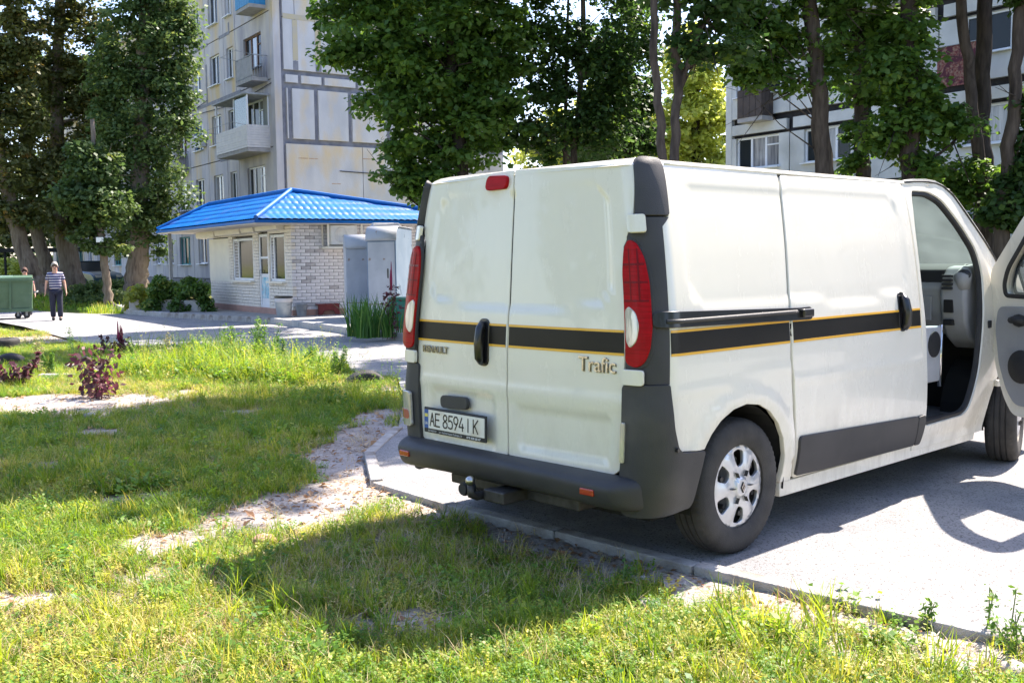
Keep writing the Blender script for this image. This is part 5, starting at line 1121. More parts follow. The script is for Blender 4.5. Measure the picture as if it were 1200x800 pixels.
tile_slope('roof_slope', E1, E3, A1, A1, zE, zR); tile_slope('roof_slope', E2, E1, A1, B1, zE, zR)
tile_slope('roof_slope', E3, E4, B1, A1, zE, zR); tile_slope('roof_slope', E4, E2, B1, B1, zE, zR)
for p, q, za, zb in ((E1, A1, zE, zR), (E3, A1, zE, zR), (E2, B1, zE, zR), (E4, B1, zE, zR), (A1, B1, zR, zR)):
    MB().tube([(p[0], p[1], za+.055), (q[0], q[1], zb+.06)], .065, 8).build('ridge_cap', m_blueroof, kiosk, True, angle=40)
m_soff = pm('soffit', (.62, .56, .50), (.5, .46, .42), 3, .8)
MB().prism([E1, E3, E4, E2], zE-.10, zE-.075, 'Z').build('soffit', m_soff, kiosk)
for p, q in ((E1, E3), (E1, E2), (E2, E4), (E3, E4)):
    p, q = Vector(p), Vector(q); d = (q-p).normalized(); nn = Vector((d.y, -d.x))*.0; MB().tube([(p.x, p.y, zE-.035), (q.x, q.y, zE-.035)], .052, 4).build('fascia', m_blueroof, kiosk)
MB().box(0, .15, KL, 8.8, zE-.12, zE-.102).box(-.85, -.75, KL+1.6, KL+1.7, .0, zE-.1).build('canopy_post', m_metal, kiosk)
# caged air conditioner on the right wall (faces local -y)
def kx(px): ex, ey = math.cos(KR), math.sin(KR); k = (px-600)/FPX; return (k*KC[1]-KC[0])/(ex-k*ey)
x0, x1 = kx(380), kx(419)
acu = thing('air_conditioner', 'white air conditioner in a metal cage on the kiosk wall under its roof', 'air conditioner', tuple(Vector((KC[0], KC[1], KZ))+Matrix.Rotation(KR, 3, 'Z') @ Vector(((x0+x1)/2, -.22, 1.85))), KR)
ac_box(acu, (.0, 0, 0), 0, .95, 'casing'); cg = MB()
wd = (x1-x0)/2
for yy_ in (-.20, .18):
    for zz in (-.05, .58): cg.box(-wd, wd, yy_-.015, yy_+.015, zz-.02, zz+.02)
    for xx in (-wd, wd): cg.box(xx-.02, xx+.02, yy_-.015, yy_+.015, -.05, .58)
for xx in (-wd, wd): 
    for zz in (-.05, .58): cg.box(xx-.018, xx+.018, -.2, .18, zz-.018, zz+.018)
cg.box(-wd-.05, wd+.05, -.24, .2, -.10, -.06); cg.box(-wd-.05, wd+.05, -.24, .2, .585, .61); cg.build('cage', m_shut, acu)
# ================================================================== SMALL THINGS ROUND THE KIOSK
def kpos(px, py, z=.04): p = on(px, py, z); return (p.x, p.y, z)
m_bin = pm('galvanised_bin', (.30, .34, .37), (.38, .41, .43), 6, .45, metal=.5)
def litter_bin(px, py, r, h, name, label, cat, mats, rim, lid=True):
    t = thing(name, label, cat, kpos(px, py))
    MB().lathe([(r*.80, 0), (r*.84, .03), (r, h*.93), (r*1.02, h), (r*.96, h), (r*.80, .05)], 28, caps=False).build('shell', mats, t, True); MB().lathe([(r*.80, 0), (r*.8, .02)], 28).build('bottom', mats, t)
    MB().lathe([(r*1.0, h), (r*1.10, h+.01), (r*1.10, h+.045), (r*.98, h+.05), (r*.9, h+.02)], 28, caps=False).build('rim', rim, t, True, angle=40)
    if lid: MB().lathe([(r*1.02, h*.80), (r*1.035, h*.83), (r*1.045, h*.96), (r*1.01, h*.99)], 28, caps=False).build('bag_collar', m_white_sid, t, True)
    MB().tube([(r*math.cos(a)*1.05, r*math.sin(a)*1.05, h*.75+.05*math.sin(2*a)) for a in np.linspace(-.9, .9, 9)], .008, 6).build('handle', m_metal, t, True)
    return t
litter_bin(333, 372, .215, .50, 'litter_bin', 'tall pale grey litter bin with black rim beside the kiosk door', 'bin', m_bin, m_black)
litter_bin(353.5, 370, .145, .27, 'bucket', 'small grey metal bucket standing between the litter bin and red crate', 'bucket', m_metal, m_metal, False)
# red low bench / crate
m_redw = pm('dark_red_wood', (.13, .02, .02), (.18, .03, .03), 8, .75)
cp = kpos(383, 368.5); cr = thing('crate', 'dark red wooden crate lying against the kiosk wall', 'crate', cp, KR)
for yy in (-.15, .15): MB().prism([(-.30, 0), (-.30, .27), (.30, .27), (.30, 0), (.2, 0), (.12, .12), (-.12, .12), (-.2, 0)], yy-.015, yy+.015, 'Y').build('side_board', m_redw, cr)
for k in range(4): MB().box(-.32+.16*k, -.32+.16*k+.15, -.17, .17, .272, .295).build('top_slat', m_redw, cr)
# two grey metal lockers with rounded tops
m_lock = pm('pale_grey_painted_metal', (.34, .36, .40), (.42, .44, .48), 2.5, .55, bump=.15, bscale=14, c3=(.26, .20, .17), s3=6, lo3=.66, hi3=.72)
m_lock_shade = pm('shaded_locker_metal', (.12, .18, .26), (.16, .22, .30), 2.5, .5, bump=.1, bscale=14, c3=(.03, .07, .12), s3=5, lo3=.62, hi3=.68)  # darker copy of the locker metal, shade on the side put into colour
def locker(x, y, w, h, d, label, face, side, rot):
    t = thing('metal_locker', label, 'locker', (x, y, .04), rot); r = .30
    pr = [(0, .0), (0, h-r)]+[(r*.9*(1-math.cos(a)), h-r+r*math.sin(a)) for a in np.linspace(.2, math.pi/2, 7)]+[(d, h-.02), (d, 0)]
    MB().prism(pr, 0, w, 'X', Matrix.Identity(4)).build('casing', side, t, bevel=.015)
    MB().box(.03, w-.03, -.012, -.002, .12, h-r-.05).build('door', face, t, bevel=.006)
    top = MB(); vs = []; arc = [(-.03, h-r-.02)]+[(r*.9*(1-math.cos(a))-.012, h-r+r*math.sin(a)+.014) for a in np.linspace(.15, math.pi/2, 9)]+[(d+.02, h)]
    for a, b in arc: vs += [(-.02, a, b), (w+.02, a, b)]
    top.add(vs, [(2*i, 2*i+1, 2*i+3, 2*i+2) for i in range(len(arc)-1)]); o = top.build('roof_sheet', face, t, True); sm = o.modifiers.new('s', 'SOLIDIFY'); sm.thickness = .012
    MB().box(w*.70, w*.74, -.03, -.010, h*.46, h*.56).build('latch', m_black, t); MB().box(.0, w, -.016, -.010, .40, .415).build('weld_seam', pm('rust', (.20, .09, .05), None, rough=.9), t)
    return t
e_x, e_y = Vector((math.cos(KR), math.sin(KR))), Vector((-math.sin(KR), math.cos(KR)))
p1 = on(407, 374.5, .04); locker(p1.x, p1.y, 1.0, 2.04, 1.1, 'weathered pale grey metal locker with round top, touching the kiosk wall', m_lock, m_lock, R_(12))
p2 = on(431.5, 377, .04); lk2 = locker(p2.x, p2.y, .70, 2.20, 1.6, 'pale metal locker with side tinted blue grey for shade and rust stains, nearer the van', m_lock, m_lock_shade, R_(-8))
q = at(452, 272.5, 27.0); bx = thing('box', 'battered white box lying on top of the metal lockers', 'box', (q.x, q.y, 2.215), R_(20)); MB().prism([(-.42, 0), (-.36, .17), (.30, .21), (.42, .05), (.40, 0)], -.2, .2, 'Y').build('carton', pm('grey_carton', (.5, .5, .52), (.4, .4, .42), 6, .8), bx, bevel=.01); MB().box(-.34, .2, -.1, .16, .17, .215).build('flap', m_white_sid, bx, bevel=.01)
g = kpos(468, 386); gb = thing('bin', 'green plastic barrel half hidden behind the left tail light', 'barrel', g); m_grn = pm('green_plastic', (.015, .13, .07), (.02, .17, .09), 4, .4)
MB().lathe([(.20, 0), (.25, .08), (.265, .3), (.25, .55), (.22, .60), (.2, .6)], 24).build('drum', m_grn, gb, True, angle=50); MB().lathe([(.225, .60), (.235, .61), (.235, .65), (.2, .67)], 24).build('lid', m_grn, gb, True, angle=40)
# ---- dumpster on wheels
m_dgreen = pm('dumpster_green', (.055, .115, .065), (.075, .14, .085), 3, .5, coat=.15, c3=(.10, .17, .10), s3=5, lo3=.6, hi3=.75); dpz = zg(-13.5, 28.5)
dm = thing('dumpster', 'green metal waste container on castors at the left edge of the road', 'dumpster', (*tuple(on(-12, 374.5, dpz))[:2], dpz), R_(24))
k = 1209/28.3
def trap(x0, x1, X0, X1, z0, z1, y0, y1, Y0, Y1): return MB().add([(x0, y0, z0), (x1, y0, z0), (x1, y1, z0), (x0, y1, z0), (X0, Y0, z1), (X1, Y0, z1), (X1, Y1, z1), (X0, Y1, z1)], [(3, 2, 1, 0), (0, 1, 5, 4), (1, 2, 6, 5), (2, 3, 7, 6), (3, 0, 4, 7), (4, 5, 6, 7)])
trap(-1.0, 1.13, -1.1, 1.18, .22, 1.16, 0, .95, -.06, 1.05).build('body', m_dgreen, dm, bevel=.02)
for xx in (-.6, .0, .55): MB().prism([(xx-.03, .28), (xx+.03, .28), (xx+.06, 1.1), (xx+.02, 1.1)], -.085, -.02, 'Y').build('rib', m_dgreen, dm)
MB().box(-1.14, 1.22, -.10, -.05, 1.10, 1.18).box(-1.0, 1.16, -.045, 0, .20, .30).build('rim', m_dgreen, dm, bevel=.008)
for a, b in ((-1.1, -.02), (.02, 1.18)): MB().prism([(-.05, 1.18), (-.05, 1.21), (.5, 1.27), (1.06, 1.21), (1.06, 1.18)], a, b, 'X').build('lid', m_dgreen, dm, bevel=.01)
for xx in (-.9, .98): MB().box(xx-.03, xx+.03, .05, .9, .16, .22).build('skid', m_metal, dm)
for xx, yy in ((-.9, .12), (.98, .12), (.75, .12), (-.9, .85), (.98, .85)):
    c = MB().lathe([(.09, -.025), (.095, -.01), (.095, .01), (.09, .025)], 16, Matrix.Translation((xx, yy, .095)), True, 'Y').build('castor', m_rub, dm, True, angle=40); MB().box(xx-.03, xx+.03, yy-.04, yy-.03, .08, .2).box(xx-.03, xx+.03, yy+.03, yy+.04, .08, .2).build('fork', m_metal, c)
MB().tube([(1.2, .1, .75), (1.3, .1, .78), (1.3, .8, .78), (1.2, .8, .75)], .02, 6).build('handle', m_metal, dm, True)
# ---- canopy behind the dumpster
cz = .3; cn = thing('canopy', 'dark flat roofed shelter on thin posts beyond the trees at the left edge', 'shelter', (*tuple(at(28, 340, 55))[:2], cz), R_(10))
MB().box(-3.2, 3.0, -1.2, 1.5, 1.85, 2.05).build('roof', m_dark, cn)
for xx in (-3.0, -.55, 2.8): MB().box(xx-.05, xx+.05, -1.1, -1.0, -.4, 1.85).build('post', m_dark, cn)
# ---- car behind the trees
def car(px, py, Y, rz, col, label):
    p = at(px, py, Y); z = zg(p.x, p.y)-.05; t = thing('parked_car', label, 'car', (p.x, p.y, z), rz); mt = pm('car_paint', col, None, rough=.3, coat=1)
    body = [(-2.1, .35), (-2.12, .7), (-1.95, .86), (-1.3, .93), (-.75, 1.38), (.55, 1.42), (1.15, .95), (1.9, .85), (2.1, .7), (2.12, .35)]
    MB().prism([(-2.1, .30), (-2.12, .7), (-1.95, .86), (-1.3, .93), (1.15, .95), (1.9, .85), (2.1, .7), (2.12, .30)], -.82, .82, 'Y').build('body', mt, t, bevel=.08, seg=3)
    MB().add([(-1.35, -.78, .92), (1.2, -.78, .92), (1.2, .78, .92), (-1.35, .78, .92), (-.75, -.62, 1.40), (.5, -.62, 1.43), (.5, .62, 1.43), (-.75, .62, 1.40)], [(0, 1, 5, 4), (1, 2, 6, 5), (2, 3, 7, 6), (3, 0, 4, 7), (4, 5, 6, 7)]).build('cabin_glass', m_wg, t)
    MB().box(-.8, .55, -.63, .63, 1.40, 1.45).build('roof', mt, t, bevel=.03)
    for x in (-1.3, 1.3):
        for y in (-.76, .76): w = inst('wheel', tyre_me, t, (x, y, .32)); MB().lathe([(.2, -.1), (.1, -.105), (0.01, -.105)], 16, None, False, 'Y').build('rim', m_silver, w)
    for y in (-.55, .55): MB().cbox((-2.1, y, .72), (.06, .3, .12)).build('tail_light', m_redl, t, bevel=.01); MB().cbox((2.08, y, .70), (.06, .3, .12)).build('headlight', m_clr, t, bevel=.01)
car(98, 330, 50.5, R_(-35), (.015, .06, .085), 'dark teal car parked behind the tree trunks beside the apartment block')
# ---- half buried tyres, log and slabs at the flower bed edge
def bed_tyre(p, label, rz=0, r=.30, flat=False, name='car_tyre', sink=.3):
    t = inst(name, tyre_me.copy(), None, (p[0], p[1], lawn_z(p[0], p[1])+(.09 if flat else .33-sink)), ((R_(90) if flat else R_(5)), 0, rz), (.9, 1.0, .9)); return tag(t, label, 'tyre')
p = oxy(428, 447); bed_tyre(p, 'worn black tyre lying half sunk in grass left of the van', R_(20), flat=False, sink=.47)
p = oxy(12, 423); bed_tyre(p, 'black tyre lying in the flower bed near the left edge, behind red leaved plants', R_(10), flat=False, sink=.47)
p = oxy(3, 405); bed_tyre(p, 'tyre sunk in the bare soil at the left edge, nearest the dumpster', R_(40), flat=True)
def slab(px, py, L, w, h, rz, label, cat='slab'):
    a = oxy(px, py); b = MB().box(-L/2, L/2, -w/2, w/2, 0, h).build('concrete_slab', m_kerb, None, bevel=.02); b.location = (a[0], a[1], lawn_z(*a)-.01); b.rotation_euler = (R_(2), R_(1), rz); tag(b, label, cat)
slab(68, 441, .5, .12, .06, R_(4), 'broken pale concrete strip lying beside the dark red bush'); slab(85, 430, .22, .2, .1, R_(20), 'small square concrete block behind the dark red bush')
# stones and brick bits in the lawn
m_stone = pm('stone', (.32, .29, .27), (.42, .38, .36), 20, .9, bump=.4, bscale=60); m_brk = pm('brick_chunk', (.42, .22, .15), (.5, .30, .22), 20, .9, bump=.4, bscale=60)
def stone(px, py, r, label, mt, name='stone'):
    a = oxy(px, py); mb = MB().ball((0, 0, 0), r, 7, (1.2, .9, .6)); mb.v = [tuple(Vector(v)*(1+.25*(random.random()-.5))) for v in mb.v]
    o = mb.build(name, mt, None, True); o.location = (a[0], a[1], lawn_z(*a)+r*.35); o.rotation_euler = (0, 0, random.random()*6); tag(o, label, 'stone')
stone(308, 637, .058, 'orange brick fragment in the lawn, left of the van shadow corner', m_brk, 'brick_fragment'); stone(238, 667, .035, 'small pale grey stone in the lawn below the brick fragment', m_stone)
stone(443, 703, .03, 'small grey stone by the bare patch in the van shadow', m_stone); stone(105, 487, .05, 'stone at the edge of the sandy patch on the left', m_stone); stone(243, 700, .03, 'brown clod beside the young weed at the shadow corner', m_brk, 'clod')
stone(1188, 792, .05, 'pale stone in the bottom right corner by the soil', m_stone); stone(758, 712, .045, 'pale grey stone under a dock leaf right of the shadow', m_stone)
# ---- planters
m_planter = pm('whitewashed_planter', (.62, .60, .57), (.5, .48, .46), 6, .85, bump=.3, bscale=40)
def leafy(name, V0, mat, parent=None): return link(bpy.data.objects.new(name, V0), parent)
def leaf_cloud(name, centers, radii, n, ls, mat, rng=RNG, flat=.6, out=.5, up=.5, asp=.62):
    """n leaves spread over cluster centres (k,3); radii (k,)"""
    centers = np.asarray(centers, float); radii = np.asarray(radii, float); k = len(centers); idx = rng.integers(0, k, n)
    d = rng.normal(size=(n, 3)); d /= np.linalg.norm(d, axis=1, keepdims=True); r = rng.random(n)**.45
    off = d*(r*radii[idx])[:, None]; off[:, 2] *= flat; P0 = centers[idx]+off
    nrm = d*out+np.array([0, 0, up])+rng.normal(size=(n, 3))*.45; nrm /= np.linalg.norm(nrm, axis=1, keepdims=True)
    t = np.cross(nrm, rng.normal(size=(n, 3))); t /= np.linalg.norm(t, axis=1, keepdims=True)+1e-9; b = np.cross(nrm, t); s = ls*(.6+.7*rng.random(n))
    t = t*(s*.5)[:, None]; b = b*(s*asp*.5)[:, None]; dr = nrm*(s*.14)[:, None]
    Vv = np.stack([P0-t, P0+b*1.0-dr*.2+t*.1, P0+t-dr, P0-b-dr*.2+t*.1], 1).reshape(-1, 3); Fq = np.arange(n*4).reshape(n, 4)
    cv = rng.random(k)[idx]*.5+rng.random(n)*.5
    return np_mesh(name, Vv, Fq, mat, False, {'rnd': ('FACE', cv)})
def bushy(px0, px1, py0, py1, Y, n, ls, mat, rng_seed, ncl=26):
    rg = np.random.default_rng(rng_seed); c = []; rr = []
    for _ in range(ncl):
        u, v = rg.random(), rg.random(); px = px0+(px1-px0)*u; dome = 1-abs(2*u-1)**2.2; py = py1-(py1-py0)*v*dome; p = at(px, py, Y+rg.uniform(-.5, .5)); c.append(tuple(p)); rr.append(rg.uniform(.16, .3))
    return leaf_cloud('foliage', c, rr, n, ls, mat, rg, .8)
lb1 = leaf_mat('shrub_leaf', (.035, .085, .02), (.09, .17, .03), (.22, .24, .05), .35); lb2 = leaf_mat('yellow_shrub_leaf', (.12, .18, .03), (.28, .30, .05), (.34, .30, .08), .4)
for (x0, x1, yt, yb_, Yp, mt, lab, bl, n) in ((150, 176, 336, 359, 32.6, lb2, 'low yellow green shrub in the leftmost white planter', 'leftmost white planter box, left of the kiosk', 2200), (172, 212, 322, 360, 31.8, lb1, 'tall spreading green shrub in the middle white planter', 'middle white planter box, left of the kiosk', 3600), (205, 245, 328, 361, 30.9, lb1, 'broad dark green shrub in the white planter nearest the kiosk', 'white planter box nearest the kiosk', 3600)):
    a, b = at(x0+3, 365, Yp), at(x1-3, 365, Yp); c = (a+b)/2; z = .0
    plt = thing('planter', bl, 'planter', (c.x, c.y, z), R_(15)); L = (b-a).length; hh = .36
    MB().box(-L/2, L/2, -.22, -.19, 0, hh).box(-L/2, L/2, .19, .22, 0, hh).box(-L/2, -L/2+.03, -.19, .19, 0, hh).box(L/2-.03, L/2, -.19, .19, 0, hh).build('box_wall', m_planter, plt); MB().box(-L/2+.03, L/2-.03, -.19, .19, .05, hh-.05).build('earth', m_soil, plt)
    sh_ = thing('shrub', lab, 'shrub', (c.x, c.y, hh-.05)); f = link(bpy.data.objects.new('foliage', bushy(x0, x1, yt, yb_, Yp, n, .13, mt, int(x0)))); f.parent = sh_; f.matrix_parent_inverse = Matrix.Translation((-c.x, -c.y, -hh+.05))
    mb = MB()
    for _ in range(7): e = at(random.uniform(x0+4, x1-4), random.uniform(yt+8, yb_-4), Yp); mb.tube([(random.uniform(-.2, .2), 0, 0), ((e.x-c.x)*.5, (e.y-c.y)*.5, (e.z-hh)*.6), (e.x-c.x, e.y-c.y, e.z-hh)], [.012, .009, .005], 5)
    mb.build('stems', m_wood, sh_)
# iris bed in front of the lockers
g_iris = leaf_mat('iris_leaf', (.03, .10, .02), (.09, .20, .04), (.22, .28, .08), .35); 
for i, (px, py, h, n) in enumerate(((418, 393, .95, 40), (432, 395, 1.05, 60), (447, 394, .95, 50), (458, 393, .75, 30), (425, 389, .9, 30), (440, 388, .95, 40))):
    b = kpos(px, py+1, .02); rg = np.random.default_rng(i); mb = MB()
    for _ in range(n):
        a = rg.random()*6.28; r = .22*rg.random()**.5; x, y = r*math.cos(a), r*math.sin(a); hh = h*rg.uniform(.55, 1); ln = rg.uniform(.1, .55)*hh; d = rg.random()*6.28; dx, dy = math.cos(d), math.sin(d); w = .032; vs = []
        for j in range(6):
            t = j/5; kk = (1-t**2)*.95+.03; dp = hh*(t-.35*t**3*(ln/hh)*1.5); vs += [(x+dx*ln*t*t-dy*w/2*kk, y+dy*ln*t*t+dx*w/2*kk, dp), (x+dx*ln*t*t+dy*w/2*kk, y+dy*ln*t*t-dx*w/2*kk, dp)]
        mb.add(vs, [(2*j, 2*j+1, 2*j+3, 2*j+2) for j in range(5)])
    me = mb.mesh('iris', g_iris, False, False); at_ = me.attributes.new('rnd', 'FLOAT', 'FACE'); at_.data.foreach_set('value', np.repeat(rg.random(n), 5).astype(np.float32))
    o = link(bpy.data.objects.new('iris_plant', me)); o.location = b; tag(o, 'clump of long green iris leaves, '+('leftmost by the pavement edge', 'large one, second from the left', 'tall one beside the amaranth', 'short one at the right end under the tail light', 'small one at the back left against the locker', 'back one against the nearer locker')[i], 'plant', 'iris clumps in front of the lockers')
# amaranth and other bed plants
m_am = leaf_mat('amaranth_leaf', (.035, .03, .02), (.13, .035, .05), (.34, .17, .16), .3); m_ams = pm('amaranth_stem', (.15, .03, .06), None, rough=.7); m_amg = leaf_mat('amaranth_green', (.05, .08, .03), (.12, .15, .05), (.2, .06, .06), .35)
def stalk_plant(loc, h, nst, spread, lsz, mat, stem, nleaf, label, cat, group=None, plume=None, name='plant', asp=.5, seed=0, bushy_=1.0):
    rg = np.random.default_rng(seed); t = thing(name, label, cat, loc, 0, group); st = MB(); C = []; Rr = []
    for i in range(nst):
        a = rg.random()*6.28; tip = Vector((spread*rg.random()*math.cos(a), spread*rg.random()*math.sin(a), h*rg.uniform(.65, 1))); b = Vector((tip.x*.2, tip.y*.2, -.03)); mid = b.lerp(tip, .5)+Vector((rg.uniform(-.03, .03), rg.uniform(-.03, .03), 0)); st.tube([b, mid, tip], [.006*h+.003, .005*h+.002, .002], 5)
        for s in np.linspace(.15, 1, 9): q_ = b.lerp(tip, s); C.append(tuple(q_)); Rr.append(max(.02, .22*h*bushy_*(1.15-s*.7)))
    st.build('stem', stem, t); o = link(bpy.data.objects.new('leaves', leaf_cloud('leaves', C, Rr, nleaf, lsz, mat, rg, .7, .6, .5, asp)), t)
    if plume:
        pm_ = MB()
        for i in range(plume[0]): a = rg.random()*6.28; r = .1*h*rg.random(); pm_.tube([(r*math.cos(a), r*math.sin(a), h*.8), (r*1.3*math.cos(a), r*1.3*math.sin(a), h*(.95+.1*rg.random())), (r*1.5*math.cos(a), r*1.5*math.sin(a), h*(1.1+plume[1]*rg.random()))], [.018, .022, .005], 6)
        pm_.build('flower_spike', plume[2], t, True)
    return t
m_plume = pm('amaranth_plume', (.26, .02, .07), (.18, .02, .05), 30, .9, bump=.6, bscale=120)
def bp(px, py): a = oxy(px, py); return (a[0], a[1], lawn_z(*a)-.01)
stalk_plant(bp(115, 467), .56, 9, .46, .085, m_am, m_ams, 300, 'rounded dark red leaved bush standing in front of the flower bed', 'plant', name='amaranth_plant', seed=3, asp=.7, bushy_=1.9)
stalk_plant(bp(18, 452), .40, 10, .55, .10, m_am, m_ams, 330, 'low spreading dark red plant at the left edge in front of the tyre', 'plant', name='amaranth_plant', seed=4, asp=.6)
stalk_plant(bp(142, 422), .42, 8, .42, .09, m_am, m_ams, 280, 'dark red plant with a tall crimson plume at the back of the bed', 'plant', plume=(3, .5, m_plume), name='amaranth_plant', seed=5)
stalk_plant(bp(122, 424), .32, 6, .35, .08, m_am, m_ams, 180, 'small dark red plant left of the plumed one at the back of the bed', 'plant', name='amaranth_plant', seed=6)
stalk_plant(kpos(459, 394, .02), 1.1, 3, .10, .09, m_am, m_ams, 260, 'tall slender crimson amaranth beside the left tail light', 'plant', plume=(2, .25, m_plume), name='amaranth_plant', seed=7)
m_tw = leaf_mat('tall_weed_leaf', (.05, .13, .03), (.12, .22, .04), (.25, .28, .07), .45); m_tws = pm('weed_stem', (.12, .18, .05), None, rough=.8); m_seed = leaf_mat('seed_head', (.22, .22, .09), (.36, .33, .16), (.3, .16, .1), .3)
tw = [(305, 428, .78, 9, .34, 'tallest feathery green weed in front of the kiosk corner'), (268, 428, .68, 9, .36, 'feathery green weed left of the tallest one, in front of the kiosk door'), (335, 430, .50, 7, .34, 'shorter feathery weed right of the tallest one'), (196, 428, .62, 3, .08, 'slender pale seed headed weed in the middle of the bed'), (228, 428, .50, 5, .2, 'bushy pale weed right of the slender seed headed one'), (45, 437, .60, 3, .08, 'slender upright weed between the tyre and dark red bush'), (88, 428, .62, 4, .2, 'arching pale green weed behind the dark red bush'), (365, 436, .40, 6, .3, 'low leafy weed at the right end of the bed'), (395, 440, .45, 4, .2, 'thin leafy weed beside the half sunk tyre'), (250, 436, .38, 6, .3, 'low leafy weed at the front of the bed, below the kiosk door'), (60, 438, .35, 4, .12, 'short upright weed left of the concrete block'), (172, 430, .40, 5, .22, 'low pale weed behind the dark red bush, right side')]
for i, (px, py, h, ns, sp, lab) in enumerate(tw):
    pale = 'pale' in lab or 'slender' in lab
    stalk_plant(bp(px, py), h, ns, sp, .045 if not pale else .04, m_seed if pale and i % 2 else m_tw, m_tws, int(1500*h*(1 if not pale else .35)), lab, 'weed', name='weed', asp=.35, seed=20+i, bushy_=.8)
fw = [(290, 700, .20, 8, .10, 'young toothed weed at the left corner of the van shadow'), (1172, 752, .30, 3, .06, 'tall thin ragweed growing over the kerb at the right edge'), (1188, 770, .2, 5, .1, 'bushy low weed at the kerb in the bottom right corner'), (1025, 712, .10, 3, .05, 'tiny weed sprouting along the kerb right of the rear wheel'), (878, 682, .09, 3, .04, 'small weed at the kerb just below the rear wheel'), (543, 592, .08, 6, .07, 'small bright weed at the kerb under the tow bar'), (1085, 740, .13, 4, .05, 'thin weed leaning on the kerb left of the ragweed'), (735, 690, .14, 4, .07, 'pale leafy weed at the right end of the van shadow')]
for i, (px, py, h, ns, sp, lab) in enumerate(fw): stalk_plant(bp(px, py), h, ns, sp, .028, m_tw, m_tws, int(110*h*ns/.6), lab, 'weed', name='weed', asp=.4, seed=60+i, bushy_=.8)
# dry stick in the grass
a0, a1 = bp(240, 692), bp(252, 672); s_ = MB().tube([(0, 0, .01), (.03, .02, .09), (.06, .05, .16)], [.004, .003, .002], 5).build('twig', m_wood); s_.location = a0; tag(s_, 'bare twig sticking up out of the lawn by the young toothed weed', 'twig')
s_ = MB().tube([(0, 0, .03), (.12, -.03, .06), (.2, -.08, .05)], [.004, .004, .002], 5).build('twig', pm('straw_twig', (.4, .3, .12), None, rough=.8)); s_.location = bp(706, 692); tag(s_, 'yellow dry twig lying at the edge of the van shadow', 'twig')
# ================================================================== TREES
def bark(name, a, b, c): return pm(name, a, b, 5, .95, bump=.8, bscale=14, c3=c, s3=2, stretch=(3, 3, .6), spec=.1)
b_grey = bark('grey_bark', (.060, .048, .041), (.105, .085, .072), (.035, .029, .026)); b_dark = bark('dark_bark', (.040, .033, .029), (.068, .055, .048), (.025, .022, .020)); b_warm = bark('warm_bark', (.15, .115, .085), (.22, .18, .14), (.08, .06, .05))
l_maple = leaf_mat('maple_leaf', (.040, .095, .022), (.10, .18, .032), (.20, .28, .04), .45); l_dark = leaf_mat('dark_leaf', (.025, .060, .018), (.06, .115, .028), (.16, .24, .03), .48)
l_pop = leaf_mat('poplar_leaf', (.045, .09, .028), (.10, .15, .045), (.24, .27, .07), .42); l_olive = leaf_mat('olive_leaf', (.055, .08, .024), (.12, .13, .04), (.28, .18, .05), .42)
l_lime = leaf_mat('sunlit_far_leaf', (.26, .33, .08), (.42, .45, .13), (.60, .58, .24), .6)
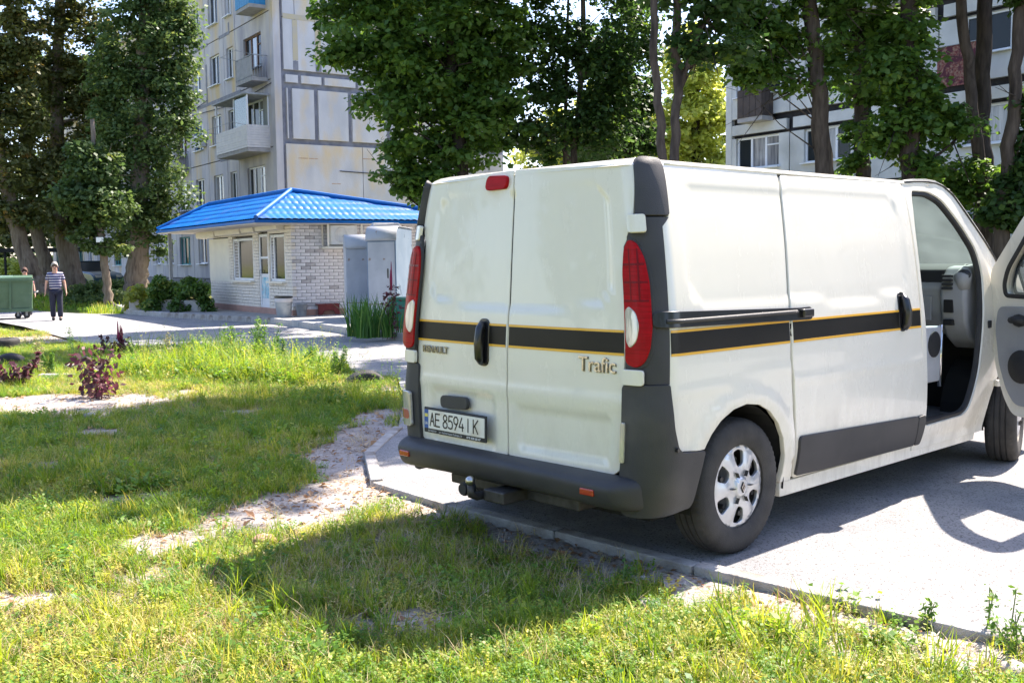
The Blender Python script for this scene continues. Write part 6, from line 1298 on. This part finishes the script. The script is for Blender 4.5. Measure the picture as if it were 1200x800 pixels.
def tree(name, label, Y, trunk, bl, n, ls, mat, bk, seed, crad=.5, limbs=9, ground=True, forks=(), kid=1.0, shell=.55, ivy=0, cl_per=None, lr=1.0):
    """trunk: [(px, py, radius m)] from low to high, blobs: (px, py, rx px, ry px[, weight]) at depth Y; all turned into real places"""
    rg = np.random.default_rng(seed); pts = [at(px, py, Y) for px, py, _ in trunk]; rad = [r for _, _, r in trunk]
    base = pts[0]; d = (pts[1]-pts[0]); gz0 = zg(base.x, base.y)-.3
    if base.z > gz0: k = (base.z-gz0)/max(.2, d.z); b0 = base-d*k*.8; b0.z = gz0; pts = [b0]+pts; rad = [rad[0]*1.25]+rad
    base = pts[0]; t = thing(name, label, 'tree', tuple(base)); off = Vector(base); L = lambda p: Vector(p)-off
    # smooth the trunk and add wobble
    P_, R2 = [], []
    for i in range(len(pts)-1):
        for j in range(5):
            f = j/5; p = pts[i].lerp(pts[i+1], f); P_.append(p+Vector((rg.normal()*.02, rg.normal()*.02, 0))); R2.append((rad[i]*(1-f)+rad[i+1]*f)*(1+rg.normal()*.03))
    P_.append(pts[-1]); R2.append(rad[-1]); R2[0] *= 1.25
    tm = MB().tube([L(p) for p in P_], R2, 14); sc = Y/FPX; 
    C, RR, Wt = [], [], []; bl = list(bl)+[(b[0]+np.clip(rg.normal(), -1, 1)*b[2]*.8, b[1]+min(1, abs(rg.normal()))*b[3]*.75, b[2]*.3, b[3]*.22, .5) for b in bl if b[1] > 20 and Y < 45]; tot = sum(b[2]*b[3]*(b[4] if len(b) > 4 else 1) for b in bl); ncl = int(n/(cl_per or 75))
    blobs = []
    for b in bl:
        c = at(b[0], b[1], Y+(b[5] if len(b) > 5 else 0)); rx, rz = b[2]*sc, b[3]*sc; ryy = min(rx, 3.2)*.85; w = b[4] if len(b) > 4 else 1; kk = max(2, int(ncl*b[2]*b[3]*w/tot)); blobs.append((c, rx, ryy, rz))
        for _ in range(kk):
            v = rg.normal(size=3); v /= np.linalg.norm(v); r = shell+(1-shell)*rg.random() if rg.random() < .7 else rg.random(); jit = 1+rg.normal()*.06
            C.append((c.x+v[0]*rx*r*jit, c.y+v[1]*ryy*r, c.z+v[2]*rz*r*jit)); RR.append(crad*rg.uniform(.35, 1.35))
    # limbs from trunk to blobs
    nbase = len([1 for b in bl if b[4:5] != (.5,) or len(b) != 5]); 
    for i, (c, rx, ryy, rz) in enumerate(blobs):
        if i >= nbase: continue
        for _ in range(max(1, int(limbs/len(blobs)))):
            v = rg.normal(size=3); v /= np.linalg.norm(v); e = c+Vector((v[0]*rx*.7, v[1]*ryy*.7, v[2]*rz*.6)); zt = min(max(e.z-abs(e.x-off.x)*.45-rg.random()*.5, pts[0].z+2.5), pts[-1].z); j = min(range(len(P_)), key=lambda q: abs(P_[q].z-zt)); s = P_[j]; r0 = min(R2[j]*.32, .05 if Y < 30 else .09)*lr
            mid = s.lerp(e, .5)+Vector((0, 0, -.1*(e-s).length+.3*rg.random())); tm.tube([L(s), L(s.lerp(mid, .5)), L(mid), L(mid.lerp(e, .55)), L(e)], [r0, r0*.8, r0*.55, r0*.35, .008], 7)
            for _2 in range(3):
                f = rg.uniform(.3, .9); q0 = mid.lerp(e, f); q1 = q0+Vector(rg.normal(size=3)*.5); tm.tube([L(q0), L(q0.lerp(q1, .5)), L(q1)], [.015, .01, .004], 4)
    for fk in forks:
        q = [at(px, py, Y) for px, py, _ in fk]; tm.tube([L(p) for p in q], [r for _, _, r in fk], 9)
    tr = tm.build('trunk', bk, t, True)
    if ivy:
        for _ in range(ivy):
            j = rg.integers(len(P_)//4, len(P_)); p = P_[j]; a = rg.random()*6.28; C.append((p.x+math.cos(a)*(R2[j]+.15), p.y-abs(math.sin(a))*(R2[j]+.1), p.z)); RR.append(.35)
    me = leaf_cloud('crown', np.array(C)-np.array(off), RR, n, ls, mat, rg, .55, .45, .75, .72); o = link(bpy.data.objects.new('crown', me), t); return t
tree('maple_tree', 'big dense maple hanging over the kiosk roof, left of the van roof', 22, [(552, 330, .17), (540, 200, .15), (531, 90, .13), (524, -60, .11), (520, -220, .07)],
     [(450, 45, 62, 62), (470, 110, 58, 50), (520, 60, 70, 80), (575, 70, 45, 95), (490, 175, 48, 42), (550, 160, 50, 45), (505, 215, 42, 26, .8), (470, 205, 24, 28, .7), (470, -50, 80, 60), (570, -50, 80, 60), (405, 5, 40, 28), (415, 60, 26, 22), (510, -150, 110, 70, .7), (450, 20, 55, 70, .7, 5), (520, -20, 80, 90, .7, 6), (470, -120, 90, 70, .9, 5), (405, -70, 50, 50, .7, 4), (545, -40, 80, 70, .5, 4)], 66000, .15, l_maple, b_dark, 11, .48, 22)
tree('dark_leaved_tree', 'slender tree with two thin dark trunks and airy crown behind the van roof', 23, [(676, 330, .09), (672, 190, .075), (680, 90, .06), (683, 0, .05), (684, -120, .03)],
     [(640, 50, 45, 60, .8), (690, 70, 45, 55), (650, 140, 48, 50), (700, 150, 42, 40), (625, 175, 26, 22, .8), (650, -40, 80, 40), (735, 20, 34, 50, .8), (720, 110, 34, 50), (600, 60, 22, 60, .7), (610, 130, 20, 40, .6)], 21000, .125, l_dark, b_grey, 12, .5, 16, forks=[[(680, 100, .05), (694, 65, .035), (715, 40, .02)], [(664, 330, .06), (662, 190, .05), (664, 60, .035), (668, -60, .02)]])
tree('dark_leaved_tree', 'shadowy bushy tree between the slender dark one and the paired trunks', 26, [(735, 330, .10), (735, 190, .09), (738, 60, .07), (740, -80, .05)],
     [(730, 60, 44, 70), (720, 150, 50, 40), (750, 130, 20, 60), (745, -30, 50, 60), (690, 190, 50, 20, .9)], 12500, .14, l_dark, b_dark, 13, .5, 12)
tree('paired_trunk_tree', 'tree with thinner of the two paired straight trunks above the van roof', 16, [(780, 330, .075), (776, 190, .07), (771, 120, .063), (767, 55, .058), (766, -60, .05), (764, -260, .04)],
     [(740, -300, 90, 80, 1.0, -1.2), (760, -390, 140, 110, 1.0, -1.2)], 11000, .16, l_dark, b_grey, 14, .5, 12)
tree('paired_trunk_tree', 'tree with thicker of the two paired trunks, one branch leaning right', 17, [(787, 330, .085), (789, 190, .08), (793, 110, .073), (792, 50, .070), (791, -60, .06), (792, -260, .04)],
     [(836, 12, 36, 20, .9), (845, 45, 30, 16, .8), (815, 60, 16, 14, .5), (800, -60, 70, 50, .8), (850, -440, 180, 140, .8, -1.8), (870, -530, 170, 130, 1.0, -3.3), (860, -30, 50, 40, .8), (850, 5, 34, 16, .7), (780, 20, 24, 40, .4)], 30000, .14, l_dark, b_grey, 15, .45, 14, forks=[[(794, 112, .05), (806, 75, .045), (822, 34, .035), (842, 8, .02)]])
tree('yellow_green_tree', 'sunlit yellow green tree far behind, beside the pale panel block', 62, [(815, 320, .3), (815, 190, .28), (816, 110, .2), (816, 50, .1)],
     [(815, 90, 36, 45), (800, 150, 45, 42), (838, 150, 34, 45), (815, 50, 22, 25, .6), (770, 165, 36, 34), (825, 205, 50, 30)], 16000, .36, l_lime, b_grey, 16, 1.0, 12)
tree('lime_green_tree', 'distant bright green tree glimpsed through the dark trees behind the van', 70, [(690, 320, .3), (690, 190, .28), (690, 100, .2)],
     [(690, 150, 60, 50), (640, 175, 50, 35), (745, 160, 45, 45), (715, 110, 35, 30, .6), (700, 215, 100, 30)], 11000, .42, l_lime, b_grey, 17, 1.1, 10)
tree('maple_tree', 'tall tree with the thick bare leaning trunk in front of the pale panel block', 20, [(985, 330, .20), (966, 200, .175), (959, 110, .16), (951, 30, .15), (945, -70, .13), (935, -260, .08)],
     [(900, 15, 42, 26), (880, 62, 34, 22, .8), (905, 85, 26, 16, .6), (868, 85, 14, 9, .5), (1000, -10, 70, 40), (930, -90, 110, 60), (920, -230, 130, 80), (862, 10, 34, 24), (985, 55, 22, 45, .7), (925, 95, 12, 10, .3), (885, 35, 40, 24), (915, 50, 30, 22), (890, 78, 26, 14)], 32000, .135, l_maple, b_grey, 18, .42, 9, lr=.35)
tree('maple_tree', 'tree with leaf hidden trunk just right of the thick bare trunk', 22.5, [(1012, 330, .17), (1011, 200, .16), (1008, 80, .14), (1003, -60, .11)],
     [(1000, 35, 34, 40), (1018, 100, 30, 42), (1010, 160, 22, 30, .7), (1040, 30, 40, 40), (1000, -90, 110, 70), (1010, 190, 16, 14, .5)], 14500, .145, l_maple, b_grey, 19, .42, 12)
tree('maple_tree', 'leafy tree with its trunk wrapped in foliage, third trunk behind the sliding door', 19.5, [(1070, 330, .19), (1068, 200, .175), (1066, 90, .16), (1062, -60, .13)],
     [(1050, 65, 38, 45), (1070, 130, 32, 45), (1045, 150, 22, 35, .7), (1105, 135, 38, 15, .8), (1118, 152, 28, 15, .7), (1060, -70, 90, 60), (1075, 185, 18, 20, .6)], 16000, .15, l_maple, b_dark, 20, .38, 9, ivy=12)
tree('leaning_tree', 'tree with the slim trunk crossing in front of the hanging carpet', 20.5, [(1160, 330, .15), (1148, 200, .12), (1138, 110, .11), (1130, 40, .105), (1121, -60, .09), (1112, -220, .05)],
     [(1120, -80, 70, 50), (1125, 205, 30, 22, .8), (1135, 225, 26, 16, .7), (1090, -140, 80, 60)], 12000, .15, l_maple, b_grey, 21, .36, 8)
tree('twin_trunk_tree', 'dark straight trunk just left of the rightmost trunk, above the open door', 21.5, [(1152, 330, .19), (1152, 200, .165), (1149, 130, .16), (1154, 60, .155), (1153, -60, .13)],
     [(1170, -50, 60, 40), (1112, 215, 22, 20, .7), (1150, -130, 80, 60), (1165, 215, 16, 16, .5)], 10000, .15, l_maple, b_dark, 22, .36, 8)
tree('leaning_tree', 'rightmost trunk leaning right beside the open cab door', 19.5, [(1172, 330, .15), (1178, 220, .13), (1186, 140, .12), (1194, 40, .11), (1206, -70, .09)],
     [(1210, -20, 40, 30), (1192, 225, 22, 34), (1205, 180, 16, 30), (1180, 250, 26, 20), (1212, 120, 14, 22, .6)], 12000, .145, l_dark, b_grey, 23, .34, 8)
tree('poplar_tree', 'tall columnar poplar with a broad pale trunk, right of the tree group at the left', 40, [(160, 347, .50), (160, 320, .42), (163, 290, .38), (165, 200, .33), (168, 100, .28), (170, 0, .22), (170, -120, .12)],
     [(168, 40, 52, 50), (150, 90, 42, 45), (188, 100, 40, 45), (165, 150, 56, 42), (165, 205, 50, 38), (168, 255, 38, 30), (195, 235, 26, 36, .8), (170, -50, 50, 60), (190, 20, 34, 50), (135, 200, 22, 40, .7), (180, 288, 22, 16, .5), (205, 130, 24, 50, .8), (128, 120, 22, 60, .8), (215, 40, 18, 40, .7), (150, 285, 26, 16, .5)], 46000, .17, l_pop, b_warm, 24, .62, 20)
tree('old_tree', 'old tree with thick leaning trunk directly behind the walking man', 44, [(88, 338, .48), (82, 310, .42), (72, 255, .36), (68, 180, .28), (67, 90, .24), (70, 10, .2), (72, -70, .15)],
     [(85, 20, 34, 36, .7), (75, 95, 34, 40), (100, 150, 34, 45), (75, 190, 40, 40), (100, 240, 40, 26), (115, 70, 26, 60), (80, -70, 50, 50), (92, 260, 34, 18), (60, 60, 30, 50, .6), (118, 140, 24, 60, .8), (105, 200, 30, 40, .8)], 34000, .20, l_olive, b_warm, 25, .6, 14)
tree('old_tree', 'old tree with trunk leaning left, above the green waste container', 42, [(46, 338, .40), (38, 322, .36), (24, 285, .32), (12, 240, .28), (2, 190, .22), (-8, 90, .18), (-12, -20, .12)],
     [(8, 60, 32, 50), (15, 140, 38, 45), (25, 205, 40, 35), (-20, 100, 30, 70), (5, 245, 35, 22), (-5, -20, 40, 40), (30, 250, 40, 18), (25, 30, 24, 50, .8)], 24000, .20, l_olive, b_warm, 26, .6, 14)
tree('old_tree', 'old tree with the thinner trunk standing between the two leaning ones', 47, [(62, 336, .36), (56, 315, .33), (44, 280, .28), (36, 240, .24), (32, 150, .18)],
     [(40, 130, 30, 40), (50, 210, 40, 40), (45, 255, 32, 18), (38, 80, 22, 30, .7), (70, 220, 36, 36)], 17000, .20, l_pop, b_warm, 27, .6, 10)
tree('thin_tree', 'thin trunked tree carrying a small white board, left of the poplar', 37, [(127, 352, .16), (124, 320, .14), (118, 275, .12), (112, 220, .10), (108, 140, .07)],
     [(110, 190, 26, 30, .8), (125, 240, 26, 26), (132, 290, 16, 14, .5), (100, 275, 18, 14, .5), (90, 230, 26, 26), (100, 205, 24, 20)], 11000, .19, l_pop, b_warm, 28, .5, 10)
s_ = at(117, 281, 36.6); sg = MB().box(-.13, .13, -.02, 0, -.09, .09).build('notice_board', pm('sign_white', (.8, .8, .8), None, rough=.6), None, bevel=.006); sg.location = s_; tag(sg, 'small blank white board fixed to the thin tree trunk', 'sign')
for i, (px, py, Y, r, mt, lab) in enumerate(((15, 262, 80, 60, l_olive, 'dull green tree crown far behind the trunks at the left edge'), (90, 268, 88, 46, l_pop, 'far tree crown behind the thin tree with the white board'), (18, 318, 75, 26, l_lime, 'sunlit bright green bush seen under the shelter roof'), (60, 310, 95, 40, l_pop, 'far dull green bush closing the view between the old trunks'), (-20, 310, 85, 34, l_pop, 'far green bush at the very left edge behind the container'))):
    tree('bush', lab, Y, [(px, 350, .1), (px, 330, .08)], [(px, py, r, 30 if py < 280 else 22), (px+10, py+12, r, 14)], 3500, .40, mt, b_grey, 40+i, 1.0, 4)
# low green plants on the bank between road and trees
for i, (px0, px1, py, Y, lab) in enumerate(((84, 118, 344, 40, 'dark green low shrub on the bank behind the walking man'), (122, 148, 340, 43, 'dark green low shrub between the thin tree and poplar'), (70, 150, 352, 38.5, 'long row of low green flowers along the far side of the road'))):
    c = at((px0+px1)/2, py, Y); rg = np.random.default_rng(80+i); cs = [tuple(Vector(at(rg.uniform(px0, px1), py+rg.uniform(-8, 8), Y+rg.uniform(-.8, .8)))-c) for _ in range(22)]
    t = thing('shrub', lab, 'shrub', tuple(c)); link(bpy.data.objects.new('foliage', leaf_cloud('foliage', cs, [.35]*22, 2400, .17, l_pop, rg, .8)), t); mb = MB()
    for q in cs[:8]: mb.tube([(q[0]*.8, q[1], -.8), q], [.015, .006], 4)
    mb.build('stems', b_dark, t)

# unseen trees added behind the camera to cut sky glare in paint and windows
for i, (x, y, h) in enumerate(((-9, -17, 9), (-3, -21, 10), (4, -19, 9), (11, -16, 10), (-16, -9, 9), (17, -8, 9), (-22, 3, 9), (-27, 14, 10))):
    rg = np.random.default_rng(200+i); cs = [(rg.normal()*2.0, rg.normal()*2.0, h*.25+rg.random()*h*.75) for _ in range(60)]; t = thing('tree', ['broad', 'round', 'tall', 'spreading', 'bushy', 'lone', 'wide', 'old'][i]+' unseen green tree added behind the camera, '+['left of the middle', 'near the middle', 'right of the middle', 'far right', 'at the far left', 'at the right side', 'on the left lawn edge', 'beyond the left lawn edge'][i], 'tree', (x, y, -.1))
    link(bpy.data.objects.new('crown', leaf_cloud('crown', cs, [1.1]*60, 3200, .5, l_maple, rg, .8)), t); MB().tube([(0, 0, -.3), (.1, 0, h*.4), (0, .1, h*.85)], [.3, .22, .08], 10).build('trunk', b_grey, t, True)
# ================================================================== PEOPLE
m_skin = pm('skin', (.50, .27, .19), (.56, .32, .23), 9, .55); m_hair = pm('grey_hair', (.42, .38, .34), (.3, .27, .24), 60, .8, bump=.6, bscale=150); m_trou = pm('navy_trousers', (.012, .014, .030), (.020, .022, .042), 8, .85); m_shoe = pm('dark_shoes', (.02, .018, .017), None, rough=.5)
def stripe_mat():
    m, nt, b = new_mat('striped_polo'); tc = N(nt, 'ShaderNodeTexCoord'); sp = N(nt, 'ShaderNodeSeparateXYZ'); nt.links.new(tc.outputs['Object'], sp.inputs[0]); mu = N(nt, 'ShaderNodeMath', operation='MULTIPLY'); mu.inputs[1].default_value = 1/.072; nt.links.new(sp.outputs[2], mu.inputs[0]); fr = N(nt, 'ShaderNodeMath', operation='FRACT'); nt.links.new(mu.outputs[0], fr.inputs[0])
    cr = N(nt, 'ShaderNodeValToRGB'); cr.color_ramp.interpolation = 'CONSTANT'; e = cr.color_ramp.elements; e[0].color = (.020, .028, .10, 1); e[1].color = (.58, .56, .60, 1); e[1].position = .52; q = e.new(.80); q.color = (.18, .15, .26, 1); nt.links.new(fr.outputs[0], cr.inputs[0]); nt.links.new(cr.outputs[0], b.inputs['Base Color']); b.inputs['Roughness'].default_value = .85; return m
def skin_obj(name, V, E_, Rd, mat, parent, root=0, sub=2):
    me = bpy.data.meshes.new(name); me.from_pydata(V, E_, []); o = link(bpy.data.objects.new(name, me), parent); md = o.modifiers.new('skin', 'SKIN'); md.use_smooth_shade = True
    sk = me.skin_vertices[0] if me.skin_vertices else None
    for i, r in enumerate(Rd): rr = r if hasattr(r, '__len__') else (r, r); me.skin_vertices[0].data[i].radius = rr
    for i in range(len(Rd)): me.skin_vertices[0].data[i].use_root = (i == root)
    ss_ = o.modifiers.new('sub', 'SUBSURF'); ss_.levels = ss_.render_levels = sub
    dg = bpy.context.evaluated_depsgraph_get(); m2 = bpy.data.meshes.new_from_object(o.evaluated_get(dg)); o.modifiers.clear(); o.data = m2; m2.materials.clear(); m2.materials.append(mat); m2.shade_smooth(); return o
def hand(V, E_, Rd, wi, w, d, side):
    """palm and five curled fingers hanging from the wrist vertex wi; d = pointing direction, side = thumb side"""
    d, s = Vector(d).normalized(), Vector(side).normalized(); n = d.cross(s).normalized(); p = Vector(w)+d*.055; V.append(tuple(p)); Rd.append((.034, .016)); pi_ = len(V)-1; E_.append((wi, pi_))
    for k, (a, l) in enumerate(((-.030, .062), (-.010, .074), (.010, .078), (.030, .068))):
        q0 = p+d*.035+s*a; q1 = q0+d*l*.5+n*.006; q2 = q1+(d*.75+n*.6).normalized()*l*.5; b = len(V); V += [tuple(q0), tuple(q1), tuple(q2)]; Rd += [.0095, .0085, .007]; E_ += [(pi_, b), (b, b+1), (b+1, b+2)]
    t0 = Vector(w)+d*.03+s*.03; t1 = t0+(d*.7+s*.7).normalized()*.035; t2 = t1+(d*.9+s*.1+n*.3).normalized()*.03; b = len(V); V += [tuple(t0), tuple(t1), tuple(t2)]; Rd += [.012, .010, .008]; E_ += [(pi_, b), (b, b+1), (b+1, b+2)]
def head_parts(t, c, hair_mat, hs=1.0):
    """face features on a head centred at c, facing local -y"""
    c = Vector(c)
    for s in (-1, 1):
        MB().ball(c+Vector((s*.032, -.088, .005))*hs, .012*hs, 5).build('eye', m_dark, t, True); MB().ball(c+Vector((s*.080, .005, -.005))*hs, .022*hs, 6, (.35, .6, 1.0)).build('ear', m_skin, t, True); MB().box(c.x+s*.032-.018, c.x+s*.032+.018, c.y-.096*hs, c.y-.088*hs, c.z+.025, c.z+.032).build('eyebrow', hair_mat, t)
    MB().prism([(-.088, -.035), (-.118, -.030), (-.090, .012)], c.x-.013, c.x+.013, 'X', Matrix.Translation((0, c.y, c.z))).build('nose', m_skin, t, bevel=.004); MB().box(c.x-.025, c.x+.025, c.y-.093, c.y-.086, c.z-.058, c.z-.050).build('mouth', m_redw, t)
    hb = MB(); vs = []; n = 14
    for i in range(7):
        th_ = i/6*1.95
        for j in range(n): ph = 2*math.pi*j/n; r = .098*hs*(1+.03*math.sin(5*ph+i)); fr = 1-.42*max(0, -math.sin(ph))*(th_/1.95); vs.append((c.x+r*.86*math.sin(th_*fr)*math.cos(ph), c.y+.008+r*1.03*math.sin(th_*fr)*math.sin(ph), c.z+.018+r*1.16*math.cos(th_*fr)))
    hb.add(vs, [(i*n+j, i*n+(j+1) % n, (i+1)*n+(j+1) % n, (i+1)*n+j) for i in range(6) for j in range(n)]); hb.build('hair', hair_mat, t, True)
def person(loc, rz, label, shirt, trou, hair, H=1.72):
    k = H/1.72; t = thing('person', label, 'person', loc, rz); 
    hipz, shz, nz = .92, 1.42, 1.49; V, E_, Rd = [], [], []
    def v(p, r): V.append(tuple(Vector(p)*k)); Rd.append(r if not hasattr(r, '__len__') else tuple(q*k for q in r) if True else r); return len(V)-1
    def e(a, b): E_.append((a, b)); return b
    pel = v((0, 0, .95), (.15, .11)); be = e(pel, v((0, -.02, 1.10), (.16, .13))); ch = e(be, v((0, -.005, 1.30), (.165, .115))); ub = e(ch, v((0, .0, 1.41), (.12, .085))); nk = e(ub, v((0, -.005, 1.49), (.055, .058))); hd = e(nk, v((0, -.02, 1.57), (.080, .095))); hd2 = e(hd, v((0, -.015, 1.67), (.076, .090)))
    arms = []
    for s in (-1, 1):
        sh = e(ub, v((s*.17, .01, 1.40), (.062, .06))); el = e(sh, v((s*.255, .04 if s < 0 else -.0, 1.13), (.043, .043))); wr = e(el, v((s*.285, -.02 if s < 0 else -.10, .90), (.028, .024))); arms.append((s, sh, el, wr))
    legs = []
    for s in (-1, 1):
        hp = e(pel, v((s*.09, 0, .88), (.095, .10))); f = -.12 if s > 0 else .06; kn = e(hp, v((s*.10, f*.5-.03, .50), (.062, .065))); an = e(kn, v((s*.10, f+(.02), .10), (.040, .042))); to = e(an, v((s*.11, f-.12, .035), (.038, .028))); legs.append((s, hp, kn, an, to))
    base = list(V)
    for s, sh, el, wr in arms: w = Vector(V[wr]); hand(V, E_, Rd, wr, w, w-Vector(V[el]), (0, -1, 0))
    body_ = skin_obj('body', V, E_, Rd, m_skin, t, 0, 2)
    g_ = lambda i: base[i]
    SV = [g_(pel), g_(be), g_(ch), g_(ub)]; SV[0] = (0, 0, .86*k); SR = [(.185*k, .15*k), (.20*k, .175*k), (.20*k, .15*k), (.15*k, .105*k)]; SE = [(0, 1), (1, 2), (2, 3)]
    for s, sh, el, wr in arms: b = len(SV); m_ = Vector(g_(sh)).lerp(Vector(g_(el)), .75); SV += [g_(sh), tuple(m_)]; SR += [(.085*k, .082*k), (.070*k, .066*k)]; SE += [(3, b), (b, b+1)]
    b = len(SV); SV.append((0, -.003, 1.475*k)); SR.append((.075*k, .072*k)); SE.append((3, b)); skin_obj('shirt', SV, SE, SR, shirt, t, 0, 2)
    TV = [(0, 0, .96*k)]; TR = [(.170*k, .13*k)]; TE = []
    for s, hp, kn, an, to in legs: b = len(TV); a_ = Vector(g_(an)); TV += [g_(hp), g_(kn), (a_.x, a_.y, a_.z-.02)]; TR += [(.115*k, .12*k), (.088*k, .09*k), (.078*k, .082*k)]; TE += [(0, b), (b, b+1), (b+1, b+2)]
    skin_obj('trousers', TV, TE, TR, trou, t, 0, 2)
    for s, hp, kn, an, to in legs:
        a_ = Vector(g_(an)); MB().ball((a_.x, a_.y-.07, .045), .05, 6, (.95, 2.6, .9)).build('shoe', m_shoe, t, True)
    head_parts(t, (0, -.022*k, 1.635*k), hair, 1.1); return t
pp = on(67, 375, zg(-12.4, 28)); person((pp.x, pp.y, zg(pp.x, pp.y)), math.atan2(pp.x, -pp.y)*0+R_(-22)*-1*0+math.atan2(-pp.x, pp.y)*1.0, 'older man in striped polo shirt and dark trousers walking towards the camera', stripe_mat(), m_trou, m_hair, 1.60)
p2_ = at(29.5, 330, 33); person((p2_.x, p2_.y, -.28), R_(22), 'person standing mostly hidden behind the green waste container, only the head showing', pm('pink_shirt', (.35, .16, .18), None, rough=.9), m_trou, pm('brown_hair', (.10, .05, .035), None, rough=.8), 1.62)
